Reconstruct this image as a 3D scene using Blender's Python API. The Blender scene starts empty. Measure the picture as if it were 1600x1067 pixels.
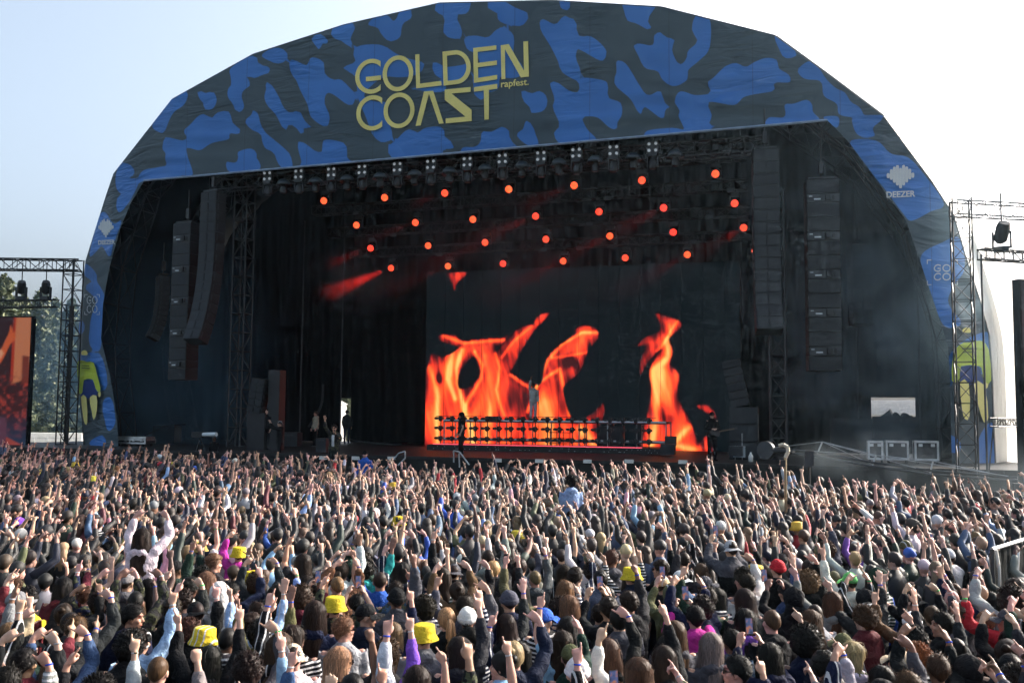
import bpy, bmesh, math, random
import numpy as np
from mathutils import Vector, Matrix, noise as mnoise
from mathutils.geometry import tessellate_polygon

random.seed(7)
rng = np.random.default_rng(7)
scene = bpy.context.scene
COL = scene.collection

# ------------------------------------------------------------------ camera
G = -0.48          # level of the trodden ground before the stage
def gz(y): return G+0.55*min(1.0, max(0.0, (y+24.0)/15.0))     # the ground rises gently towards the stage
CAM = np.array([14.36, -35.55, 3.3])
YAW, PITCH, ROLL, FOC = math.radians(-17.37), math.radians(4.37), math.radians(0.52), 1500.0
Fv = np.array([math.sin(YAW)*math.cos(PITCH), math.cos(YAW)*math.cos(PITCH), math.sin(PITCH)])
R0 = np.array([math.cos(YAW), -math.sin(YAW), 0.0]); U0 = np.cross(R0, Fv)
Rv = math.cos(ROLL)*R0 + math.sin(ROLL)*U0
Uv = -math.sin(ROLL)*R0 + math.cos(ROLL)*U0
cd = bpy.data.cameras.new('camera')
cam = bpy.data.objects.new('camera', cd); COL.objects.link(cam)
cd.sensor_width = 36.0; cd.lens = FOC*36.0/1600.0
cd.clip_start = 0.1; cd.clip_end = 5000
M = Matrix(((Rv[0], Uv[0], -Fv[0], CAM[0]), (Rv[1], Uv[1], -Fv[1], CAM[1]), (Rv[2], Uv[2], -Fv[2], CAM[2]), (0, 0, 0, 1)))
cam.matrix_world = M
scene.camera = cam

# ------------------------------------------------------------------ sky, sun, exposure
SUN_AZ = math.radians(46.0)      # sun stands to the right of the stage, a little behind its front
SUN_EL = math.radians(27.0)
sun_dir = np.array([math.cos(SUN_AZ)*math.cos(SUN_EL), math.sin(SUN_AZ)*math.cos(SUN_EL), math.sin(SUN_EL)])
world = bpy.data.worlds.new('World'); scene.world = world; world.use_nodes = True
wn = world.node_tree.nodes; wl = world.node_tree.links
for n in list(wn): wn.remove(n)
sky = wn.new('ShaderNodeTexSky'); sky.sky_type = 'NISHITA'; sky.sun_disc = False
sky.sun_elevation = SUN_EL; sky.sun_rotation = math.atan2(sun_dir[0], sun_dir[1])
sky.air_density = 0.7; sky.dust_density = 8.0; sky.ozone_density = 2.2
bg = wn.new('ShaderNodeBackground'); bg.inputs['Strength'].default_value = 0.15
wo = wn.new('ShaderNodeOutputWorld')
hs = wn.new('ShaderNodeHueSaturation'); hs.inputs['Saturation'].default_value = 0.70; hs.inputs['Hue'].default_value = 0.482
wl.new(sky.outputs[0], hs.inputs['Color']); wl.new(hs.outputs[0], bg.inputs[0]); wl.new(bg.outputs[0], wo.inputs[0])
sd = bpy.data.lights.new('sun', 'SUN'); sd.energy = 2.9; sd.angle = math.radians(0.53); sd.color = (1.0, 0.90, 0.76)
sun = bpy.data.objects.new('sun', sd); COL.objects.link(sun)
sun.rotation_euler = Vector(sun_dir).to_track_quat('Z', 'Y').to_euler()
sun.location = (60, 30, 40)

vs = scene.view_settings
scene.display_settings.display_device = 'sRGB'
vs.view_transform = 'Standard'; vs.look = 'None'; vs.gamma = 1.0; vs.use_curve_mapping = False
vs.exposure = 1.62
scene.render.engine = 'CYCLES'
cy = scene.cycles
cy.use_denoising = True
cy.use_adaptive_sampling = True; cy.adaptive_threshold = 0.035; cy.adaptive_min_samples = 16
cy.max_bounces = 4; cy.diffuse_bounces = 2; cy.glossy_bounces = 2; cy.transmission_bounces = 2; cy.volume_bounces = 0; cy.transparent_max_bounces = 4
cy.volume_step_rate = 5.0; cy.volume_max_steps = 96
cy.sample_clamp_indirect = 4.0
cy.caustics_reflective = False; cy.caustics_refractive = False

# ------------------------------------------------------------------ pixel of the photograph -> place in the world
def ray(u, v):
    d = Fv + Rv*((u-800.0)/FOC) - Uv*((v-533.5)/FOC)
    return d
def at_y(u, v, Y):
    d = ray(u, v); return CAM + d*((Y-CAM[1])/d[1])
def at_z(u, v, Z):
    d = ray(u, v); return CAM + d*((Z-CAM[2])/d[2])
def at_d(u, v, D):
    return CAM + ray(u, v)*D
def proj(P):
    d = np.asarray(P, float) - CAM
    z = d @ Fv
    return np.stack([800+FOC*(d @ Rv)/z, 533.5-FOC*(d @ Uv)/z], -1), z

# ------------------------------------------------------------------ materials
def newmat(name):
    m = bpy.data.materials.new(name); m.use_nodes = True
    nt = m.node_tree; b = nt.nodes['Principled BSDF']
    return m, nt, b
def N(nt, t, **kw):
    n = nt.nodes.new(t)
    for k, v in kw.items():
        if hasattr(n, k): setattr(n, k, v)
        else: n.inputs[k].default_value = v
    return n
def mixc(nt, fac, a, b, blend='MIX'):
    n = nt.nodes.new('ShaderNodeMix'); n.data_type = 'RGBA'; n.blend_type = blend
    for s, v in ((0, fac), (6, a), (7, b)):
        if isinstance(v, bpy.types.NodeSocket): nt.links.new(v, n.inputs[s])
        else: n.inputs[s].default_value = v if s == 0 else (*v[:3], 1)
    return n.outputs[2]
def ramp(nt, src, stops):
    r = nt.nodes.new('ShaderNodeValToRGB')
    e = r.color_ramp.elements
    while len(e) < len(stops): e.new(0.5)
    for i, (p, c) in enumerate(stops):
        e[i].position = p; e[i].color = (*c, 1) if len(c) == 3 else c
    nt.links.new(src, r.inputs[0])
    return r.outputs[0]
def simple(name, col, rough=0.6, metal=0.0, var=0.25, scale=3.0, bump=0.15, bscale=25.0, spec=0.3):
    m, nt, b = newmat(name)
    tc = N(nt, 'ShaderNodeTexCoord')
    nz = N(nt, 'ShaderNodeTexNoise'); nz.inputs['Scale'].default_value = scale; nz.inputs['Detail'].default_value = 6
    nt.links.new(tc.outputs['Object'], nz.inputs['Vector'])
    c = ramp(nt, nz.outputs[0], [(0.3, tuple(x*(1-var) for x in col)), (0.7, tuple(min(1, x*(1+var)) for x in col))])
    nt.links.new(c, b.inputs['Base Color'])
    b.inputs['Roughness'].default_value = rough; b.inputs['Metallic'].default_value = metal
    b.inputs['Specular IOR Level'].default_value = spec
    if bump:
        n2 = N(nt, 'ShaderNodeTexNoise'); n2.inputs['Scale'].default_value = bscale; n2.inputs['Detail'].default_value = 3
        nt.links.new(tc.outputs['Object'], n2.inputs['Vector'])
        bp = N(nt, 'ShaderNodeBump'); bp.inputs['Strength'].default_value = bump; bp.inputs['Distance'].default_value = 0.02
        nt.links.new(n2.outputs[0], bp.inputs['Height']); nt.links.new(bp.outputs[0], b.inputs['Normal'])
    return m
def emis(name, col, s, samp=True):
    m, nt, b = newmat(name)
    if not samp: m.cycles.emission_sampling = 'NONE'
    b.inputs['Base Color'].default_value = (*[x*0.2 for x in col], 1)
    b.inputs['Emission Color'].default_value = (*col, 1); b.inputs['Emission Strength'].default_value = s
    return m
MT = {}
MT['black_metal'] = simple('black_metal', (0.022, 0.024, 0.026), 0.45, 0.3, spec=0.4)
MT['dark_plastic'] = simple('dark_plastic', (0.02, 0.021, 0.023), 0.5)
MT['alu'] = simple('aluminium', (0.55, 0.57, 0.58), 0.38, 0.9, bump=0.05)
MT['dull_alu'] = simple('dull_aluminium', (0.055, 0.060, 0.065), 0.5, 0.6, bump=0.05)
MT['steel'] = simple('galvanised_steel', (0.42, 0.44, 0.45), 0.4, 0.8, bump=0.08)
MT['drape'] = simple('black_drape', (0.0035, 0.0042, 0.005), 0.95, bump=0.6, bscale=6, spec=0.04)
MT['deck'] = simple('stage_deck_black', (0.012, 0.012, 0.013), 0.5)
MT['skirt'] = simple('stage_skirt', (0.012, 0.014, 0.014), 0.8, bump=0.4, bscale=8)
MT['case_black'] = simple('case_panel', (0.025, 0.026, 0.03), 0.5)
MT['white_label'] = simple('white_label', (0.62, 0.62, 0.58), 0.6, var=0.1)
MT['yellow_print'] = simple('yellow_print', (0.72, 0.65, 0.22), 0.7, var=0.07, scale=1.5, bump=0.12, bscale=5)
MT['lime_print'] = simple('lime_print', (0.42, 0.52, 0.05), 0.7, var=0.08, scale=1.5, bump=0.2, bscale=5)
MT['blue_print'] = simple('blue_print', (0.010, 0.035, 0.17), 0.7, var=0.08, scale=1.5, bump=0.2, bscale=5)
MT['pale_print'] = simple('pale_print', (0.50, 0.55, 0.58), 0.7, var=0.05, scale=1.5, bump=0.1, bscale=5)
MT['ink_print'] = simple('ink_print', (0.10, 0.13, 0.03), 0.7, var=0.05)
MT['bark'] = simple('bark', (0.09, 0.065, 0.045), 0.9, bump=0.8, bscale=14)
MT['blue_cloth'] = simple('blue_cloth', (0.02, 0.10, 0.42), 0.8)
MT['glass_lens'] = simple('lens_glass', (0.45, 0.50, 0.55), 0.12, 0.8, var=0.1, bump=0)
MT['screen_back'] = simple('screen_back', (0.004, 0.005, 0.006), 0.6, spec=0.1)
MT['box_dark'] = simple('speaker_grille', (0.022, 0.026, 0.030), 0.6, 0.2, var=0.15, bump=0.5, bscale=60)
MT['box_face'] = simple('speaker_cabinet', (0.014, 0.016, 0.018), 0.55, 0.1, var=0.15)
MT['red_lens'] = None

# ------------------------------------------------------------------ mesh collector
class MB:
    def __init__(s): s.v = []; s.f = []; s.m = []
    def add(s, V, Fs, mi=0):
        o = len(s.v); s.v.extend([tuple(map(float, p)) for p in V])
        for f in Fs: s.f.append(tuple(i+o for i in f)); s.m.append(mi)
        return s
    def box(s, c, size, rot=None, mi=0, bev=0.0):
        x, y, z = [a/2 for a in size]
        V = [Vector((a*x, b*y, d*z)) for d in (-1, 1) for b in (-1, 1) for a in (-1, 1)]
        if rot is not None: V = [rot @ p for p in V]
        c = Vector(tuple(map(float, c))); V = [p+c for p in V]
        return s.add(V, [(0, 2, 3, 1), (4, 5, 7, 6), (0, 1, 5, 4), (2, 6, 7, 3), (0, 4, 6, 2), (1, 3, 7, 5)], mi)
    def tube(s, a, b, r, n=6, r2=None, mi=0, caps=True):
        a = Vector(tuple(map(float, a))); b = Vector(tuple(map(float, b))); d = b-a
        if d.length < 1e-6: return s
        q = d.to_track_quat('Z', 'Y'); r2 = r if r2 is None else r2
        V = []
        for p, rr in ((a, r), (b, r2)):
            for i in range(n):
                t = 2*math.pi*i/n
                V.append(p + q @ Vector((rr*math.cos(t), rr*math.sin(t), 0)))
        Fs = [(i, (i+1) % n, n+(i+1) % n, n+i) for i in range(n)]
        if caps: Fs += [tuple(range(n-1, -1, -1)), tuple(range(n, 2*n))]
        return s.add(V, Fs, mi)
    def path(s, pts, r, n=6, mi=0):
        for a, b in zip(pts[:-1], pts[1:]): s.tube(a, b, r, n, mi=mi)
        return s
    def lathe(s, prof, c=(0, 0, 0), n=16, rot=None, mi=0):
        V = []
        c = Vector(c)
        for (r, z) in prof:
            for i in range(n):
                t = 2*math.pi*i/n; p = Vector((r*math.cos(t), r*math.sin(t), z))
                V.append((rot @ p if rot is not None else p)+c)
        Fs = []
        for k in range(len(prof)-1):
            for i in range(n):
                j = (i+1) % n; Fs.append((k*n+i, k*n+j, (k+1)*n+j, (k+1)*n+i))
        Fs.append(tuple(range(n-1, -1, -1))); Fs.append(tuple(range((len(prof)-1)*n, len(prof)*n)))
        return s.add(V, Fs, mi)
    def mesh(s, name, mats, smooth=False):
        me = bpy.data.meshes.new(name); me.from_pydata(s.v, [], s.f)
        for m in (mats if isinstance(mats, (list, tuple)) else [mats]): me.materials.append(m)
        if any(s.m): me.polygons.foreach_set('material_index', s.m)
        if smooth: me.polygons.foreach_set('use_smooth', [True]*len(me.polygons))
        me.update(); return me
    def build(s, name, mats, parent=None, smooth=False, loc=None):
        return link(name, s.mesh(name, mats, smooth), parent, loc)
def link(name, me, parent=None, loc=None):
    o = bpy.data.objects.new(name, me); COL.objects.link(o)
    if parent is not None: o.parent = parent
    if loc is not None: o.location = loc
    return o
def tag(o, label=None, cat=None, group=None, kind=None):
    if label: o['label'] = label
    if cat: o['category'] = cat
    if group: o['group'] = group
    if kind: o['kind'] = kind
    return o
def empty(name, loc=(0, 0, 0), rz=0.0, label=None, cat=None, group=None):
    o = bpy.data.objects.new(name, None); COL.objects.link(o)
    o.location = tuple(map(float, loc)); o.rotation_euler = (0, 0, rz); o.empty_display_size = 0.2
    return tag(o, label, cat, group)
def children(o): return [c for c in bpy.data.objects if c.parent is o]
def copy_tree(o, kids=None):
    c = o.copy(); COL.objects.link(c)
    for ch in (kids if kids is not None else list(o.children)):
        d = ch.copy(); COL.objects.link(d); d.parent = c
        for g in list(ch.children):
            e = g.copy(); COL.objects.link(e); e.parent = d
    return c
ORD = ['first', 'second', 'third', 'fourth', 'fifth', 'sixth', 'seventh', 'eighth', 'ninth', 'tenth', 'eleventh', 'twelfth', 'thirteenth', 'fourteenth', 'fifteenth', 'sixteenth', 'seventeenth', 'eighteenth', 'nineteenth']

def vnoise(P, sc, seed=0):
    """smooth value noise, P (n,3) -> (n,) in -1..1"""
    P = np.asarray(P, float)*sc + seed*17.31
    i = np.floor(P).astype(np.int64); f = P-i; f = f*f*(3-2*f)
    def h(a):
        n = (a[:, 0]*374761393 + a[:, 1]*668265263 + a[:, 2]*2147483647 + seed*1013904223) & 0xffffffff
        n = ((n ^ (n >> 13))*1274126177) & 0xffffffff
        n = (n ^ (n >> 16)) & 0xffff
        return n/32767.5-1
    r = 0
    for dx in (0, 1):
        for dy in (0, 1):
            for dz in (0, 1):
                w = (f[:, 0] if dx else 1-f[:, 0])*(f[:, 1] if dy else 1-f[:, 1])*(f[:, 2] if dz else 1-f[:, 2])
                r = r + w*h(i+np.array([dx, dy, dz]))
    return r
def smooth_poly(pts, k=4):
    pts = np.array(pts, float); n = len(pts); out = []
    for i in range(n):
        p0, p1, p2, p3 = pts[i-1], pts[i], pts[(i+1) % n], pts[(i+2) % n]
        for t in np.arange(k)/k:
            out.append(0.5*((2*p1)+(-p0+p2)*t+(2*p0-5*p1+4*p2-p3)*t*t+(-p0+3*p1-3*p2+p3)*t**3))
    return np.array(out)
def poly_sdf(Q, poly):
    """signed distance, positive inside; Q (n,2)"""
    n = len(poly); d = np.full(len(Q), 1e9); ins = np.zeros(len(Q), bool)
    for i in range(n):
        a = poly[i]; b = poly[(i+1) % n]; e = b-a; w = Q-a
        t = np.clip((w @ e)/max(e @ e, 1e-9), 0, 1)
        dd = w-t[:, None]*e; d = np.minimum(d, (dd*dd).sum(1))
        c = (a[1] <= Q[:, 1]) != (b[1] <= Q[:, 1])
        if abs(e[1]) > 1e-9:
            x = a[0]+(Q[:, 1]-a[1])*e[0]/e[1]; ins ^= c & (Q[:, 0] < x)
    return np.where(ins, 1, -1)*np.sqrt(d)
def line_dist(Q, pts):
    d = np.full(len(Q), 1e9); pts = np.array(pts, float)
    for a, b in zip(pts[:-1], pts[1:]):
        e = b-a; w = Q-a; t = np.clip((w @ e)/max(e @ e, 1e-9), 0, 1); dd = w-t[:, None]*e
        d = np.minimum(d, (dd*dd).sum(1))
    return np.sqrt(d)
# ================================================================== THE SETTING
DECK = 1.70
# ground: one sheet to the horizon
def ground_mat():
    m, nt, b = newmat('trodden_ground')
    tc = N(nt, 'ShaderNodeTexCoord')
    n1 = N(nt, 'ShaderNodeTexNoise'); n1.inputs['Scale'].default_value = 0.35; n1.inputs['Detail'].default_value = 8
    n2 = N(nt, 'ShaderNodeTexNoise'); n2.inputs['Scale'].default_value = 9; n2.inputs['Detail'].default_value = 8
    for n in (n1, n2): nt.links.new(tc.outputs['Object'], n.inputs['Vector'])
    a = ramp(nt, n1.outputs[0], [(0.4, (0.05, 0.065, 0.022)), (0.6, (0.13, 0.105, 0.07))])
    c = mixc(nt, n2.outputs[0], a, (0.07, 0.06, 0.04)); nt.links.new(c, b.inputs['Base Color'])
    b.inputs['Roughness'].default_value = 0.95
    bp = N(nt, 'ShaderNodeBump'); bp.inputs['Distance'].default_value = 0.05
    nt.links.new(n2.outputs[0], bp.inputs['Height']); nt.links.new(bp.outputs[0], b.inputs['Normal'])
    return m
g = MB(); _ys = [-1500, -24, -9, -4.5, 0.5, 1500]; _zs = [G, G, gz(-9), gz(-4.5), G, G]
g.add([(x, y, z) for y, z in zip(_ys, _zs) for x in (-1500, 1500)], [(2*i, 2*i+1, 2*i+3, 2*i+2) for i in range(5)])
tag(g.build('ground', ground_mat()), kind='structure')

# ------------------------------------------------------------------ the big stage: facade surface
FX = [0, 4.61, 9.0, 13.24, 17.0, 19.43, 20.49, 22.5]
FY = [0.42, 0.44, 0.46, 0.62, 1.42, 2.58, 3.48, 4.6]
def Yf(x): return float(np.interp(abs(x), FX, FY))
def surf(u, v, off=0.0):
    Y = 1.0
    for _ in range(14):
        P = at_y(u, v, Y); Y = Yf(P[0])
    P = P.copy(); P[1] = Y
    if off:
        s_ = (Yf(P[0]+0.15)-Yf(P[0]-0.15))/0.3; n_ = np.array([s_, -1.0, 0]); P = P + n_/np.linalg.norm(n_)*off
    return P
def vline(u): return 281.7-(u-225)*94.0/1065.0
SEC = [((136, 722), (186, 722)), ((128, 655), (183, 655)), ((122, 600), (173, 592)), ((121, 535), (158, 530)), ((127, 470), (161, 474)),
       ((134, 406), (171, 418)), ((153, 345), (188, 357)), ((166, 304), (204, 318)), ((177, 272), (226, vline(226))), ((268, 156), (330, vline(330))),
       ((394, 86), (440, vline(440))), ((536, 40), (560, vline(560))), ((686, 6), (690, vline(690))), ((861, 2), (850, vline(850))),
       ((1032, 12), (1000, vline(1000))), ((1211, 57), (1150, vline(1150))), ((1296, 119), (1225, vline(1225))), ((1380, 182), (1292, vline(1292))),
       ((1417, 232), (1326, 222)), ((1455, 283), (1373, 285)), ((1488, 334), (1415, 343)), ((1511, 412), (1437, 406)), ((1530, 470), (1462, 480)),
       ((1544, 524), (1481, 540)), ((1549, 597), (1485, 597)), ((1551, 670), (1486, 670)), ((1556, 745), (1488, 745))]
def sec_lerp(k, t, j):
    a, b = SEC[k]; c, d = SEC[k+1]
    o = np.array(a)*(1-t)+np.array(c)*t; i = np.array(b)*(1-t)+np.array(d)*t
    return o*(1-j)+i*j
NJ = 26
cols = []
for k in range(len(SEC)-1):
    L = np.hypot(*(np.array(SEC[k][0])-np.array(SEC[k+1][0])))
    n = max(2, int(L/6))
    for t in np.arange(n)/n: cols.append((k, t))
cols.append((len(SEC)-2, 1.0))
pix = np.array([[sec_lerp(k, t, j/NJ) for j in range(NJ+1)] for k, t in cols])
FA = (160, 60); FB = (480, 0); FC = (800, 0); FD = (1080, 40)
def cv(o, pts): return [(o[0]+x/4, o[1]+y/4) for x, y in pts]
BL = []
for pts in ([(1000,100),(1060,65),(1120,65),(1160,105),(1140,145),(1090,160),(1040,140),(1000,120)],
 [(800,190),(900,120),(960,115),(980,165),(1040,180),(1045,215),(1000,230),(950,250),(900,235),(925,290),(880,330),(870,370),(885,420),(870,455),(835,460),(815,410),(785,370),(785,320),(805,290),(800,230)],
 [(680,250),(740,215),(720,245),(690,262)], [(595,320),(640,345),(690,335),(715,385),(690,440),(640,445),(630,405),(605,375)],
 [(430,370),(530,330),(515,410),(450,460),(420,510),(390,580),(360,590),(310,545),(390,440)],
 [(1020,280),(1055,290),(1100,360),(1130,430),(1170,465),(1215,455),(1240,465),(1265,520),(1305,550),(1280,558),(1250,540),(1258,590),(1240,598),(1205,555),(1165,540),(1145,575),(1125,560),(1085,480),(1030,420),(1012,370),(1025,320)],
 [(1170,150),(1200,138),(1275,170),(1300,125),(1340,125),(1385,155),(1390,220),(1440,260),(1490,258),(1545,310),(1580,350),(1570,410),(1530,415),(1440,350),(1400,350),(1390,410),(1420,480),(1410,540),(1380,550),(1305,495),(1285,420),(1240,330),(1210,260),(1180,220)],
 [(930,480),(945,445),(975,480),(990,540),(1020,590),(1080,640),(1150,700),(1180,740),(1185,820),(1120,810),(1085,750),(1075,715),(1020,690),(1000,640),(990,600),(930,570),(895,530),(900,505)],
 [(510,580),(550,540),(600,485),(640,475),(680,500),(720,465),(790,460),(815,530),(860,570),(850,600),(790,595),(795,630),(680,655),(610,700),(560,690),(525,690),(540,760),(560,860),(420,830),(395,770),(395,720),(375,690),(385,630),(410,620),(500,640),(530,620)],
 [(775,775),(830,780),(850,750),(850,710),(930,690),(965,720),(965,750),(990,790),(960,835),(800,840)],
 [(1225,645),(1270,660),(1330,705),(1375,710),(1380,635),(1500,650),(1530,690),(1530,745),(1550,800),(1255,820),(1245,770),(1225,690)],
 [(90,830),(110,780),(170,790),(200,830),(190,860),(150,880),(150,930),(170,960),(100,960),(80,900)], [(250,830),(320,810),(420,800),(480,870),(240,890)]): BL.append(cv(FA, pts))
for pts in ([(20,240),(80,215),(130,255),(120,275),(90,275),(85,305),(60,305),(40,265)], [(150,190),(230,150),(300,150),(290,200),(270,240),(285,290),(250,285),(210,255),(165,240)],
 [(365,145),(420,115),(500,95),(530,130),(555,125),(580,75),(650,60),(650,115),(610,140),(590,170),(580,235),(520,262),(490,245),(460,210),(440,175),(400,165)],
 [(800,45),(830,15),(1010,5),(1010,70),(985,90),(935,95),(940,130),(965,180),(965,230),(930,245),(870,230),(850,200),(855,150),(860,105),(805,80)],
 [(1110,30),(1170,5),(1230,10),(1300,50),(1380,85),(1375,125),(1330,165),(1210,145),(1190,120),(1210,100),(1150,65)],
 [(295,310),(340,285),(440,280),(500,300),(560,340),(640,370),(720,390),(730,420),(700,460),(640,480),(560,485),(500,480),(450,500),(400,540),(350,590),(380,620),(440,640),(500,640),(490,700),(530,830),(520,870),(470,890),(430,870),(400,830),(370,740),(320,620),(300,480),(230,440),(240,415),(300,390),(290,350)],
 [(780,400),(820,395),(860,420),(960,410),(1000,400),(1020,430),(1000,490),(960,520),(860,500),(800,470)], [(650,560),(700,545),(850,515),(860,570),(720,578)],
 [(985,240),(1050,225),(1130,235),(1180,190),(1230,180),(1280,205),(1295,260),(1290,340),(1350,420),(1340,470),(1280,490),(1200,480),(1110,440),(1080,400),(1060,340),(1000,310)],
 [(1050,440),(1190,420),(1200,500),(1190,560),(1110,590),(1100,630),(1050,600),(1040,560)],
 [(510,910),(560,870),(610,820),(650,810),(690,830),(740,800),(850,795),(855,850),(915,900),(905,930),(840,935),(830,970),(540,990),(510,930)],
 [(975,920),(1040,920),(1085,890),(1090,825),(1150,825),(1220,795),(1265,825),(1265,870),(1300,940),(980,970)], [(1310,830),(1350,810),(1370,755),(1410,790),(1430,850),(1450,910),(1390,915),(1320,865)],
 [(1340,565),(1400,585),(1450,570),(1490,595),(1500,650),(1470,695),(1395,705),(1390,670),(1350,630)], [(-40,760),(0,770),(30,790),(0,800),(-40,800)]): BL.append(cv(FB, pts))
for pts in ([(300,0),(358,0),(358,60),(320,62),(302,45)],
 [(175,130),(200,122),(270,155),(320,105),(360,115),(400,130),(405,200),(430,230),(490,228),(550,270),(590,320),(580,370),(545,380),(430,315),(405,320),(400,370),(425,430),(425,490),(400,502),(310,450),(290,390),(240,290),(180,190)],
 [(700,25),(890,30),(860,100),(850,140),(875,180),(850,188),(780,150),(720,130),(705,80)],
 [(760,285),(800,275),(880,285),(890,220),(930,205),(960,235),(1015,250),(1000,310),(1020,370),(1050,405),(1090,370),(1100,320),(1160,260),(1125,190),(1150,100),(1235,120),(1235,300),(1170,380),(1100,440),(1095,500),(1010,540),(940,500),(910,445),(830,425),(790,350)],
 [(650,385),(700,390),(740,440),(800,540),(850,600),(920,570),(940,600),(960,650),(1010,685),(960,685),(950,740),(920,735),(850,680),(820,670),(805,720),(780,690),(740,620),(650,540),(640,490),(655,440)],
 [(240,510),(290,520),(360,570),(420,570),(425,490),(560,500),(600,530),(600,610),(680,645),(685,730),(660,760),(655,805),(610,800),(540,740),(480,730),(440,740),(470,810),(530,890),(330,915),(260,840),(300,780),(255,680),(265,620),(240,540)]): BL.append(cv(FC, pts))
BL.append([(1010,205),(1050,200),(1068,203),(1065,192),(1060,182),(1062,172),(1054,160),(1060,145),(1070,144),(1085,149),(1107,147),(1110,140),(1105,130),(1115,122),(1132,105),(1150,99),(1165,105),(1180,97),(1198,91),(1215,95),(1216,107),(1232,117),(1234,129),(1210,130),(1209,142),(1182,147),(1162,152),(1147,165),(1107,160),(1112,180),(1108,195),(1120,200),(1060,216),(1012,218)])
for pts in ([(520,65),(610,115),(660,180),(620,205),(580,200),(555,160)],
 [(740,225),(800,270),(840,330),(900,390),(960,420),(1000,480),(1050,510),(1070,570),(930,560),(910,490),(830,440),(810,350),(710,335),(665,290),(680,260)],
 [(480,575),(570,575),(590,550),(585,495),(640,490),(720,465),(755,495),(760,540),(790,605),(490,640)], [(830,570),(920,572),(912,640),(850,600)],
 [(1025,570),(1195,562),(1180,600),(1135,640),(1145,690),(1050,690),(1010,620)]): BL.append(cv(FD, pts))
BL += [[(1326,226),(1368,220),(1392,240),(1418,246),(1440,268),(1475,318),(1455,330),(1425,345),(1412,335),(1378,290)],
 [(1440,398),(1470,380),(1500,372),(1507,420),(1488,450),(1482,475),(1503,505),(1476,510),(1458,470),(1443,430)],
 [(1481,560),(1510,530),(1548,520),(1551,560),(1546,585),(1500,580),(1484,605)], [(1484,680),(1500,690),(1500,705),(1484,705)], [(1528,690),(1551,660),(1553,730),(1535,745)],
 [(160,330),(178,350),(190,345),(178,380),(172,402),(160,385),(150,395),(140,400),(148,362)], [(190,284),(217,281),(202,315),(185,332),(182,310),(192,300)],
 [(133,412),(148,425),(150,437),(133,432)], [(150,440),(165,470),(160,510),(156,548),(140,538),(142,500),(150,470),(133,450)], [(122,500),(132,505),(130,520),(121,520)],
 [(122,560),(135,552),(158,556),(168,600),(155,612),(130,610)], [(160,630),(174,622),(180,660),(168,672)], [(140,690),(160,680),(165,695),(150,705)]]
Q = pix.reshape(-1, 2)
sdf = np.full(len(Q), -1e3)
for bpts in BL:
    sp = smooth_poly(bpts, 4); lo = sp.min(0)-14; hi = sp.max(0)+14
    idx = np.where(((Q > lo) & (Q < hi)).all(1))[0]
    if len(idx): sdf[idx] = np.maximum(sdf[idx], poly_sdf(Q[idx], sp))
sdf = np.clip(sdf, -12, 12)
V = np.array([surf(u, v) for u, v in Q])
# cloth sag and wrinkles: ripples parallel to the lower hem, tension folds at the corners
jj = np.tile(np.arange(NJ+1)/NJ, len(cols)); kk = np.repeat([k for k, t in cols], NJ+1)
leg = (kk < 8) | (kk >= 17)
wr = vnoise(np.stack([V[:, 0]*0.35, V[:, 2]*3.2+V[:, 0]*0.25, V[:, 1]*0], 1), 1.0, 3)*np.where(leg, 0.5, np.clip(jj*1.6-0.35, 0, 1))
wr2 = vnoise(np.stack([V[:, 0]*1.1+V[:, 2]*0.8, V[:, 2]*0.35, V[:, 1]*0], 1), 1.0, 5)*np.where(leg, 0.8, 0.25)
inlogo = np.clip(1-np.hypot((Q[:, 0]-690)/165, (Q[:, 1]-137)/82)**4, 0, 1)
infig = np.maximum(np.exp(-((Q[:, 0]-140)/30)**2-((Q[:, 1]-590)/60)**2), np.exp(-((Q[:, 0]-1515)/45)**2-((Q[:, 1]-590)/80)**2))
V[:, 1] += (wr*0.085+wr2*0.06)*(1-0.9*inlogo)*(1-0.8*np.clip(infig*1.5, 0, 1))*np.clip(jj*8, 0, 1)*np.clip((1-jj)*8, 0.2, 1)
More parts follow.
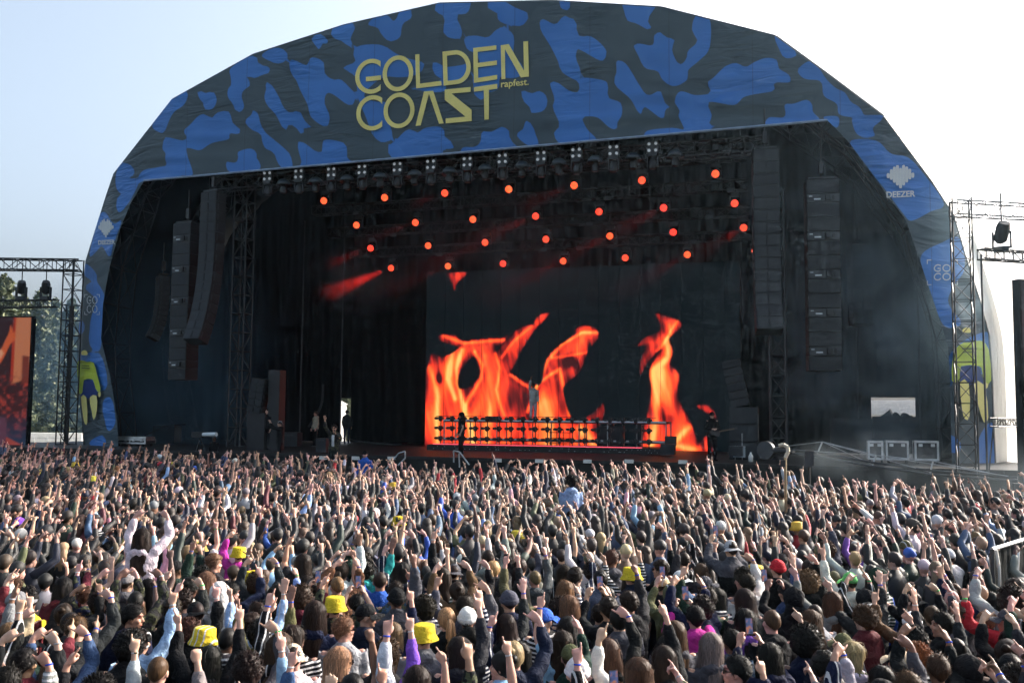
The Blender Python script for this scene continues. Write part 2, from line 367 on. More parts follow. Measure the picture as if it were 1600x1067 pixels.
def banner_mat():
    m, nt, b = newmat('camouflage_banner')
    at = N(nt, 'ShaderNodeAttribute'); at.attribute_name = 'camo'
    mr = N(nt, 'ShaderNodeMapRange'); mr.inputs['From Min'].default_value = -0.5; mr.inputs['From Max'].default_value = 0.5
    nt.links.new(at.outputs['Fac'], mr.inputs['Value'])
    tc = N(nt, 'ShaderNodeTexCoord')
    nz = N(nt, 'ShaderNodeTexNoise'); nz.inputs['Scale'].default_value = 0.5; nz.inputs['Detail'].default_value = 5
    nt.links.new(tc.outputs['Object'], nz.inputs['Vector'])
    dk = ramp(nt, nz.outputs[0], [(0.3, (0.032, 0.056, 0.073)), (0.7, (0.048, 0.075, 0.092))])
    bl = ramp(nt, nz.outputs[0], [(0.3, (0.030, 0.140, 0.43)), (0.7, (0.042, 0.172, 0.50))])
    c = mixc(nt, mr.outputs[0], dk, bl)
    # sewn seams every few metres
    sx = N(nt, 'ShaderNodeSeparateXYZ'); nt.links.new(tc.outputs['Object'], sx.inputs[0])
    md = N(nt, 'ShaderNodeMath', operation='PINGPONG'); md.inputs[1].default_value = 1.55; nt.links.new(sx.outputs[0], md.inputs[0])
    lt = N(nt, 'ShaderNodeMath', operation='LESS_THAN'); lt.inputs[1].default_value = 0.018; nt.links.new(md.outputs[0], lt.inputs[0])
    ml = N(nt, 'ShaderNodeMath', operation='MULTIPLY'); ml.inputs[1].default_value = 0.35; nt.links.new(lt.outputs[0], ml.inputs[0])
    c = mixc(nt, ml.outputs[0], c, (0.02, 0.025, 0.03)); nt.links.new(c, b.inputs['Base Color'])
    b.inputs['Roughness'].default_value = 0.5; b.inputs['Specular IOR Level'].default_value = 0.30
    mp = N(nt, 'ShaderNodeMapping'); mp.inputs['Scale'].default_value = (0.6, 0.6, 2.6); mp.inputs['Rotation'].default_value = (0, 0.25, 0)
    nt.links.new(tc.outputs['Object'], mp.inputs[0])
    n2 = N(nt, 'ShaderNodeTexNoise'); n2.inputs['Scale'].default_value = 0.9; n2.inputs['Detail'].default_value = 2.5; n2.inputs['Distortion'].default_value = 1.1
    nt.links.new(mp.outputs[0], n2.inputs['Vector'])
    n3_ = N(nt, 'ShaderNodeTexNoise'); n3_.inputs['Scale'].default_value = 0.22; n3_.inputs['Detail'].default_value = 2; nt.links.new(tc.outputs['Object'], n3_.inputs['Vector'])
    pm_ = N(nt, 'ShaderNodeMapRange'); pm_.inputs['From Min'].default_value = 0.45; pm_.inputs['From Max'].default_value = 0.65; nt.links.new(n3_.outputs[0], pm_.inputs['Value'])
    hm_ = N(nt, 'ShaderNodeMath', operation='MULTIPLY'); nt.links.new(n2.outputs[0], hm_.inputs[0]); nt.links.new(pm_.outputs[0], hm_.inputs[1])
    bp = N(nt, 'ShaderNodeBump'); bp.inputs['Strength'].default_value = 0.7; bp.inputs['Distance'].default_value = 0.25
    nt.links.new(hm_.outputs[0], bp.inputs['Height']); nt.links.new(bp.outputs[0], b.inputs['Normal'])
    return m
stage = empty('festival_stage', (0, 0, 0), label='huge arched festival stage fronted by blue and black camouflage banner with yellow lettering', cat='stage')
def grid_mesh(name, V, nc, nr, mat, attr=None, aname=None):
    Fs = []
    for i in range(nc-1):
        for j in range(nr-1):
            a = i*nr+j; Fs.append((a, a+1, a+nr+1, a+nr))
    me = bpy.data.meshes.new(name); me.from_pydata([tuple(p) for p in V], [], Fs); me.materials.append(mat)
    me.polygons.foreach_set('use_smooth', [True]*len(Fs))
    if attr is not None:
        if attr.ndim == 1:
            a = me.attributes.new(aname, 'FLOAT', 'POINT'); a.data.foreach_set('value', attr.astype(np.float32))
        else:
            a = me.attributes.new(aname, 'FLOAT_COLOR', 'POINT'); a.data.foreach_set('color', attr.astype(np.float32).ravel())
    me.update(); return me
banner = link('front_banner', grid_mesh('front_banner', V, len(cols), NJ+1, banner_mat(), sdf, 'camo'), stage)
# rope hem along the lower edge
hb = MB(); hb.path([surf(u, vline(u)+1.0, 0.03) for u in np.linspace(226, 1292, 40)], 0.05, 6)
hb.build('hem', simple('hem_webbing', (0.20, 0.27, 0.38), 0.7), banner)

# ---- printed things on the banner
def flat(name, loops_list, matl, parent, off=0.05):
    """each entry: list of loops (outer, holes) in photo pixels, laid on the cloth"""
    mb = MB()
    for loops in loops_list:
        pts = []; L2 = []
        for lp in loops:
            d = []
            lp = np.array(lp, float)
            for i in range(len(lp)):
                a, b = lp[i], lp[(i+1) % len(lp)]; n = max(1, int(np.hypot(*(b-a))/10))
                for t in np.arange(n)/n: d.append(a*(1-t)+b*t)
            L2.append([Vector((p[0], -p[1], 0)) for p in d]); pts += d
        tri = tessellate_polygon(L2)
        mb.add([surf(p[0], p[1], off) for p in pts], [tuple(t) for t in tri])
    return mb.build(name, matl, parent)
def B4(pts): return [(480+x/4, y/4) for x, y in pts]
def ell(cx, cy, rx, ry, a0=0, a1=360, n=40, sl=-0.07):
    o = []
    full = (a1-a0) >= 360
    for i in range(n + (0 if full else 1)):
        t = math.radians(a0+(a1-a0)*i/n); x = rx*math.cos(t); y = ry*math.sin(t)
        o.append((cx+x, cy-y+sl*x))
    return o
YP = MT['yellow_print']
def Cletter(cx, cy, rx, ry, s, xc):
    a = math.degrees(math.acos((xc-cx)/rx)); a2 = math.degrees(math.acos(min(1, (xc-cx)/(rx-s))))
    return ell(cx, cy, rx, ry, a, 360-a) + ell(cx, cy, rx-s, ry-s, a2, 360-a2)[::-1]
lt = banner
flat('letter', [[B4(Cletter(405, 481, 102, 109, 27, 462))], [B4([(370, 485), (464, 475), (464, 504), (370, 513)])]], YP, lt)
flat('letter', [[B4(ell(570, 463, 96, 112)), B4(ell(570, 463, 69, 85))]], YP, lt)
flat('letter', [[B4([(678, 345), (704, 343), (708, 527), (840, 510), (843, 538), (684, 557)])]], YP, lt)
flat('letter', [[B4([(848, 328)]+[(930+95*math.cos(math.radians(a)), 424-106*math.sin(math.radians(a))) for a in range(90, -91, -8)]+[(855, 540)]),
                 B4([(876, 353)]+[(930+67*math.cos(math.radians(a)), 424-79*math.sin(math.radians(a))) for a in range(90, -91, -8)]+[(881, 510)])]], YP, lt)
flat('letter', [[B4([(1040, 305), (1185, 288), (1185, 315), (1068, 329), (1069, 398), (1188, 382), (1188, 410), (1070, 425), (1071, 491), (1190, 472), (1190, 500), (1044, 523)])]], YP, lt)
flat('letter', [[B4([(1212, 288), (1262, 280), (1357, 447), (1353, 265), (1383, 262), (1388, 483), (1338, 489), (1238, 312), (1241, 498), (1216, 500)])]], YP, lt)
flat('letter', [[B4(Cletter(412, 709, 102, 110, 27, 472))]], YP, lt)
flat('letter', [[B4(ell(577, 694, 97, 111)), B4(ell(577, 694, 70, 84))]], YP, lt)
flat('letter', [[B4([(680, 791), (733, 576), (790, 571), (856, 775), (827, 778), (764, 590), (712, 787)])]], YP, lt)
flat('letter', [[B4([(862, 564), (1024, 548), (1024, 578), (905, 589), (1030, 690), (1030, 760), (868, 775), (868, 744), (992, 733), (862, 628)])]], YP, lt)
flat('letter', [[B4([(1045, 549), (1190, 528), (1190, 559), (1138, 566), (1138, 750), (1110, 752), (1106, 569), (1045, 578)])]], YP, lt)
def text_mesh(txt, bold=0.0, spacing=1.0):
    c = bpy.data.curves.new('lettering', 'FONT'); c.body = txt; c.offset = bold; c.space_character = spacing; c.resolution_u = 3
    o = bpy.data.objects.new('lettering', c); COL.objects.link(o)
    bpy.context.view_layer.update()
    dg = bpy.context.evaluated_depsgraph_get(); me = bpy.data.meshes.new_from_object(o.evaluated_get(dg))
    bpy.data.objects.remove(o); bpy.data.curves.remove(c)
    V = np.array([v.co[:] for v in me.vertices]); Fs = [tuple(p.vertices) for p in me.polygons]
    bpy.data.meshes.remove(me)
    V[:, 0] -= V[:, 0].min(); w = V[:, 0].max()
    return V, Fs, w
def text_on(name, txt, p0, p1, h, matl, parent, bold=0.0, fn=surf, spacing=1.0, off=0.05):
    """baseline p0->p1 in pixels, cap height h px"""
    V, Fs, w = text_mesh(txt, bold, spacing)
    p0 = np.array(p0, float); p1 = np.array(p1, float); e = (p1-p0)/w
    mb = MB(); mb.add([fn(*(p0+e*x+np.array([0, -1])*y/0.7*h), off) for x, y, _ in V], Fs)
    return mb.build(name, matl, parent)
text_on('small_lettering', 'rapfest.', (783.5, 137.5), (826.5, 133.5), 10.5, YP, banner, 0.012)
def heart(cx, cy, w, h, slx):
    lp = []
    n = 9
    tops = [0.25, 0.62, 0.85, 1.0, 0.72, 1.0, 0.85, 0.62, 0.25]; bots = [0.0, -0.15, -0.42, -0.68, -0.95, -0.68, -0.42, -0.15, 0.0]
    for i in range(n):
        x0 = cx-w/2+w*i/n; x1 = x0+w/n*0.97; m = (x0+x1)/2
        t = cy-h*0.48*tops[i]-slx*(m-cx); b_ = cy-h*0.5*bots[i]-slx*(m-cx); r = (x1-x0)/2
        lp.append([[(x0, t), (x0+r*0.4, t-r*0.8), (x1-r*0.4, t-r*0.8), (x1, t), (x1, b_), (x1-r*0.4, b_+r*0.8), (x0+r*0.4, b_+r*0.8), (x0, b_)]])
    return lp
PP = MT['pale_print']
flat('heart_logo', heart(1406, 277, 43, 34, 0.02), PP, banner)
text_on('logo_lettering', 'DEEZER', (1384, 309.5), (1429, 307.5), 9.0, PP, banner, 0.03)
flat('heart_logo', heart(167, 357, 24, 28, 0.0), PP, banner)
text_on('logo_lettering', 'DEEZER', (155, 382.5), (181, 381.5), 6.5, PP, banner, 0.03)
def goco(x, y, w, h, bx, by, bl):
    s = w*0.12
    def ring(cx, cy, gap=False):
        if gap: return [[Cletter(cx, cy, w*0.24, h*0.22, s*0.55, cx+w*0.16)]]
        return [[ell(cx, cy, w*0.24, h*0.22, sl=0), ell(cx, cy, w*0.24-s*0.55, h*0.22-s*0.55, sl=0)]]
    out = ring(x-w*0.25, y-h*0.25, True)+ring(x+w*0.25, y-h*0.25)+ring(x-w*0.25, y+h*0.25, True)+ring(x+w*0.25, y+h*0.25)
    out.append([[(x-w*0.27, y-h*0.26), (x-w*0.09, y-h*0.26), (x-w*0.09, y-h*0.20), (x-w*0.27, y-h*0.20)]])
    for sx in (-1, 1):
        for sy in (-1, 1):
            cx_, cy_ = x+sx*bx, y+sy*by; t = s*0.45
            out.append([[(cx_, cy_), (cx_-sx*bl, cy_), (cx_-sx*bl, cy_-sy*t), (cx_-sx*t, cy_-sy*t), (cx_-sx*t, cy_-sy*bl), (cx_, cy_-sy*bl)]])
    return out
flat('emblem', goco(1471, 426, 27, 27, 24, 20, 7), PP, banner)
flat('emblem', goco(145.5, 476, 17, 28, 12, 16, 5), PP, banner)
def c7(pts): return [(110+x/2.667, 320+y/2.667) for x, y in pts]
def c8(pts): return [(1360+x/2.18, 230+y/2.18) for x, y in pts]
LM = MT['lime_print']
def figure(cf, hat, body, legs, hands, shorts, txt):
    flat('printed_shirt', [[smooth_poly(cf(body), 2)]], LM, banner, 0.13)
    flat('printed_shorts', [[smooth_poly(cf(shorts), 2)]], MT['blue_print'], banner, 0.12)
    flat('printed_trousers', [[smooth_poly(cf(l), 2)] for l in legs], YP, banner, 0.13)
    flat('printed_hat', [[smooth_poly(cf(hat), 2)]]+[[smooth_poly(cf(h), 2)] for h in hands], YP, banner, 0.13)
    flat('printed_stripe', [[cf(t)] for t in txt], MT['ink_print'], banner, 0.15)
figure(c7, [(58, 612), (70, 606), (80, 612), (82, 626), (58, 626)], [(38, 660), (58, 648), (80, 655), (108, 658), (122, 705), (137, 765), (130, 780), (116, 765), (104, 728), (68, 730), (62, 780), (48, 785), (42, 720)],
       [[(56, 800), (78, 803), (82, 905), (72, 912), (64, 880)], [(92, 803), (120, 795), (122, 855), (109, 896), (100, 860)]], [[(128, 782), (137, 780), (137, 796), (130, 800)]],
       [(64, 735), (104, 735), (118, 770), (122, 795), (95, 806), (55, 802), (60, 780)], [[(60, 668), (92, 670), (92, 674), (60, 672)], [(60, 678), (95, 680), (95, 684), (60, 682)]])
figure(c8, [(304, 630), (308, 618), (325, 615), (331, 622), (330, 633)], [(285, 685), (308, 666), (340, 664), (368, 660), (394, 690), (403, 795), (380, 800), (370, 762), (360, 746), (300, 746), (296, 796), (270, 796), (273, 720)],
       [[(297, 800), (325, 805), (328, 915), (312, 925), (303, 890)], [(340, 805), (378, 810), (392, 920), (376, 936), (358, 880)]], [[(376, 798), (392, 796), (390, 818), (378, 822)]],
       [(300, 748), (358, 748), (368, 780), (374, 806), (335, 808), (295, 800)], [[(302, 684), (352, 684), (352, 690), (302, 690)], [(304, 697), (350, 697), (350, 701), (304, 701)]])

# ---- the roof skin behind the banner: white outside, black lining inside
def sheet_mat(name, col, wr=0.5, sc=1.0, trans=0.0):
    m, nt, b = newmat(name)
    tc = N(nt, 'ShaderNodeTexCoord')
    nz = N(nt, 'ShaderNodeTexNoise'); nz.inputs['Scale'].default_value = 0.8; nz.inputs['Detail'].default_value = 6
    nt.links.new(tc.outputs['Object'], nz.inputs['Vector'])
    c = ramp(nt, nz.outputs[0], [(0.3, tuple(x*0.86 for x in col)), (0.65, col)]); nt.links.new(c, b.inputs['Base Color'])
    b.inputs['Roughness'].default_value = 0.55
    mp = N(nt, 'ShaderNodeMapping'); mp.inputs['Scale'].default_value = (2.2*sc, 2.2*sc, 0.45*sc); mp.inputs['Rotation'].default_value = (0.2, 0.5, 0)
    nt.links.new(tc.outputs['Object'], mp.inputs[0])
    n2 = N(nt, 'ShaderNodeTexNoise'); n2.inputs['Scale'].default_value = 1.5; n2.inputs['Detail'].default_value = 5
    nt.links.new(mp.outputs[0], n2.inputs['Vector'])
    bp = N(nt, 'ShaderNodeBump'); bp.inputs['Strength'].default_value = wr; bp.inputs['Distance'].default_value = 0.2
    nt.links.new(n2.outputs[0], bp.inputs['Height']); nt.links.new(bp.outputs[0], b.inputs['Normal'])
    if trans:
        tl = N(nt, 'ShaderNodeBsdfTranslucent'); tl.inputs['Color'].default_value = (*col, 1); nt.links.new(bp.outputs[0], tl.inputs['Normal'])
        mx = N(nt, 'ShaderNodeMixShader'); mx.inputs[0].default_value = trans; nt.links.new(b.outputs[0], mx.inputs[1]); nt.links.new(tl.outputs[0], mx.inputs[2]); nt.links.new(mx.outputs[0], nt.nodes['Material Output'].inputs[0])
    return m
MT['white_sheet'] = sheet_mat('white_tarpaulin', (0.82, 0.82, 0.80), trans=0.5)
out_px = [a for a, b in SEC]
outl = np.array([surf(*p) for p in out_px]); outl[0, 2] = outl[-1, 2] = G
def roof_surface(name, s0, s1, y1, matl, shrink, parent, bulge, steps=6):
    rows = []
    c = np.array([0, 0, 8.0])
    for k in range(steps+1):
        t = k/steps; pts = outl.copy()
        s = s0+(s1-s0)*math.sin(t*math.pi/2)
        pts[:, 0] *= s; pts[:, 2] = np.where(pts[:, 2] > 8, 8+(pts[:, 2]-8)*(1+(s-1)*bulge), pts[:, 2])
        pts[:, 1] = pts[:, 1]+0.06+(y1-pts[:, 1])*t
        rows.append(pts)
    rows = np.array(rows)
    return link(name, grid_mesh(name, rows.transpose(1, 0, 2).reshape(-1, 3), rows.shape[1], steps+1, matl), parent)
roof_surface('roof_skin', 1.0, 1.18, 16.5, MT['white_sheet'], 0, stage, 0.15)
roof_surface('roof_lining', 0.985, 1.10, 15.5, MT['drape'], 0, stage, 0.0)
# edge tubes of the front arch
ar = MB(); ar.path([p+np.array([0, 0.12, 0]) for p in outl], 0.09, 6)
ar.build('arch_edge_tube', MT['black_metal'], stage)
# arch trusses under the roof
def lattice(mb, rows, rch=0.03, rbr=0.016):
    """rows: list of 4 corner points per station"""
    for a, b in zip(rows[:-1], rows[1:]):
        for i in range(4): mb.tube(a[i], b[i], rch, 5, caps=False)
    for q, (a, b) in enumerate(zip(rows[:-1], rows[1:])):
        for i in range(4):
            j = (i+1) % 4
            if q % 2: mb.tube(a[i], b[j], rbr, 4, caps=False)
            else: mb.tube(a[j], b[i], rbr, 4, caps=False)
            mb.tube(a[i], a[j], rbr, 4, caps=False)
    for i in range(4): mb.tube(rows[-1][i], rows[-1][(i+1) % 4], rbr, 4, caps=False)
    return mb
def arch_truss(name, sx, y0, w, matl, parent):
    pts = outl.copy(); pts[:, 0] *= sx; pts[:, 2] = np.where(pts[:, 2] > 8, 8+(pts[:, 2]-8)*0.97, pts[:, 2]); pts[:, 1] += y0
    d = []
    for a, b in zip(pts[:-1], pts[1:]):
        n = max(1, int(np.linalg.norm(b-a)/1.1))
        for t in np.arange(n)/n: d.append(a*(1-t)+b*t)
    d.append(pts[-1]); d = np.array(d)
    rows = []
    for i in range(len(d)):
        t = d[min(i+1, len(d)-1)]-d[max(i-1, 0)]; t[1] = 0; t /= np.linalg.norm(t); nrm = np.array([t[2], 0, -t[0]])
        if nrm @ (np.array([0, 0, 6])-d[i]*np.array([1, 0, 1])) < 0: nrm = -nrm
        e = np.array([0, 1, 0])
        rows.append([d[i]+nrm*w*a+e*w*0.6*b for a, b in ((0.1, -1), (1.1, -1), (1.1, 1), (0.1, 1))])
    mb = MB(); lattice(mb, rows, 0.035, 0.02)
    return mb.build(name, matl, parent)
arch_truss('arch_truss', 0.965, 1.2, 0.9, MT['dull_alu'], stage)
arch_truss('arch_truss', 1.0, 7.0, 0.9, MT['dull_alu'], stage)

# ---- back and side drapes with the two openings to the daylight behind
d0 = at_y(530, 706, 14); d1 = at_y(549, 622, 14); w0 = at_y(1362, 672, 12); w1 = at_y(1430, 621, 12)
XB = 22.0
_hx = sorted([(abs(q[0]), q[2]) for q in outl[13:]])
def roof_z(x): return float(np.interp(abs(x)/1.09, [q[0] for q in _hx], [q[1] for q in _hx]))+0.1
def drape(name, x0, x1, z0, z1, Y, parent, amp=0.10):
    n = max(2, int((x1-x0)/0.16)); P = []
    for i in range(n+1):
        x = x0+(x1-x0)*i/n; y = Y+amp*math.sin(i*1.3+x*0.7)*0.6+amp*0.5*math.sin(i*0.53)
        zt = min(z1, roof_z(x)) if z1 > 14 else z1
        for z in np.linspace(z0, max(zt, z0+0.1), 5): P.append((x, y+0.02*math.sin(z*2+x), z))
    return link(name, grid_mesh(name, P, n+1, 5, MT['drape']), parent)
ZT = 21.0
drape('back_drape', -XB, d0[0], DECK, ZT, 14.0, stage); drape('back_drape', d1[0], 15.6, DECK, ZT, 14.0, stage); drape('back_drape', d0[0]-0.05, d1[0]+0.05, d1[2], ZT, 14.05, stage)
drape('wing_drape', 13.6, w0[0], DECK, 18, 12.0, stage); drape('wing_drape', w1[0], 22.0, DECK, 18, 12.0, stage); drape('wing_drape', w0[0]-0.03, w1[0]+0.03, w1[2], 18, 12.05, stage); drape('wing_drape', w0[0]-0.03, w1[0]+0.03, DECK, w0[2], 12.05, stage)

# ---- deck, apron, skirts
dk = empty('stage_platform', (0, 0, 0), label='long black stage platform with dark skirted front above the crowd', cat='platform')
b_ = MB(); nx = 16
for i in range(nx):
    x0 = -23+46*i/nx
    for j in range(7): MB.box(b_, (x0+46/nx/2, -1.68+16.6*(j+0.5)/7, DECK-0.06), (46/nx-0.006, 16.6/7-0.006, 0.12))
b_.build('deck_panels', MT['deck'], dk)['kind'] = 'stuff'
for i in range(nx):
    x0 = -23+46*i/nx; s = MB(); n = 14; P = []
    for k in range(n+1):
        x = x0-0.03+(46/nx+0.06)*k/n
        for z in (G, DECK*0.5, DECK-0.05): P.append((x, -1.60-0.012*(i % 2)+0.03*math.sin(k*1.9+i), z))
    link('skirt_panel', grid_mesh('skirt_panel', P, n+1, 3, MT['skirt']), dk)
ap = MB(); ap.box((-2.2, -3.7, 1.06), (7.0, 4.1, 0.10)); ap.build('apron_deck', MT['deck'], dk)
P = []
for k in range(60):
    x = -5.7+7.0*k/59
    for z in (G, 0.4, 1.02): P.append((x, -5.73+0.03*math.sin(k*1.7), z))
link('apron_skirt', grid_mesh('apron_skirt', P, 60, 3, MT['skirt']), dk)
lb = MB()
for (u, v, w, h) in [(505, 715, 11, 6), (556, 715.5, 12, 6), (612, 715.5, 12, 5), (778, 719, 12, 6), (843, 720, 13, 6), (918, 720.5, 13, 6), (983, 720.5, 14, 6), (1067, 721.5, 14, 6)]:
    a = at_y(u-w/2, v-h/2, -1.66); b = at_y(u+w/2, v+h/2, -1.66); m_ = MB(); m_.box(((a[0]+b[0])/2, -1.66, (a[2]+b[2])/2), (b[0]-a[0], 0.06, a[2]-b[2])); m_.build('fill_light_box', MT['white_label'], dk)
def handrail(pts, label):
    t = empty('stair_handrail', pts[0], label=label, cat='handrail'); mb = MB(); o = np.array(pts[0])
    for k, (a, b) in enumerate(zip(pts[:-1], pts[1:])):
        r = MB(); r.tube(np.array(a)-o, np.array(b)-o, 0.03, 8); r.build('rail', MT['steel'], t)
    return t
def H(u, v, Y=-2.6): return at_y(u, v, Y)
handrail([H(603, 733), H(623, 708), H(633, 705), H(633, 716), H(622, 727)], 'pale metal handrail on the stage steps nearer the front singer')
handrail([H(709, 722), H(709, 704), H(718, 706), H(733, 726)], 'pale metal handrail on the stage steps below the long haired figure')
handrail([H(717, 708, -2.55), H(718, 730, -2.55)], 'single upright rail post of the steps below the long haired figure')
# ================================================================== SCREENS
def screen_mat(name, strength):
    m, nt, b = newmat(name)
    at = N(nt, 'ShaderNodeAttribute'); at.attribute_name = 'picture'
    b.inputs['Base Color'].default_value = (0.0025, 0.0035, 0.0045, 1); b.inputs['Roughness'].default_value = 0.5; b.inputs['Specular IOR Level'].default_value = 0.12; m.cycles.emission_sampling = 'NONE'
    nt.links.new(at.outputs['Color'], b.inputs['Emission Color']); b.inputs['Emission Strength'].default_value = strength
    return m
SY = 10.0
sa = at_y(668, 426, SY); sb = at_y(1156, 560, SY)
SX0, SX1, SZ0, SZ1 = sa[0], sb[0], DECK, at_y(700, 426, SY)[2]
nc, nr = 330, 190
gx_, gz_ = np.meshgrid(np.linspace(SX0, SX1, nc), np.linspace(SZ0, SZ1, nr), indexing='ij')
SP = np.stack([gx_.ravel(), np.full(gx_.size, SY), gz_.ravel()], 1)
px, _ = proj(SP)
c5 = np.stack([(px[:, 0]-640)/0.3375, (px[:, 1]-480)/0.3375], 1)
nzv = np.stack([c5[:, 0], c5[:, 1]*0.45, 0*c5[:, 0]], 1)
c5w = c5+np.stack([vnoise(nzv, 1/55, 1), vnoise(nzv, 1/70, 2)], 1)*7
flames = [
 [(84,250),(150,230),(200,210),(225,178),(150,160),(138,125),(200,125),(250,155),(300,145),(380,145),(430,140),(458,125),(440,165),(400,185),(410,205),(450,150),(500,100),(560,80),(590,85),(560,130),(520,200),(490,260),(465,300),(520,330),(570,348),(610,350),(630,250),(690,180),(760,130),(770,100),(830,88),(878,122),(850,180),(835,165),(820,220),(790,300),(760,325),(708,368),(720,430),(745,500),(780,560),(790,680),(84,680)],
 [(830,500),(870,465),(895,445),(900,500),(880,560),(900,680),(745,680),(760,560)],
 [(1135,35),(1190,45),(1255,75),(1240,110),(1200,150),(1215,200),(1205,260),(1245,310),(1240,400),(1270,480),(1300,550),(1340,640),(1352,680),(1190,680),(1080,660),(1090,560),(1100,480),(1120,380),(1115,290),(1150,220),(1165,195),(1140,215),(1100,270),(1070,310),(1070,250),(1095,185),(1058,180),(1090,140),(1140,120),(1160,90)],
 [(1330,455),(1370,452),(1405,475),(1428,520),(1400,500),(1360,480)], [(1340,630),(1380,590),(1400,640),(1410,680),(1340,680)], [(575,75),(600,35),(645,28),(625,60),(592,88)],
 [(172,-160),(276,-162),(222,-115),(207,-76),(192,-110)]]
hole = [(232,310),(265,255),(298,228),(318,270),(322,310),(285,365),(232,372)]
dep = np.full(len(c5), -50.0)
for k, fl in enumerate(flames):
    dep = np.maximum(dep, poly_sdf(c5w if k < 3 else c5, smooth_poly(fl, 3)))
dep = np.minimum(dep, -poly_sdf(c5w, smooth_poly(hole, 3)))
fine = vnoise(np.stack([c5w[:, 0]*0.16-c5[:, 1]*0.03, c5w[:, 1]*0.02, 0*dep], 1), 1, 12)
inside = np.clip((dep+3+2.5*fine)/11, 0, 1); inside = inside*inside*(3-2*inside)
streak = vnoise(np.stack([c5w[:, 0]*0.028+c5[:, 1]*0.006, c5w[:, 1]*0.005, 0*dep], 1), 1, 8)*0.6+vnoise(np.stack([c5w[:, 0]*0.07-c5[:, 1]*0.012, c5w[:, 1]*0.010, 0*dep], 1), 1, 9)*0.4
heat = np.clip(0.10+dep/135.0, 0, 0.42)+streak*0.36+fine*0.08
ridges = [([(240,195),(222,280),(225,350),(262,480),(300,640)], 12, 0.75), ([(300,205),(335,270),(330,330),(280,420),(262,470)], 9, 0.55), ([(88,280),(120,350),(135,415),(130,640)], 14, 0.5),
 ([(205,190),(185,330),(210,420)], 14, 0.6), ([(400,220),(415,280),(400,380),(440,500)], 8, 0.4), ([(465,310),(520,350),(570,375),(600,350),(690,290),(705,360),(740,500)], 8, 0.5), ([(880,118),(800,120),(700,180),(640,250),(600,345),(545,480)], 8, 0.5),
 ([(660,240),(740,230),(820,210)], 6, 0.3), ([(630,450),(640,560),(650,640)], 40, 0.45), ([(440,150),(380,160),(300,160),(250,165),(160,130)], 8, 0.45), ([(560,90),(490,150),(430,230)], 7, 0.35),
 ([(1190,150),(1195,230),(1130,290),(1140,400),(1135,520),(1120,640)], 18, 0.6), ([(1165,300),(1190,400),(1200,480)], 26, 0.45), ([(1290,560),(1250,600),(1220,640),(1330,660)], 16, 0.55), ([(1240,60),(1200,130),(1150,200)], 7, 0.35), ([(780,560),(830,600),(860,640)], 26, 0.5), ([(350,230),(370,400),(360,640)], 16, 0.25)]
for pts, w, s in ridges:
    d = line_dist(c5w, pts); heat = heat+s*np.exp(-(d/w)**2)
cool = [((500, 430), (70, 110), 0.5), ((140, 330), (22, 25), 0.6), ((740, 255), (35, 30), 0.6), ((1160, 490), (55, 50), 0.45), ((270, 420), (35, 40), 0.3), ((450, 230), (25, 40), 0.4), ((690, 290), (30, 60), 0.25)]
for (cx_, cy_), (rx_, ry_), s in cool:
    heat = heat-s*np.exp(-((c5w[:, 0]-cx_)/rx_)**2-((c5w[:, 1]-cy_)/ry_)**2)
heat = np.clip(heat, 0.0, 1.0)
stops = np.array([0, 0.18, 0.42, 0.68, 1.0]); colr = np.array([[0.10, 0.005, 0.005], [0.52, 0.016, 0.010], [1.0, 0.060, 0.014], [1.0, 0.19, 0.030], [1.0, 0.48, 0.12]])
pic = np.stack([np.interp(heat, stops, colr[:, i]) for i in range(3)], 1)*(inside*np.clip(0.35+heat*2.4, 0, 1))[:, None]
# panel-to-panel unevenness of the wall
bgc = np.array([0.0012, 0.0034, 0.0050])
pan = 1+0.10*vnoise(np.stack([np.floor(SP[:, 0]/0.5), np.floor(SP[:, 2]/1.0), 0*dep], 1), 0.97, 4)+0.05*np.sin(SP[:, 0]*12.566)
pic = (pic+bgc)*pan[:, None]
rgba = np.concatenate([pic, np.ones((len(pic), 1))], 1)
led = empty('led_video_wall', ((SX0+SX1)/2, SY, SZ0), label='large video wall at the back of the stage showing orange flames', cat='screen')
off = np.array([(SX0+SX1)/2, SY, SZ0])
link('display_surface', grid_mesh('display_surface', SP-off, nc, nr, screen_mat('flame_picture', 0.44), rgba, 'picture'), led)
bk = MB(); bk.box((0, 0.16, (SZ1-SZ0)/2), (SX1-SX0+0.1, 0.28, SZ1-SZ0+0.1)); bk.build('cabinet_back', MT['screen_back'], led)
sm = MB()
for x in np.arange(SX0+1.0, SX1, 1.0): sm.box((x-off[0], -0.012, (SZ1-SZ0)/2), (0.012, 0.02, SZ1-SZ0))
sm.build('panel_seams', MT['screen_back'], led)['kind'] = 'stuff'

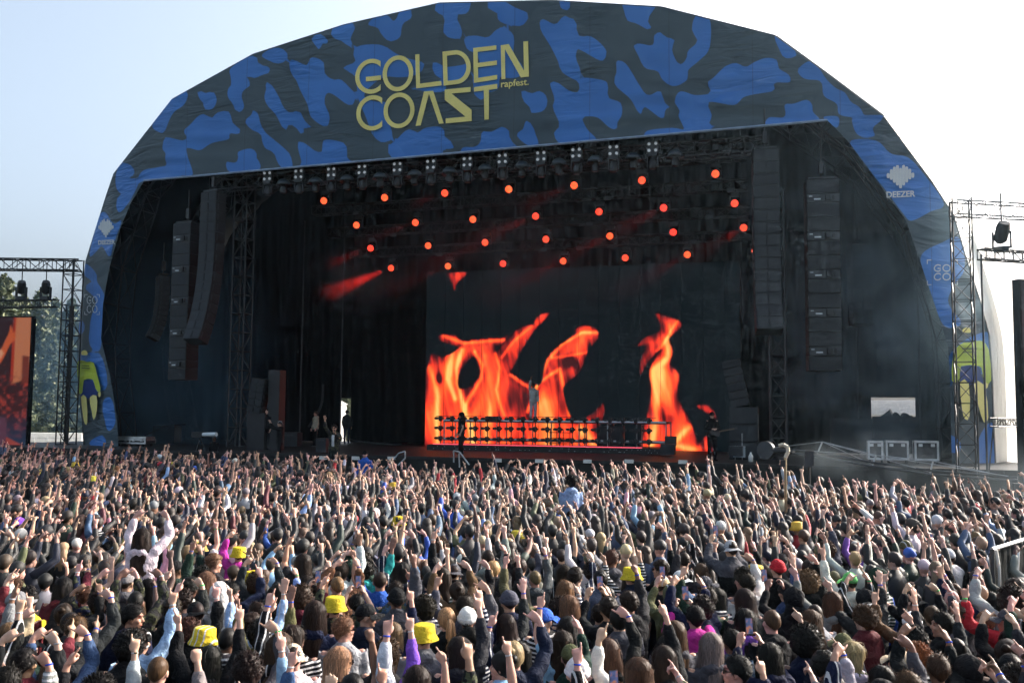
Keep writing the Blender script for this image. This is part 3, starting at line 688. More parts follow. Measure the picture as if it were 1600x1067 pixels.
# side screens
def side_screen(name, a, b, pic_fn, label, nc=60, nr=110, st=0.23):
    A = np.array(a); B = np.array(b)        # lower left, upper right corners (world), plane vertical
    t = empty(name, (A+B)/2*np.array([1, 1, 0])+np.array([0, 0, A[2]]), label=label, cat='screen', group='side screens')
    o = np.array(t.location)
    P = []
    for i in range(nc):
        for j in range(nr):
            s, w = i/(nc-1), j/(nr-1)
            P.append((A[0]+(B[0]-A[0])*s-o[0], A[1]+(B[1]-A[1])*s-o[1], (B[2]-A[2])*w))
    P = np.array(P); uv, _ = proj(P+o); colr = pic_fn(uv)
    link('display_surface', grid_mesh('display_surface', P, nc, nr, screen_mat(name+'_picture', st), np.concatenate([colr, np.ones((len(colr), 1))], 1), 'picture'), t)
    d = (B-A)*np.array([1, 1, 0]); L = np.linalg.norm(d); ang = math.atan2(d[1], d[0])
    n = np.array([-math.sin(ang), math.cos(ang), 0]); m = MB(); m.box(n*0.16+np.array([0, 0, (B[2]-A[2])/2]), (L+0.12, 0.26, B[2]-A[2]+0.12), Matrix.Rotation(ang, 3, 'Z')); m.build('cabinet_back', MT['screen_back'], t)
    return t
def left_pic(uv):
    n = len(uv); z = np.zeros(n); c = np.tile(np.array([0.035, 0.012, 0.014]), (n, 1))
    P3 = np.stack([uv[:, 0], uv[:, 1], z], 1)
    def lay(poly, col, soft=1.0):
        k = np.clip(poly_sdf(uv, np.array(poly, float))/soft+0.5, 0, 1)[:, None]; return c*(1-k)+np.array(col)*k
    c = lay([(24, 495), (49, 495), (48, 590), (18, 600)], (0.50, 0.17, 0.08), 3)
    c = lay([(-40, 500), (20, 495), (24, 520), (16, 560), (-40, 570)], (0.03, 0.012, 0.016), 3)
    c = lay([(22, 495), (26, 495), (20, 596), (15, 596)], (0.36, 0.03, 0.015), 1.5)
    hand = smooth_poly([(-20, 570), (0, 548), (8, 532), (14, 520), (17, 508), (21, 520), (24, 518), (24, 530), (16, 538), (4, 562), (-10, 580)], 3)
    c = lay(hand, (0.55, 0.10, 0.03), 2); c = lay([(-20, 565), (2, 545), (6, 552), (-10, 576)], (0.62, 0.28, 0.16), 2)
    c = lay([(35, 555), (46, 557), (46, 600), (33, 600)], (0.16, 0.03, 0.02), 2)
    mess = vnoise(P3, 0.16, 3)+0.6*vnoise(P3, 0.42, 4); k = np.clip((uv[:, 1]-590)/30+mess*0.8, 0, 1)[:, None]
    crowd = np.array([0.05, 0.012, 0.014])+np.clip(mess, 0, 1)[:, None]*np.array([0.34, 0.035, 0.018])
    c = c*(1-k)+crowd*k
    k = np.clip((uv[:, 1]-640)/50, 0, 1)[:, None]; c = c*(1-k)+np.array([0.018, 0.035, 0.075])*k
    c = lay([(-40, 655), (9, 652), (12, 710), (-40, 720)], (0.11, 0.04, 0.07), 3); c = lay([(9, 682), (48, 702), (52, 712), (9, 712)], (0.33, 0.06, 0.05), 1.5)
    return c
LD = 45.0
def at_depth(u, v, D): return CAM+ray(u, v)*D
a = at_depth(-95, 706, LD); b = at_depth(49, 496, LD); a[2] = 1.7
side_screen('side_video_screen', a, b, left_pic, 'side video screen beside the tall trees showing a raised hand in orange light')
def right_pic(uv):
    n = len(uv); z = np.zeros(n); P3 = np.stack([uv[:, 0], uv[:, 1], z], 1)
    return np.array([0.02, 0.022, 0.026])+np.clip(vnoise(P3, 0.05, 6), 0, 1)[:, None]*np.array([0.10, 0.02, 0.015])
a = at_depth(1604, 725, 29); b = at_depth(1750, 448, 30.5); a[2] = 1.7
side_screen('side_video_screen', a, b, right_pic, 'dark side video screen cut by the picture edge beside the white tarpaulin')

# ================================================================== TRUSSES AND TOWERS
def truss(name, a, b, w, label=None, cat=None, group=None, matl='black_metal', parent=None, rch=0.028, rbr=0.014, bay=None):
    a = np.array(a, float); b = np.array(b, float); d = b-a; L = np.linalg.norm(d); d /= L
    up = np.array([0, 0, 1.0]) if abs(d[2]) < 0.8 else np.array([0, 1.0, 0])
    s = np.cross(d, up); s /= np.linalg.norm(s); t = np.cross(s, d)
    n = max(2, int(round(L/(bay or w*1.15))))
    rows = []
    for i in range(n+1):
        p = d*L*i/n
        rows.append([p+s*w/2*x+t*w/2*y for x, y in ((-1, -1), (1, -1), (1, 1), (-1, 1))])
    ch = MB(); br = MB()
    for i in range(4): ch.tube(rows[0][i], rows[-1][i], rch, 6)
    for q in range(n):
        A, B = rows[q], rows[q+1]
        for i in range(4):
            j = (i+1) % 4
            if (q+i) % 2: br.tube(A[i], B[j], rbr, 4, caps=False)
            else: br.tube(A[j], B[i], rbr, 4, caps=False)
            br.tube(A[i], A[j], rbr, 4, caps=False)
    if parent is None:
        t_ = empty(name, a, label=label, cat=cat, group=group)
        ch.build('chords', MT[matl], t_); br.build('braces', MT[matl], t_); return t_
    o = ch; o.v += []; off_ = len(ch.v)
    ch.add(br.v, br.f)
    ob = ch.build(name, MT[matl], parent); ob.location = a-np.array(parent.location); return ob
# left tower and gantry
LDT = 45.5
def Lp(u, v, dd=0): return at_depth(u, v, LDT+dd)
g1 = empty('screen_gantry', Lp(102, 706)*np.array([1, 1, 0])+np.array([0, 0, G]), label='black truss gantry with two hanging lamps beside the trees', cat='gantry', group='screen gantries')
p = Lp(103, 690); tx = p[0]; ty = p[1]
top = Lp(103, 412)[2]
truss('tower', (tx, ty, G), (tx, ty, top+0.3), 0.62, parent=g1, rch=0.035, rbr=0.02)
truss('tower_leg', (tx-0.55, ty+0.5, G), (tx-0.55, ty+0.5, Lp(92, 474)[2]), 0.22, parent=g1)
e = Lp(-60, 414); truss('beam', (e[0], e[1], Lp(0, 413)[2]), (tx+0.4, ty, top), 0.52, parent=g1, rch=0.035, rbr=0.02)
e = Lp(-60, 480); truss('lower_beam', (e[0], e[1], Lp(0, 477)[2]), (Lp(90, 472)[0], Lp(90, 472)[1], Lp(90, 474)[2]), 0.34, parent=g1)
# right tower and gantry
RDT = 28.0
def Rp(u, v, dd=0): return at_depth(u, v, RDT+dd)
p = Rp(1512, 735); g2 = empty('screen_gantry', (p[0], p[1], G), label='black truss gantry in front of the white tarpaulin with one lamp', cat='gantry', group='screen gantries')
p2 = Rp(1506, 318)
truss('tower', (p[0], p[1], G), (p[0], p[1], p2[2]+0.25), 0.52, parent=g2, rch=0.023, rbr=0.011)
e = Rp(1700, 314, 1.5); truss('beam', (p[0]-0.2, p[1], p2[2]), (e[0], e[1], p2[2]), 0.42, parent=g2, rch=0.022, rbr=0.011)
a = Rp(1533, 397, 0.4); e = Rp(1700, 397, 1.6); truss('lower_beam', (a[0], a[1], a[2]), (e[0], e[1], a[2]), 0.30, parent=g2)
pt = MB(); pt.tube((a[0]-p[0], a[1]-p[1], 0), (a[0]-p[0], a[1]-p[1], a[2]-G), 0.03, 6); pt.build('side_pole', MT['dull_alu'], g2)
pt = MB(); q0 = Rp(1532, 730); q1 = Rp(1552, 668); pt.tube((q0[0]-p[0], q0[1]-p[1], 0.3), (q1[0]-p[0], q1[1]-p[1], q1[2]-G), 0.022, 6); pt.build('stay', MT['dull_alu'], g2)
a = Rp(1553, 660, 2.5); e = Rp(1600, 660, 3.5); truss('cross_beam', (a[0], a[1], a[2]), (e[0], e[1], a[2]), 0.26, parent=g2)
# interior towers
def Tp(u, v, Y): return at_y(u, v, Y)
for (u0, u1, vt, Y, lab) in [(362, 386, 290, 4.0, 'grey lattice tower behind the curved speaker column on the tree side of the stage'), (1201, 1231, 300, 3.0, 'grey lattice tower behind the curved speaker column nearer the white tarpaulin')]:
    A = Tp((u0+u1)/2, 600, Y); w = Tp(u1, 600, Y)[0]-Tp(u0, 600, Y)[0]
    truss('lattice_tower', (A[0], Y, DECK), (A[0], Y, Tp(u0, vt, Y)[2]), w*0.82, label=lab, cat='tower', group='towers inside the stage', matl='dull_alu', rch=0.045, rbr=0.024, bay=w*1.1)
for (u, Y) in [(1437, 5.0), (1340, 9.0), (533, 9.0), (470, 8.0)]:
    A = Tp(u, 600, Y); m = MB(); m.tube((0, 0, 0), (0, 0, 13.2-DECK), 0.04, 8)
    o = m.build('vertical_pole', MT['dull_alu'], None, loc=(A[0], Y, DECK)); tag(o, {1437: 'thin vertical pole at the dark wing beside the bright opening', 1340: 'thin vertical pole behind the straight speaker column by the dark wing', 533: 'thin vertical pole directly above the bright doorway', 470: 'leaning cable pole in the dark left of the bright doorway'}[u], 'pole', 'poles inside the stage')

# ================================================================== SPEAKERS
def box_mesh(w, h, d, style):
    mb = MB(); g = 0.012
    mb.box((0, 0, -h/2), (w, d, h-g))
    if style == 'line':
        mb.box((-w*0.25, -d/2-0.008, -h/2), (w*0.42, 0.016, h*0.74), mi=1); mb.box((w*0.25, -d/2-0.008, -h/2), (w*0.42, 0.016, h*0.74), mi=1)
        mb.box((0, -d/2-0.014, -h/2), (w*0.035, 0.022, h*0.74), mi=0)
        for sx in (-1, 1): mb.box((sx*w/2, -d*0.3, -h/2), (0.03, 0.06, h*0.6), mi=2)
    elif style == 'sub':
        mb.box((0, -d/2-0.008, -h/2), (w*0.94, 0.016, h*0.88), mi=1)
        mb.box((0, -d/2-0.018, -h*0.06), (w*0.96, 0.012, 0.018), mi=2)
    else:   # amplifier shelf with glinting controls
        mb.box((0, -d/2-0.008, -h/2), (w*0.94, 0.016, h*0.86), mi=2)
        mb.box((w*0.13, -d/2-0.05, -h/2), (w*0.16, 0.09, h*0.62), mi=0); mb.box((w*0.30, -d/2-0.03, -h/2), (w*0.06, 0.05, h*0.5), mi=0)
        mb.box((-w*0.18, -d/2-0.025, -h*0.62), (w*0.2, 0.02, h*0.16), mi=3); mb.box((-w*0.38, -d/2-0.025, -h*0.3), (w*0.1, 0.02, h*0.08), mi=3)
    return mb.mesh('speaker_box', [MT['box_face'], MT['box_dark'], MT['dull_alu'], MT['pale_print']])
def array(top, rz, n, w, h, d, curve, label, styles='line', extra=None):
    t = empty('speaker_array', top, rz, label, 'speaker column', 'speaker columns')
    fr = MB(); fr.box((0, 0, 0.08), (w*0.9, d*0.7, 0.07)); fr.tube((0, 0, 0.1), (0, 0, 1.6), 0.03, 6); fr.box((0, 0, 0.5), (0.16, 0.16, 0.45)); fr.build('rigging_frame', MT['black_metal'], t)
    ms = {s: box_mesh(w, h if s != 'amp' else h*0.62, d, s) for s in set(styles if isinstance(styles, list) else [styles])}
    y = 0.0; z = 0.0; ang = 0.0
    for i in range(n):
        s = styles[i] if isinstance(styles, list) else styles; hh = h if s != 'amp' else h*0.62
        o = link('speaker_box', ms[s], t, (0, y, z)); o.rotation_euler = (ang, 0, 0)
        y += -math.sin(-ang)*hh; z -= math.cos(ang)*hh
        ang = -curve*(i/n)**2.2
    return t
# main curved columns
h = (Tp(330, 302, 0.6)[2]-Tp(345, 530, 0.6)[2])/14.4
array(Tp(334, 302, 0.6), math.radians(-8), 15, 0.90, h, 0.62, math.radians(32), 'tall curved speaker column hanging beside the lattice tower, further from the white tarpaulin')
array(Tp(1195, 236, 0.6), math.radians(10), 15, 0.92, (Tp(1195, 236, 0.6)[2]-Tp(1195, 520, 0.6)[2])/14.8, 0.62, math.radians(24), 'tall curved speaker column hanging just beside the rightmost red lamps')
pat = ['sub', 'amp']*5+['sub']
pat2 = []
for k in range(5): pat2 += ['sub', 'sub', 'amp'] if k else ['sub', 'amp']
pat2 += ['sub']
def subarray(u, v0, v1, Y, rz, w, label):
    tot = Tp(u, v0, Y)[2]-Tp(u, v1, Y)[2]; hs = tot/(sum(1 if s == 'sub' else 0.62 for s in pat2))
    array(Tp(u, v0, Y), rz, len(pat2), w, hs, 0.8, 0.0, label, pat2)
subarray(294, 351, 594, 1.2, math.radians(-4), 0.98, 'straight hanging column of bass speakers with glinting amplifier shelves, beside the arch truss')
subarray(1283, 284, 580, 1.2, math.radians(8), 1.16, 'straight hanging column of bass speakers with glinting amplifier shelves, at the smoky wing')
array(Tp(255, 432, 2.6), math.radians(-35), 13, 0.62, 0.235, 0.5, math.radians(38), 'small curved side speaker column by the arch truss at the leg figure')
array(Tp(1341, 384, 6.0), math.radians(25), 11, 0.8, 0.3, 0.5, math.radians(12), 'faint slim speaker column deep in the smoky wing')
# leaning side stacks on the deck
def side_stack(u0, v0, Y, lean, n, label, base):
    P0 = Tp(u0, v0, Y); t = empty('side_speaker_stack', (P0[0], Y, DECK), 0, label, 'speaker stack', 'leaning speaker stacks')
    if base:
        for k in range(3): m = MB(); m.box((0, 0, 0.33+0.66*k), (1.05, 0.8, 0.64)); m.box((0, -0.41, 0.33+0.66*k), (0.96, 0.03, 0.56), mi=1); m.build('bass_box', [MT['box_face'], MT['box_dark']], t)
    z = 2.0 if base else (Tp(u0, v0, Y)[2]-DECK)
    m = box_mesh(0.66, 0.30, 0.5, 'line')
    for k in range(n):
        o = link('speaker_box', m, t, (-(k+1)*math.sin(lean)*0.30-0.1*base, 0, z+(k+1)*0.30*math.cos(lean))); o.rotation_euler = (0, -lean, 0)
    return t
side_stack(400, 645, 1.0, math.radians(-9), 5, 'leaning stack of small speakers at the tree side of the stage', False)
side_stack(1163, 706, 2.0, math.radians(12), 6, 'stack of black speakers with a leaning top beside the guitarist', True)
P0 = Tp(405, 645, 1.05); m = MB(); m.box((0, 0, (P0[2]-DECK)/2), (0.85, 0.6, P0[2]-DECK)); m.box((0.75, 0.1, (P0[2]-DECK)/2+0.9), (0.55, 0.5, P0[2]-DECK+1.9)); tag(m.build('speaker_plinth', MT['dark_plastic'], None, loc=(P0[0], 1.1, DECK)), 'tall dark plinth boxes under the leaning small speakers', 'plinth')

# ================================================================== LIGHTING RIG
def red_mat():
    m, nt, b = newmat('red_lens')
    tc = N(nt, 'ShaderNodeTexCoord'); vo = N(nt, 'ShaderNodeTexVoronoi'); vo.inputs['Scale'].default_value = 26; nt.links.new(tc.outputs['Object'], vo.inputs['Vector'])
    oi = N(nt, 'ShaderNodeObjectInfo')
    hot = ramp(nt, oi.outputs['Random'], [(0.0, (1.0, 0.035, 0.025)), (1.0, (1.0, 0.12, 0.03))])
    c = ramp(nt, vo.outputs['Distance'], [(0.25, (1, 1, 1)), (0.5, (0.55, 0.4, 0.4))]); c2 = mixc(nt, 1.0, hot, c, 'MULTIPLY')
    nt.links.new(c2, b.inputs['Emission Color']); b.inputs['Emission Strength'].default_value = 1.1
    b.inputs['Base Color'].default_value = (0.1, 0.01, 0.01, 1); return m
MT['red_lens'] = red_mat(); MT['red_lens'].cycles.emission_sampling = 'NONE'
rows_px = [([(506,314),(601,309),(695,302),(795,296),(897,290),(1003,282),(1118,272)], 3.0), ([(557,352),(649,348),(739,343),(837,338),(936,331),(1037,325),(1148,318)], 4.6),
           ([(579,388),(669,384),(758,379),(853,374),(953,369),(1052,363),(1162,356)], 6.0), ([(611,419),(700,416),(786,412),(880,408),(977,403),(1074,398)], 7.6)]
# prototype: moving head lamp: base, yoke, head, lens; origin at the centre of the lens, lens faces -Y
bm_base = MB(); bm_base.box((0, 0.28, 0.42), (0.34, 0.26, 0.14)); bm_base.tube((0, 0.28, 0.48), (0, 0.28, 0.62), 0.035, 6)
bm_yoke = MB()
for sx in (-1, 1): bm_yoke.box((sx*0.215, 0.22, 0.16), (0.045, 0.12, 0.44))
bm_yoke.box((0, 0.25, 0.35), (0.46, 0.14, 0.05))
bm_head = MB(); bm_head.lathe([(0.10, 0.42), (0.17, 0.36), (0.185, 0.2), (0.185, -0.005)], rot=Matrix.Rotation(math.radians(-90), 3, 'X'), n=20)
bm_lens = MB(); bm_lens.lathe([(0.155, 0.0), (0.150, -0.015), (0.08, -0.028)], rot=Matrix.Rotation(math.radians(-90), 3, 'X'), n=24)
ME_base = bm_base.mesh('lamp_base', MT['black_metal']); ME_yoke = bm_yoke.mesh('yoke', MT['black_metal']); ME_head = bm_head.mesh('lamp_head', MT['black_metal'], True); ME_lens = bm_lens.mesh('lens', MT['red_lens'])
beam_dir = np.array([-0.38, -0.83, -0.41]); beam_dir /= np.linalg.norm(beam_dir)
face_rot = Vector(beam_dir*np.array([0.25, 1, 0.5])).to_track_quat('-Y', 'Z')
def red_lamp(P, label, spot=0):
    t = empty('moving_head_lamp', P, label=label, cat='stage lamp', group='red moving head lamps in the rig')
    link('lamp_base', ME_base, t); link('yoke', ME_yoke, t)
    o = link('lamp_head', ME_head, t); l = link('lens', ME_lens, o)
    ax = Vector(CAM-np.array(P)).normalized()
    q = (Vector(beam_dir)*0.35+ax*0.65).normalized()
    o.rotation_mode = 'QUATERNION'; o.rotation_quaternion = q.to_track_quat('-Y', 'Z')
    if spot:
        ld = bpy.data.lights.new('beam', 'SPOT'); ld.energy = spot; ld.color = (1.0, 0.03, 0.02); ld.spot_size = math.radians(17); ld.spot_blend = 0.9; ld.shadow_soft_size = 0.12
        lo = bpy.data.objects.new('beam', ld); COL.objects.link(lo); lo.parent = t
        lo.location = Vector(beam_dir)*0.45+Vector((0, -0.1, 0)); lo.rotation_mode = 'QUATERNION'; lo.rotation_quaternion = Vector(-beam_dir).to_track_quat('Z', 'Y')
    return t
rn = ['top', 'second', 'third', 'lowest']
for r, (pts, Y) in enumerate(rows_px):
    zz = []
    for k, (u, v) in enumerate(pts):
        P = Tp(u, v, Y); zz.append(P)
        red_lamp(P, f'glowing red stage lamp, {ORD[k]} from the tree side in the {rn[r]} row of the rig', (1900 if (r, k) == (3, 0) else 420 if (r+k) % 2 == 0 else 0))
    zz = np.array(zz); z0 = zz[:, 2].mean()+0.86
    truss('rig_truss', (zz[0, 0]-2.4, Y+0.28, z0), (11.9, Y+0.28, z0), 0.42, f'black horizontal lighting truss carrying the {rn[r]} row of red lamps', 'truss', 'lighting trusses over the stage', rch=0.026, rbr=0.013, bay=0.5)
t = red_lamp(Tp(1180, 392, 7.6), 'red stage lamp seen edge-on against the curved speaker column')
# small pale tags and dim fixtures on the trusses
tg = [(556,333,3.4),(719,324,3.4),(615,367,5),(782,358,5),(687,398,6.4),(949,310,3.4),(921,350,5),(1142,297,3.4),(1108,339,5),(1083,378,6.4),(850,390,6.4),(905,388,6.4)]
for k, (u, v, Y) in enumerate(tg):
    P = Tp(u, v, Y); m = MB(); m.box((0, 0, 0), (0.30, 0.03, 0.16)); m.tube((0, 0.02, 0.05), (0, 0.02, 0.5), 0.012, 4)
    tag(m.build('rig_tag', MT['dull_alu'], None, loc=P), f'small grey plate hanging among the red lamps, {ORD[k]} in the rig', 'plate', 'plates in the lighting rig')
# front truss with blinders and hooded lamps
bl_px = [(419,276),(468,273),(519,270),(567,266),(622,262),(674,258),(731,254),(786,249),(846,245),(901,240),(959,236),(1020,231)]
A = Tp(330, 284, 1.1); B = Tp(1140, 226, 1.1)
truss('front_truss', (A[0], 1.25, 13.55), (B[0]+1.2, 1.25, 13.55), 0.55, 'long black truss hanging under the banner hem with white blinders', 'truss', 'lighting trusses over the stage', matl='dull_alu', rch=0.03, rbr=0.016)
bm = MB()
bm.lathe([(0.062, 0.0), (0.062, -0.02), (0.04, -0.035)], (0, 0, 0), rot=Matrix.Rotation(math.radians(-90), 3, 'X'), n=12)
ME_bl = bm.mesh('blinder_lens', emis('blinder_glow', (0.75, 0.85, 0.95), 0.09, False))
hb_ = MB(); hb_.box((0, 0, 0), (0.46, 0.14, 0.46)); hb_.tube((0, 0.05, 0.2), (0, 0.1, 0.42), 0.03, 6); ME_hb = hb_.mesh('blinder_housing', MT['black_metal'])
mh = MB(); mh.box((0, 0, -0.30), (0.36, 0.26, 0.12)); mh.box((-0.2, 0, -0.55), (0.04, 0.12, 0.42)); mh.box((0.2, 0, -0.55), (0.04, 0.12, 0.42)); mh.lathe([(0.10, -0.44), (0.15, -0.55), (0.16, -0.75), (0.13, -0.84)], n=14); ME_mh = mh.mesh('hanging_head', MT['black_metal'])
dm = MB(); dm.lathe([(0.02, 0.10), (0.16, 0.07), (0.28, -0.04), (0.34, -0.20), (0.33, -0.20), (0.26, -0.06)], n=18); ME_dm = dm.mesh('rain_hood', simple('clear_hood', (0.028, 0.042, 0.055), 0.3, 0.0, spec=0.4), True)
dh = MB(); dh.box((0, 0, -0.16), (0.30, 0.24, 0.14)); dh.lathe([(0.12, -0.22), (0.16, -0.34), (0.15, -0.52), (0.09, -0.56)], n=14); ME_dh = dh.mesh('lamp_head', MT['black_metal'])
for k, (u, v) in enumerate(bl_px):
    P = Tp(u, v, 0.9); t = empty('blinder_lamp', P, label=f'four-eyed white blinder lamp under the banner, {ORD[k]} from the tree side', cat='stage lamp', group='blinders under the banner')
    link('housing', ME_hb, t); [link('lens', ME_bl, t, (sx*0.13, -0.09, sz*0.13)) for sx in (-1, 1) for sz in (-1, 1)]; link('hanging_head', ME_mh, t)
    if k < 11: u2, v2 = (u+bl_px[k+1][0])/2, (v+bl_px[k+1][1])/2+9
    else: u2, v2 = 1055, 238
    P = Tp(u2, v2, 0.95); t = empty('hooded_lamp', P, label=f'dark lamp under a pale rain hood below the banner, {ORD[k]} from the tree side', cat='stage lamp', group='hooded lamps under the banner')
    link('rain_hood', ME_dm, t); link('lamp_head', ME_dh, t); s_ = MB(); s_.tube((0, 0.1, 0.08), (0, 0.2, 0.5), 0.02, 5); s_.build('hanger', MT['black_metal'], t)
# lamps on the side gantries
def gantry_lamp(P, rz, label, up=False):
    t = empty('gantry_lamp', P, rz, label, 'stage lamp', 'lamps on the screen gantries')
    b = MB(); b.box((0, 0, 0.0), (0.4, 0.3, 0.16)); b.build('lamp_base', MT['black_metal'], t)
    y = MB(); y.box((0, 0, 0.06), (0.53, 0.13, 0.05)); y.box((-0.24, 0, 0.28), (0.05, 0.14, 0.5)); y.box((0.24, 0, 0.28), (0.05, 0.14, 0.5)); y.build('yoke', MT['black_metal'], t)
    h = MB(); h.lathe([(0.10, -0.3), (0.19, -0.2), (0.2, 0.2), (0.16, 0.35)], (0, 0, 0.48), rot=Matrix.Rotation(0.5, 3, 'X') @ Matrix.Rotation(0.3, 3, 'Y'), n=14); h.build('lamp_head', MT['black_metal'], t)
    if up: c = MB(); c.tube((0, 0, 0.8), (0, 0, 1.7), 0.025, 5); c.build('hanging_chain', MT['black_metal'], t)
    return t
for (u, v, lab) in [(33, 466, 'dark lamp hanging over the side screen, nearer the picture edge'), (71, 466, 'dark lamp hanging over the side screen, nearer the black tower')]: gantry_lamp(Lp(u, v), 0.2, lab, True)
gantry_lamp(Rp(1566, 390, 0.6), -0.3, 'dark lamp standing on the lower beam before the white sky', True)

# ================================================================== RISER WITH THE FRAME OF BAR LAMPS
RY = 5.0
ra = at_y(668, 700, RY); rb = at_y(1040, 704, RY)
rs = empty('performance_riser', ((ra[0]+rb[0])/2, RY, DECK), label='low riser with white tube platform and pink glowing edge before the flames', cat='riser')
o0 = np.array(rs.location)
wR = rb[0]-ra[0]
m = MB(); m.box((0, 1.2, 0.12), (wR, 2.6, 0.24)); m.build('riser_base', MT['deck'], rs)
m = MB(); m.box((0.1-wR*0.04, -0.12, 0.27), (wR*0.88, 0.02, 0.035)); m.build('glowing_edge', emis('pink_strip', (1.0, 0.10, 0.16), 0.45), rs)
m = MB()
rngs = random.Random(5)
for k in range(60): m.box((rngs.uniform(-wR/2+0.2, wR/2-0.3), -0.11, rngs.choice([0.07, 0.17])), (0.025, 0.02, 0.02))
m.build('edge_studs', MT['pale_print'], rs)['kind'] = 'stuff'
zt = at_y(800, 658, RY+1.2)[2]-DECK; zl = at_y(800, 687, RY+1.2)[2]-DECK
x0 = at_y(695, 660, RY+1.2)[0]-o0[0]; x1 = at_y(1041, 660, RY+1.2)[0]-o0[0]
m = MB(); m.box(((x0+x1)/2, 1.9, zt), (x1-x0, 1.6, 0.10)); m.build('upper_platform', MT['dull_alu'], rs)
for zz_, nm in ((zt, 'platform_edge_tube'), (zl, 'lower_edge_tube')):
    m = MB(); m.tube((x0, 1.06, zz_), (x1, 1.06, zz_), 0.065, 8); m.build(nm, MT['steel'], rs)
for k in range(9):
    x = x0+(x1-x0)*k/8
    for y in (1.15, 2.6): m = MB(); m.tube((x, y, 0.24), (x, y, zt), 0.03, 6); m.build('platform_leg', MT['steel'], rs)
fr = empty('bar_lamp_frame', (o0[0], RY-0.05, DECK), label='three-tier black frame of short bar lamps standing on the riser', cat='lamp frame')
of = np.array(fr.location)
cx0 = at_y(689, 655, RY)[0]; cx1 = at_y(1014, 655, RY)[0]
zr = [at_y(850, v, RY)[2]-DECK for v in (655, 670.5, 687)]
bmh = MB(); bmh.box((-0.1, 0, 0), (0.34, 0.07, 0.055)); bmh.box((0.0, 0, 0), (0.14, 0.1, 0.13)); bmh.lathe([(0.05, 0.05), (0.075, 0.0), (0.05, -0.09)], n=8); bmh.box((-0.18, 0, 0), (0.1, 0.08, 0.08)); bmh.box((0.1, 0, 0), (0.08, 0.05, 0.06))
for _i, _v in enumerate(bmh.v): bmh.v[_i] = (_v[0]*1.05, _v[1]*1.3, _v[2]*1.5)
ME_bar = bmh.mesh('bar_lamp', MT['dark_plastic'])
for k in range(18):
    x = cx0+(cx1-cx0)*k/17-of[0]
    m = MB(); m.tube((x, 0.05, 0.24), (x, 0.05, zr[0]+0.12), 0.024, 6); m.build('upright', MT['black_metal'], fr)
    for z in zr: link('bar_lamp', ME_bar, fr, (x, 0, z))
m = MB(); m.tube((cx0-of[0]-0.25, 0.05, zr[0]+0.10), (cx1-of[0]+0.3, 0.05, zr[0]+0.10), 0.016, 6); m.build('top_rail', MT['black_metal'], fr)
# dark gear on the riser
def gear(name, u, v, Y, w, h, d, label, extra=None, matl='case_black', rz=0, cat='stage gear'):
    P = at_y(u, v, Y); t = empty(name, (P[0], Y, P[2]), rz, label, cat)
    m = MB(); m.box((0, 0, h/2), (w, d, h)); m.build('body', MT[matl], t)
    m = MB(); m.box((0, -d/2-0.01, h*0.5), (w*0.8, 0.02, h*0.55)); m.build('front_panel', MT['box_dark'], t)
    m = MB(); m.box((0, -d/2-0.015, h*0.86), (w*0.5, 0.03, h*0.08)); m.build('handle_strip', MT['dull_alu'], t)
    return t
gear('keyboard_desk', 770, 656, RY+0.9, 0.5, 0.16, 0.4, 'small black box on the riser platform beside the pale clad figure')
gear('amplifier_rack', 955, 701, RY+1.5, 1.1, 1.0, 0.5, 'large dark rack under the riser platform')
gear('monitor_speaker', 1044, 710, RY-1.5, 0.55, 0.42, 0.5, 'dark floor monitor at the end of the riser', cat='monitor')
gear('monitor_speaker', 1048, 696, RY+1.0, 0.45, 0.4, 0.4, 'small dark box behind the floor monitor at the riser end', cat='monitor')
gear('stage_monitor', 505, 706, -0.6, 0.45, 0.55, 0.4, 'dark stage monitor just beside the front singer', cat='monitor')
# chair-like frame under the platform
P = at_y(875, 703, RY+1.0); t = empty('equipment_stand', (P[0], RY+1.0, DECK+0.24), label='thin black equipment stand with shelves under the riser platform', cat='stand')
for z in (0.12, 0.34, 0.6): m = MB(); m.box((0, 0, z), (0.95, 0.4, 0.03)); m.build('shelf', MT['black_metal'], t)
for sx in (-0.45, -0.15, 0.15, 0.45): m = MB(); m.tube((sx, 0, 0), (sx, 0, 0.75), 0.018, 5); m.build('upright', MT['black_metal'], t)

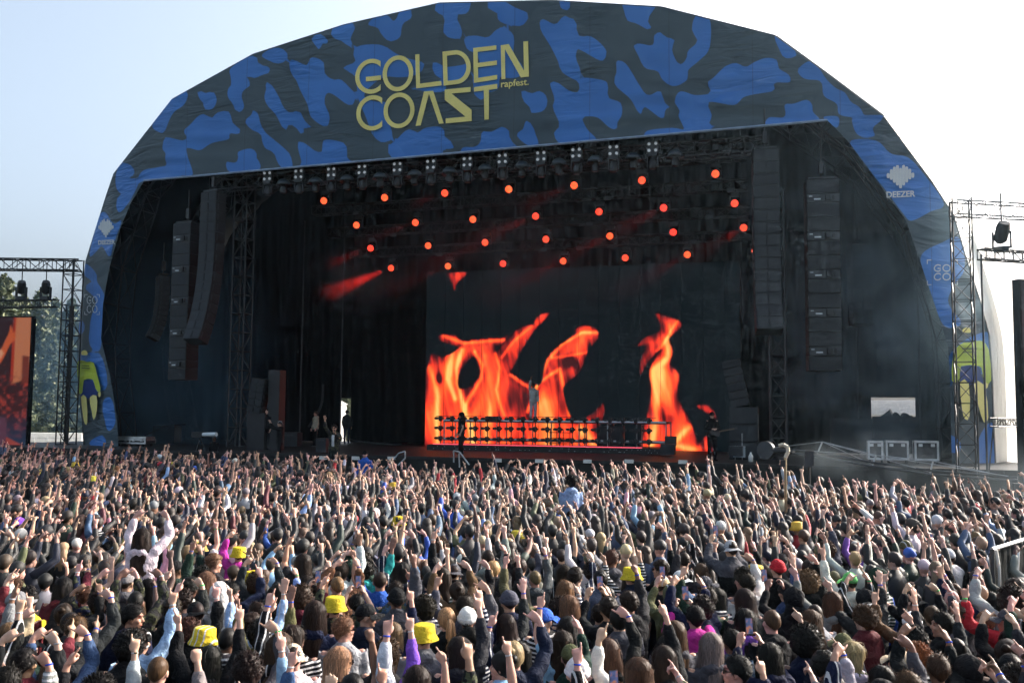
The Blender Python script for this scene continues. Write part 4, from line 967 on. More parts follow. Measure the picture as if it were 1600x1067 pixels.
# ================================================================== FLIGHT CASES AND OTHER GEAR
def flight_case(u0, v0, u1, v1, Y, label, lid=False, inner=1):
    a = at_y(u0, v1, Y); b = at_y(u1, v0, Y); w = b[0]-a[0]; h = b[2]-DECK-0.12
    t = empty('flight_case', ((a[0]+b[0])/2, Y+0.35, DECK), label=label, cat='flight case', group='flight cases on the stage')
    m = MB(); m.box((0, 0, 0.12+h/2), (w-0.04, 0.7, h-0.04)); m.build('body', MT['case_black'], t)
    e = MB(); r = 0.035
    for sy in (-0.35, 0.35):
        for z in (0.12+r, 0.12+h-r): e.box((0, sy, z), (w, 0.05, 2*r))
        for sx in (-w/2+r, w/2-r): e.box((sx, sy*1.002, 0.12+h/2), (2*r, 0.045, h))
        for k in range(1, inner): e.box((-w/2+w*k/inner, sy, 0.12+h/2), (0.05, 0.046, h-0.1))
    for sx in (-w/2+r, w/2-r): e.box((sx, 0, 0.12+h-r), (0.052, 0.7, 2*r*0.98))
    e.build('metal_edging', MT['alu'], t)
    c = MB()
    for k in range(2*inner):
        c.box((-w/2+w*(k+0.5)/(2*inner), -0.385, 0.12+h*0.78), (0.13, 0.03, 0.10))
    c.build('latches', MT['alu'], t)
    for sx in (-w*0.38, w*0.38):
        for sy in (-0.28, 0.28): q = MB(); q.tube((sx, sy, 0.06), (sx+0.04, sy, 0.06), 0.06, 10); q.build('castor', MT['dark_plastic'], t)
    if lid: q = MB(); q.box((0, 0, h+0.12+0.06), (w*0.98, 0.66, 0.09)); q.build('lid', MT['alu'], t)
    return t
flight_case(156, 686, 173, 702, 1.6, 'small flight case beside the leg of the banner with yellow trousers print')
flight_case(178, 686, 228, 702, 1.6, 'long flight case with shiny lid on the tree side of the stage', True, 2)
flight_case(1356, 689, 1380, 711, 1.4, 'smallest of three flight cases below the bright opening')
flight_case(1384, 689, 1420, 711, 1.4, 'middle of three flight cases below the bright opening', inner=1)
flight_case(1429, 689, 1467, 712, 1.4, 'open edged flight case nearest the black tower and white tarpaulin')
for (u, v, w, h_, d, lab) in [(455, 706, 0.9, 0.95, 0.5, 'dark equipment rack in the shade behind the dark clad camera operator'), (260, 702, 1.3, 1.2, 0.6, 'dark crate in the shade by the long flight case'), (1405, 686, 2.0, 0.9, 0.6, 'dark road cases stacked under the bright opening'), (1330, 700, 1.6, 1.2, 0.6, 'dark equipment rack left of the three flight cases'), (1150, 712, 0.5, 0.35, 0.4, 'small dark box on the deck by the guitarist')]:
    gear('equipment_rack', u, v, 6.0 if u != 1150 else 0.5, w, h_, d, lab)
# lamps silhouetted in the bright opening
for k, (u, v, rx, lab) in enumerate([(1387, 650, 0.6, 'dark lamp silhouette tilted up in the bright opening'), (1396, 655, -0.2, 'dark lamp silhouette facing forward in the bright opening'), (1411, 656, 0.3, 'dark cone lamp silhouette beside the dark figures in the bright opening')]):
    P = at_y(u, v, 9.0); t = empty('floor_lamp', P, 0.5*k, lab, 'stage lamp', 'lamps in the bright opening')
    m = MB(); m.lathe([(0.10, -0.25), (0.14, -0.1), (0.26, 0.2), (0.24, 0.2)], rot=Matrix.Rotation(rx, 3, 'X') @ Matrix.Rotation(1.2, 3, 'Y'), n=14); m.build('lamp_head', MT['black_metal'], t)
    m = MB(); m.tube((0, 0, -0.1), (0, 0, -0.9), 0.03, 6); m.build('stand', MT['black_metal'], t)
# drum-like gear and bottles by the right stack
P = at_y(1155, 705, 1.0); t = empty('drum', (P[0], 1.0, DECK), label='pale drum and hardware on the deck before the black speaker stack', cat='drum')
m = MB(); m.tube((0, 0, 0.12), (0, 0, 0.5), 0.22, 18); m.build('shell', simple('drum_shell', (0.25, 0.32, 0.36), 0.3), t); m = MB(); m.tube((0, 0, 0.5), (0, 0, 0.53), 0.23, 18); m.build('hoop', MT['alu'], t)
m = MB(); m.tube((0.1, 0.1, 0), (0.1, 0.1, 1.0), 0.015, 6); m.tube((-0.15, 0, 0), (-0.15, 0, 0.2), 0.015, 6); m.build('stand', MT['steel'], t)
P = at_y(1173, 709, 0.2); m = MB(); m.lathe([(0.08, 0), (0.085, 0.2), (0.04, 0.28), (0.03, 0.34)], n=12); tag(m.build('water_bottle', MT['white_label'], None, True, (P[0], 0.2, DECK)), 'white bottle standing alone on the deck by the drum', 'bottle')

# ================================================================== CAMERA CRANE AND MAST BEFORE THE DECK
def K(u, v, D): return at_depth(u, v, D)
cr0 = K(1590, 751, 22.5); crane = empty('camera_crane', (cr0[0], cr0[1], G), label='long camera crane with stay cables reaching across before the flight cases', cat='camera crane')
oc = np.array(crane.location)
def kd(u): return 22.5+(1590-u)/420*7.0
pl = [(1240, 708), (1280, 713), (1365, 729), (1455, 741), (1590, 751)]; pu = [(1240, 703), (1280, 706.5), (1365, 722.5), (1455, 735), (1590, 746)]
for nm, ps, r in (('lower_boom', pl, 0.035), ('upper_boom', pu, 0.03)):
    m = MB(); m.path([K(u, v, kd(u))-oc for u, v in ps], r, 6); m.build(nm, MT['dull_alu'], crane)
for (u, v0, u1, v1) in [(1277, 709, 1285, 690), (1363, 729, 1369, 711), (1453, 741, 1458, 720)]:
    m = MB(); m.tube(K(u, v0, kd(u))-oc, K(u1, v1, kd(u))-oc, 0.025, 6); m.build('stay_post', MT['steel'], crane)
cab = [((1285, 690), (1197, 701)), ((1285, 690), (1369, 711)), ((1285, 690), (1455, 738)), ((1369, 711), (1458, 720)), ((1369, 711), (1240, 703)), ((1458, 720), (1590, 748)), ((1369, 711), (1590, 746)), ((1285, 690), (1365, 726))]
for a, b in cab: m = MB(); m.tube(K(*a, kd(a[0]))-oc, K(*b, kd(b[0]))-oc, 0.010, 4); m.build('stay_cable', MT['steel'], crane)
P = K(1197, 703, kd(1197))-oc
m = MB(); m.tube(P+np.array([-0.03, -0.1, 0]), P+np.array([0.03, 0.06, 0]), 0.27, 24); m.build('wheel', MT['dull_alu'], crane)
m = MB(); m.tube(P, K(1240, 706, kd(1240))-oc, 0.07, 8); m.box(P+np.array([0.4, 0, -0.05]), (0.3, 0.25, 0.25)); m.build('camera_head', MT['black_metal'], crane)
p0 = K(1590, 755, 22.5)-oc; m = MB(); m.tube((p0[0], p0[1], 0), p0, 0.12, 10); m.box((p0[0], p0[1], 0.1), (1.2, 1.2, 0.2)); m.build('pedestal', MT['black_metal'], crane)
# mast with curled lamp
b0 = K(1228, 800, 20.0); mast = empty('lamp_mast', (b0[0], b0[1], G), label='thin pole with a curled pale head rising from the crowd', cat='pole'); om = np.array(mast.location)
z1 = K(1226, 715, 20.0)[2]-G; m = MB(); m.tube((0, 0, 0), (0, 0, z1), 0.03, 8); m.build('pole', simple('bronze_pole', (0.30, 0.24, 0.15), 0.35, 0.7), mast)
m = MB(); c = [(0, 0, z1), (0.06, 0, z1+0.12), (0.05, 0, z1+0.22), (-0.04, 0, z1+0.27), (-0.13, 0, z1+0.24)]; m.path(c, 0.04, 8); m.build('curled_head', simple('pale_head', (0.5, 0.45, 0.35), 0.4), mast); m = MB(); m.box((-0.05, 0, z1-0.12), (0.10, 0.08, 0.14)); m.build('clamp', MT['black_metal'], mast)
b0 = K(1265, 760, 24.0); t = empty('speaker_mast', (b0[0], b0[1], G), label='small dark speaker on a pole before the crane boom', cat='speaker'); z1 = K(1265, 724, 24)[2]-G
m = MB(); m.tube((0, 0, 0), (0, 0, z1), 0.025, 6); m.build('pole', MT['black_metal'], t); m = MB(); m.box((0, 0, z1+0.12), (0.22, 0.2, 0.4)); m.build('cabinet', MT['dull_alu'], t)
# tripod broadcast camera on the deck at left
P = at_y(318, 706, -1.0); t = empty('broadcast_camera', (P[0], -1.0, DECK-0.5), label='broadcast camera with long pale lens on a tripod by the stage front', cat='video camera')
zc = at_y(318, 679, -1.0)[2]-(DECK-0.5)
m = MB(); m.box((-0.3, 0, zc), (0.5, 0.2, 0.24)); m.build('body', MT['black_metal'], t); m = MB(); m.tube((-0.05, 0, zc), (0.6, 0, zc+0.02), 0.09, 12); m.build('lens', MT['pale_print'], t)
for a in (0.5, 2.6, 4.7): m = MB(); m.tube((-0.2, 0, zc-0.15), (-0.2+0.45*math.cos(a), 0.45*math.sin(a), 0), 0.025, 6); m.build('tripod_leg', MT['black_metal'], t)
# drooping hose and cable inside the stage
def cable(pts, r, matl, label):
    pts = np.array(pts); d = []
    for i in range(len(pts)-1):
        p0_, p1_, p2_, p3_ = pts[max(i-1, 0)], pts[i], pts[i+1], pts[min(i+2, len(pts)-1)]
        for t_ in np.arange(6)/6: d.append(0.5*((2*p1_)+(-p0_+p2_)*t_+(2*p0_-5*p1_+4*p2_-p3_)*t_*t_+(-p0_+3*p1_-3*p2_+p3_)*t_**3))
    d.append(pts[-1]); m = MB(); o = d[0]; m.path([p-o for p in d], r, 6); tag(m.build('cable', MT[matl], None, loc=o), label, 'cable', 'cables on the stage')
cable([Tp(505, 600, 8), Tp(503, 628, 8), Tp(495, 648, 8), Tp(482, 667, 8)], 0.06, 'dark_plastic', 'thick dark hose drooping beside the bright doorway')
cable([Tp(534, 684, 6), Tp(570, 690, 6), Tp(605, 694, 6), Tp(628, 694, 6)], 0.018, 'dull_alu', 'thin cable sagging from the doorway to the steps')
cable([Tp(226, 680, 5), Tp(245, 672, 5), Tp(262, 665, 5), Tp(290, 663, 5)], 0.03, 'dull_alu', 'thin cable rising from the long flight case into the shade')

# ================================================================== WHITE TARPAULIN WING, FENCES, BACKGROUND
def Wp(u, v, D): return at_depth(u, v, D)
rowsW = []
ed = [(1531, 372, 37.0), (1552, 412, 37.0), (1572, 455, 36.5), (1590, 505, 36.0), (1599, 560, 35.5), (1603, 640, 35.0), (1604, 725, 34.6)]
inn = [(1488, 320, 38.6), (1508, 412, 38.6), (1528, 460, 38.6), (1540, 520, 38.6), (1545, 580, 38.8), (1547, 640, 38.8), (1549, 725, 38.8)]
pts = []
for (e, i_) in zip(ed, inn):
    A = Wp(*i_); B = Wp(*e)
    for s in np.linspace(0, 1, 14):
        q = A*(1-s)+B*s; q = q+np.array([0.05*math.sin(s*21), 0.05*math.sin(s*17+e[1]*0.05), 0]); pts.append(q)
wing = link('tarpaulin_wing', grid_mesh('tarpaulin_wing', pts, 7, 14, MT['white_sheet'])); tag(wing, 'bright white sunlit tarpaulin wing hanging beside the stage', 'tarpaulin')
# scaffold under the wing
sc0 = Wp(1575, 740, 34); sf = empty('scaffold', (sc0[0], sc0[1], G), label='steel scaffold legs under the white tarpaulin wing', cat='scaffold')
for k in range(6): x = -1.6+k*0.62; m = MB(); m.tube((x, 0.3*(k % 2), 0), (x, 0.3*(k % 2), 2.1), 0.03, 6); m.build('leg', MT['alu'], sf)
for z in (0.7, 1.5): m = MB(); m.tube((-1.7, 0, z), (1.6, 0, z), 0.025, 6); m.build('ledger', MT['alu'], sf)

# foliage
def leaf_mat(name, c0, c1):
    m, nt, b = newmat(name)
    at = N(nt, 'ShaderNodeAttribute'); at.attribute_name = 'tone'
    c = ramp(nt, at.outputs['Fac'], [(0.0, c0), (1.0, c1)]); nt.links.new(c, b.inputs['Base Color'])
    b.inputs['Roughness'].default_value = 0.6
    return m
LEAF = leaf_mat('pine_foliage', (0.045, 0.065, 0.035), (0.17, 0.19, 0.09))
def pine_mesh(seed, h):
    r = np.random.default_rng(seed); nb = 300; V = []; Fs = []; tone = []
    for k in range(nb):
        z = h*(0.10+0.90*r.random()**0.85); reach = (h*0.19)*(1-(z/h))**0.7*(0.5+0.6*r.random())+0.3; a = r.random()*6.283
        droop = -0.15-0.25*r.random()
        for s in range(int(16+reach*20)):
            f = 0.2+0.8*r.random(); x = math.cos(a)*reach*f; y = math.sin(a)*reach*f; zz = z+droop*reach*f+r.normal()*0.12
            x += r.normal()*0.16*reach*0.5; y += r.normal()*0.16*reach*0.5
            d1 = r.normal(size=3)*0.10; d2 = r.normal(size=3)*0.10; c = np.array([x, y, zz]); o = len(V)
            V += [c-d1-d2*0.4, c+d1-d2*0.4, c+d1*0.5+d2, c-d1*0.6+d2]; Fs.append((o, o+1, o+2, o+3)); t_ = r.random(); tone += [t_]*4
    me = bpy.data.meshes.new('crown'); me.from_pydata([tuple(v) for v in V], [], Fs); me.materials.append(LEAF)
    a_ = me.attributes.new('tone', 'FLOAT', 'POINT'); a_.data.foreach_set('value', np.array(tone, np.float32)); me.update()
    tr = MB()
    for q in range(8): tr.tube((0.05*math.sin(q), 0, h*q/8.2), (0.05*math.sin(q+1), 0, h*(q+1)/8.2), 0.24*(1-q/8.5), 7, 0.24*(1-(q+1)/8.5), caps=False)
    for q in range(14):
        z = h*(0.2+0.055*q); a = q*2.4; tr.tube((0, 0, z), (math.cos(a)*h*0.11*(1-z/h)*1.5, math.sin(a)*h*0.11*(1-z/h)*1.5, z-0.3), 0.05, 4, 0.015)
    return me, tr.mesh('trunk', MT['bark'])
PM = [pine_mesh(s, 16.0) for s in (1, 2, 3)]
tree_px = [(10, 432, 84), (38, 462, 96), (66, 452, 88), (88, 468, 100), (112, 470, 90), (134, 478, 96), (-30, 440, 92), (24, 500, 112), (53, 490, 118), (100, 500, 120), (80, 520, 78), (128, 530, 80), (542, 600, 95), (530, 590, 120), (556, 600, 110)]
wl_ = ['tall pointed pine at the picture edge over the side screen', 'pine behind the first hanging gantry lamp', 'pine rising between the two hanging gantry lamps', 'pine just before the black gantry tower', 'pine seen through the black gantry tower', 'pine half hidden by the banner leg', 'pine cut off by the picture edge', 'far pine low behind the pines over the side screen', 'far pine low behind the second gantry lamp', 'far pine low behind the gantry tower', 'shorter near pine beside the side screen', 'shorter near pine at the foot of the banner leg', 'pine seen through the bright doorway', 'farther pine at the door post of the bright doorway', 'farther pine at the dark edge of the bright doorway']
for k, ((u, v, D), lab) in enumerate(zip(tree_px, wl_)):
    P = at_depth(u, v, D); s = (P[2]-G)/16.0; t = empty('pine_tree', (P[0], P[1], G), k*1.7, lab, 'tree', 'pines behind the stage'); t.scale = (s*1.05, s*1.05, s)
    me, tr = PM[k % 3]; link('crown', me, t); link('trunk', tr, t)
# white lorry and fence behind, seen at left and through the openings
P = at_depth(65, 690, 75); lo = empty('white_trailer', (P[0], P[1], G), 0.25, 'low white trailer beyond the side screen under the pines', 'trailer')
m = MB(); m.box((0, 0, 1.3), (7.5, 2.2, 1.5)); m.build('body', MT['white_sheet'], lo)
for x in (-2.4, -1.5, 2.2): m = MB(); m.tube((x, -1.15, 0.45), (x, -0.9, 0.45), 0.45, 14); m.build('wheel', MT['dark_plastic'], lo)
m = MB(); m.box((0, -1.12, 1.3), (7.4, 0.04, 0.12)); m.build('side_stripe', MT['dull_alu'], lo)
P = at_depth(95, 690, 68); fe = empty('site_fence', (P[0], P[1], G), 0.2, 'pale mesh site fence below the pines', 'fence')
for k in range(9): m = MB(); m.tube((-4+k, 0, 0), (-4+k, 0, 1.9), 0.025, 5); m.build('post', MT['alu'], fe)
for z in (0.3, 0.8, 1.3, 1.85): m = MB(); m.tube((-4, 0, z), (4, 0, z), 0.018, 5); m.build('rail', MT['alu'], fe)
P = at_depth(535, 700, 66); tn = empty('white_marquee', (P[0]-2.1, P[1], G), 0.15, 'sunlit white marquee wall glimpsed in the bright doorway', 'marquee')
m = MB(); m.box((0, 0, 2.2), (3.4, 3, 4.4)); m.build('wall', MT['white_sheet'], tn); m = MB(); m.add([(-1.8, -1.6, 4.4), (1.8, -1.6, 4.4), (1.8, 1.6, 4.4), (-1.8, 1.6, 4.4), (0, 0, 5.6)], [(0, 1, 4), (1, 2, 4), (2, 3, 4), (3, 0, 4), (3, 2, 1, 0)]); m.build('roof', MT['white_sheet'], tn)
P = at_depth(1396, 672, 62); tn = empty('white_marquee', (P[0], P[1]+2, G), -0.3, 'pale marquee filling the bright square opening', 'marquee')
m = MB(); m.box((0, 0, 2.0), (9, 3, 4.0)); m.build('wall', MT['white_sheet'], tn); m = MB(); m.add([(-4.7, -1.7, 4.0), (4.7, -1.7, 4.0), (4.7, 1.7, 4.0), (-4.7, 1.7, 4.0), (-3, 0, 5.0), (3, 0, 5.0)], [(0, 1, 5, 4), (1, 2, 5), (2, 3, 4, 5), (3, 0, 4), (3, 2, 1, 0)]); m.build('roof', MT['white_sheet'], tn)
P = at_depth(118, 703, 44); m = MB(); m.box((0, 0, 0.95), (0.95, 0.7, 1.9)); m.box((0, -0.36, 1.0), (0.85, 0.03, 1.6), mi=1); tag(m.build('black_cabinet', [MT['dark_plastic'], MT['box_dark']], None, loc=(P[0], P[1], G)), 'black cabinet between the gantry tower and the banner leg', 'cabinet')
# ================================================================== PEOPLE
def chain(pts, rad, n=8, flat=None, cap=True):
    """closed tube through pts with radii; rad entries r or (rx, ry); rings face the local direction"""
    P = np.array(pts, float); m = len(P); V = []; Fs = []
    R = [(r, r) if not isinstance(r, (tuple, list)) else r for r in rad]
    ref = np.array(flat if flat is not None else (1.0, 0.13, 0.07), float)
    rows = []
    T = [P[min(i+1, m-1)]-P[max(i-1, 0)] for i in range(m)]
    st = []
    t0 = T[0]/np.linalg.norm(T[0]); t1 = T[-1]/np.linalg.norm(T[-1])
    if cap: st.append((P[0]-t0*R[0][1]*0.7, T[0], (R[0][0]*0.55, R[0][1]*0.55)))
    for i in range(m): st.append((P[i], T[i], R[i]))
    if cap: st.append((P[-1]+t1*R[-1][1]*0.7, T[-1], (R[-1][0]*0.55, R[-1][1]*0.55)))
    for c, t, r in st:
        t = t/math.sqrt(t @ t); a = ref-t*(ref @ t); a /= max(math.sqrt(a @ a), 1e-6); b = np.array([t[1]*a[2]-t[2]*a[1], t[2]*a[0]-t[0]*a[2], t[0]*a[1]-t[1]*a[0]])
        th = np.arange(n)*(2*math.pi/n); V.append(c+np.outer(np.cos(th)*r[0], a)+np.outer(np.sin(th)*r[1], b))
    q = len(st)
    for i in range(q-1):
        for k in range(n): j = (k+1) % n; Fs.append((i*n+k, i*n+j, (i+1)*n+j, (i+1)*n+k))
    Fs.append(tuple(range(n-1, -1, -1))); Fs.append(tuple(range((q-1)*n, q*n)))
    return np.concatenate(V), Fs
def ellipsoid(c, r, n=10, m=6):
    V = []; Fs = []
    c = np.array(c, float)
    for i in range(m+1):
        ph = math.pi*i/m
        for k in range(n):
            th = 2*math.pi*k/n; V.append(c+np.array([r[0]*math.sin(ph)*math.cos(th), r[1]*math.sin(ph)*math.sin(th), r[2]*math.cos(ph)]))
    for i in range(m):
        for k in range(n): j = (k+1) % n; Fs.append((i*n+k, (i+1)*n+k, (i+1)*n+j, i*n+j))
    return np.array(V), Fs
def rotz(V, a):
    c, s = math.cos(a), math.sin(a); return V @ np.array([[c, s, 0], [-s, c, 0], [0, 0, 1]])
def nrm(v): v = np.array(v, float); return v/np.linalg.norm(v)

# arm poses: direction shoulder->elbow, elbow->wrist, hand direction, palm normal, gesture (written for the +x arm)
ARM = {
 'high':  ((0.16, 0.30, 0.92), (-0.10, 0.10, 0.98), (-0.05, 0.15, 0.95), (-0.3, 0.9, 0.0), 'point'),
 'up':    ((0.20, 0.52, 0.74), (-0.12, 0.18, 0.96), (-0.10, 0.20, 0.93), (-0.3, 0.9, 0.0), 'point'),
 'side':  ((0.32, 0.62, 0.55), (-0.22, 0.12, 0.94), (-0.80, 0.15, 0.50), (0.1, 0.9, -0.3), 'point'),
 'out':   ((0.45, 0.55, 0.50), (0.02, 0.20, 0.95), (0.55, 0.25, 0.70), (-0.5, 0.7, 0.2), 'point'),
 'bent':  ((0.30, 0.75, 0.35), (-0.10, 0.20, 0.95), (-0.35, 0.25, 0.85), (-0.6, 0.6, 0.1), 'point'),
 'fist':  ((0.22, 0.60, 0.60), (-0.15, 0.05, 0.98), (-0.05, 0.12, 0.98), (-0.6, 0.7, 0.0), 'fist'),
 'open':  ((0.28, 0.55, 0.62), (0.02, 0.15, 0.97), (0.05, 0.2, 0.95), (-0.1, 0.95, 0.0), 'open'),
 'fwd':   ((0.10, 0.80, 0.48), (-0.12, 0.72, 0.60), (-0.15, 0.75, 0.55), (-0.8, 0.2, 0.0), 'point'),
 'phone': ((0.10, 0.86, 0.22), (-0.38, 0.42, 0.80), (-0.25, 0.30, 0.85), (-0.75, 0.5, 0.1), 'grip'),
 'down':  ((0.16, -0.04, -0.98), (-0.02, 0.35, -0.92), (0.0, 0.35, -0.92), (-0.9, 0.1, 0.0), 'relax'),
 'cross': ((0.06, 0.72, 0.56), (-0.50, 0.30, 0.78), (-0.80, 0.2, 0.45), (-0.1, 0.8, -0.4), 'point'),
}
UA, FA_, HL = 0.295, 0.262, 0.085
def arm_points(kind, sx):
    d1, d2, dh, pn, g = ARM[kind]
    f = np.array([sx, 1, 1])
    S = np.array([sx*0.178, 0.0, 1.425]); d1 = nrm(d1)*f; d2 = nrm(d2)*f; dh = nrm(dh)*f; pn = nrm(pn)*f
    if d1[2] > 0.3: S = S+np.array([-sx*0.012, 0.01, 0.05])
    E = S+d1*UA; W = E+d2*FA_
    return S, E, W, dh, pn, g
def hand(W, dh, pn, g, sx, n, lod):
    """palm, four fingers and a thumb on the side of the palm"""
    out = []
    pn = nrm(pn-dh*(pn @ dh)); sd_ = np.cross(dh, pn)*sx      # side direction: towards the thumb
    K_ = W+dh*HL
    out.append(chain([W+dh*0.005, W+dh*0.035, K_-dh*0.005], [(0.026, 0.020), (0.038, 0.017), (0.041, 0.015)], n, flat=sd_))
    if lod == 0:
        if g in ('point', 'fist', 'grip'):
            out.append(chain([K_-sd_*0.034+pn*0.024, K_+sd_*0.03+pn*0.024], [0.026, 0.026], 5))
        if g == 'point': out.append(chain([K_+sd_*0.028, K_+sd_*0.028+dh*0.085], [0.0125, 0.011], 4))
        if g in ('open', 'relax'): out.append(chain([K_, K_+dh*0.085], [(0.04, 0.012), (0.03, 0.010)], 5, flat=sd_))
        return out
    lens = [0.072, 0.082, 0.078, 0.062]
    for k in range(4):
        b = K_+sd_*(0.030-0.020*k)-dh*(0.004*abs(k-1.2)); L = lens[k]
        if g == 'open' or (g == 'point' and k == 0):
            sp = sd_*(0.12-0.08*k) if g == 'open' else 0
            pts = [b-dh*0.01, b+(dh+sp)*L*0.45, b+(dh+sp)*L*0.8+pn*0.004, b+(dh+sp)*L+pn*0.008]
        elif g == 'relax': pts = [b-dh*0.01, b+dh*L*0.45+pn*0.008, b+dh*L*0.78+pn*0.026, b+dh*L*0.9+pn*0.042]
        elif g == 'grip': pts = [b-dh*0.01, b+dh*L*0.35+pn*0.012, b+dh*L*0.42+pn*0.036, b+dh*L*0.25+pn*0.052]
        else: pts = [b-dh*0.01, b+dh*0.020+pn*0.012, b+dh*0.012+pn*0.040, b-dh*0.016+pn*0.040]
        out.append(chain(pts, [0.0105, 0.0105, 0.0098, 0.0088], 6))
    tb = W+dh*0.030+sd_*0.030
    if g in ('point', 'fist', 'grip'): pts = [tb-dh*0.012, tb+dh*0.022+sd_*0.010+pn*0.016, tb+dh*0.042-sd_*0.006+pn*0.036, tb+dh*0.046-sd_*0.028+pn*0.046]
    else: pts = [tb-dh*0.012, tb+dh*0.022+sd_*0.022+pn*0.008, tb+dh*0.050+sd_*0.034+pn*0.012, tb+dh*0.068+sd_*0.036+pn*0.012]
    out.append(chain(pts, [0.013, 0.0125, 0.011, 0.0095], 6))
    return out
HZ = 1.645     # head centre height
def head_prims(n, lod):
    o = [ellipsoid((0, -0.008, HZ+0.022), (0.074, 0.093, 0.098), n, max(5, n//2))]
    if lod:
        o += [ellipsoid((0, 0.030, HZ-0.045), (0.056, 0.062, 0.066), n, 8), ellipsoid((0, 0.012, HZ-0.015), (0.068, 0.076, 0.075), n, 8),
              chain([(0, 0.082, HZ+0.018), (0, 0.104, HZ-0.022)], [0.011, 0.016], 6), ellipsoid((0, 0.098, HZ-0.026), (0.018, 0.014, 0.011), 8, 6),
              chain([(-0.045, 0.078, HZ+0.032), (0, 0.090, HZ+0.036), (0.045, 0.078, HZ+0.032)], [0.012, 0.012, 0.012], 6),
              chain([(-0.020, 0.086, HZ-0.060), (0, 0.094, HZ-0.058), (0.020, 0.086, HZ-0.060)], [0.008, 0.010, 0.008], 6), ellipsoid((0, 0.070, HZ-0.095), (0.026, 0.022, 0.018), 8, 6)]
        for s in (-1, 1):
            o.append(ellipsoid((s*0.077, -0.004, HZ-0.005), (0.011, 0.024, 0.034), 8, 6)); o.append(ellipsoid((s*0.040, 0.060, HZ-0.022), (0.026, 0.026, 0.022), 8, 6))
    else: o.append(ellipsoid((0, 0.025, HZ-0.035), (0.058, 0.068, 0.075), n, 4))
    return o
def torso_rings(g=0.0):
    Z = [0.86, 0.95, 1.06, 1.18, 1.30, 1.40, 1.455, 1.49]; R = [(0.165, 0.115), (0.172, 0.118), (0.155, 0.105), (0.160, 0.110), (0.178, 0.118), (0.182, 0.112), (0.145, 0.092), (0.085, 0.072)]
    return [(0, -0.012 if z > 1.1 else 0, z) for z in Z], [(a+g, b+g) for a, b in R]
LEGS = {'stand': lambda s: [(s*0.09, 0, 0.90), (s*0.105, 0.01, 0.50), (s*0.11, -0.015, 0.09)],
        'ride': lambda s: [(s*0.09, 0.02, 0.90), (s*0.13, 0.36, 0.90), (s*0.12, 0.37, 0.50)]}
def person_prims(right, left, lod, legs='stand', sleeve='long', hood=False, puff=0.0):
    """-> dict region -> list of (V, F)"""
    n = (5, 14)[lod]; sk = []; top = []; tr = []
    # skin body: head, neck, trunk, arms, hands, legs: one body
    sk += head_prims((7, 18)[lod], lod)
    sk.append(chain([(0, -0.018, 1.44), (0, -0.012, 1.52), (0, -0.002, 1.60)], [0.062, 0.054, 0.055], (5, 14)[lod]))
    if lod:
        c, r = torso_rings(-0.012); sk.append(chain(c, r, 16))
    c, r = torso_rings(0.016+puff); top.append(chain(c, r, (7, 20)[lod]))
    info = {}
    for sx, kind in ((1, right), (-1, left)):
        S, E, W, dh, pn, g = arm_points(kind, sx); info[sx] = (S, E, W, dh, pn, g)
        if lod or sleeve == 'short':
            sk.append(chain([S, S*0.4+E*0.6, E, E*0.65+W*0.35, W*0.9+E*0.1, W+dh*0.01], [0.052, 0.046, 0.040, 0.040, 0.027, 0.025], n))
        elif not lod: sk.append(chain([E*0.35+W*0.65, W+dh*0.01], [0.034, 0.027], 5))
        if not (kind == 'down' and not lod): sk += hand(W, dh, pn, g, sx, (6, 10)[lod], lod)
        p = 0.016+puff*0.7
        cuff = 0.93 if kind in ('down', 'mic', 'strum') else 0.74
        inn = S+np.array([-sx*0.08, 0, -0.045])
        if sleeve == 'long': top.append(chain([inn, S, S*0.45+E*0.55, E, E*0.55+W*0.45, W*cuff+E*(1-cuff)], [0.072+p*0.5, 0.054+p, 0.045+p, 0.041+p, 0.037+p, 0.031+p*0.75], (5, 14)[lod]))
        else: top.append(chain([inn, S, S*0.45+E*0.55], [0.075, 0.060+p*0.6, 0.055+p*0.6], (5, 14)[lod]))
    if hood: top.append(ellipsoid((0, -0.095, 1.475), (0.125, 0.065, 0.070), 12, 8)); top.append(chain([(-0.085, 0.03, 1.47), (-0.10, -0.04, 1.495), (0, -0.09, 1.515), (0.10, -0.04, 1.495), (0.085, 0.03, 1.47)], [0.026]*5, 8))
    elif lod: top.append(chain([(-0.06, 0.045, 1.475), (-0.078, -0.015, 1.500), (0, -0.078, 1.515), (0.078, -0.015, 1.500), (0.06, 0.045, 1.475)], [0.020]*5, 8))
    for s in (-1, 1):
        lp = LEGS[legs](s)
        tr.append(chain(lp, [0.098, 0.070, 0.056], (4, 12)[lod]))
        if lod: sk.append(chain([np.array(lp[0]), np.array(lp[1]), np.array(lp[2])+(np.array(lp[2])-np.array(lp[1]))*0.08], [0.07, 0.05, 0.04], 8))
        if lod:
            f = np.array(lp[2]); tr.append(chain([f+np.array([0, -0.05, -0.045]), f+np.array([0, 0.06, -0.055]), f+np.array([0, 0.17, -0.065])], [(0.042, 0.04), (0.046, 0.035), (0.042, 0.024)], 10))
    if lod: tr.append(chain([(0, 0, 0.84), (0, 0, 0.98)], [(0.172, 0.122), (0.168, 0.118)], 16))
    return {'skin': sk, 'top': top, 'trousers': tr}, info
def join(prims):
    V = []; Fs = []; o = 0
    for v, f in prims:
        V.append(v); Fs += [tuple(i+o for i in q) for q in f]; o += len(v)
    return np.concatenate(V), Fs
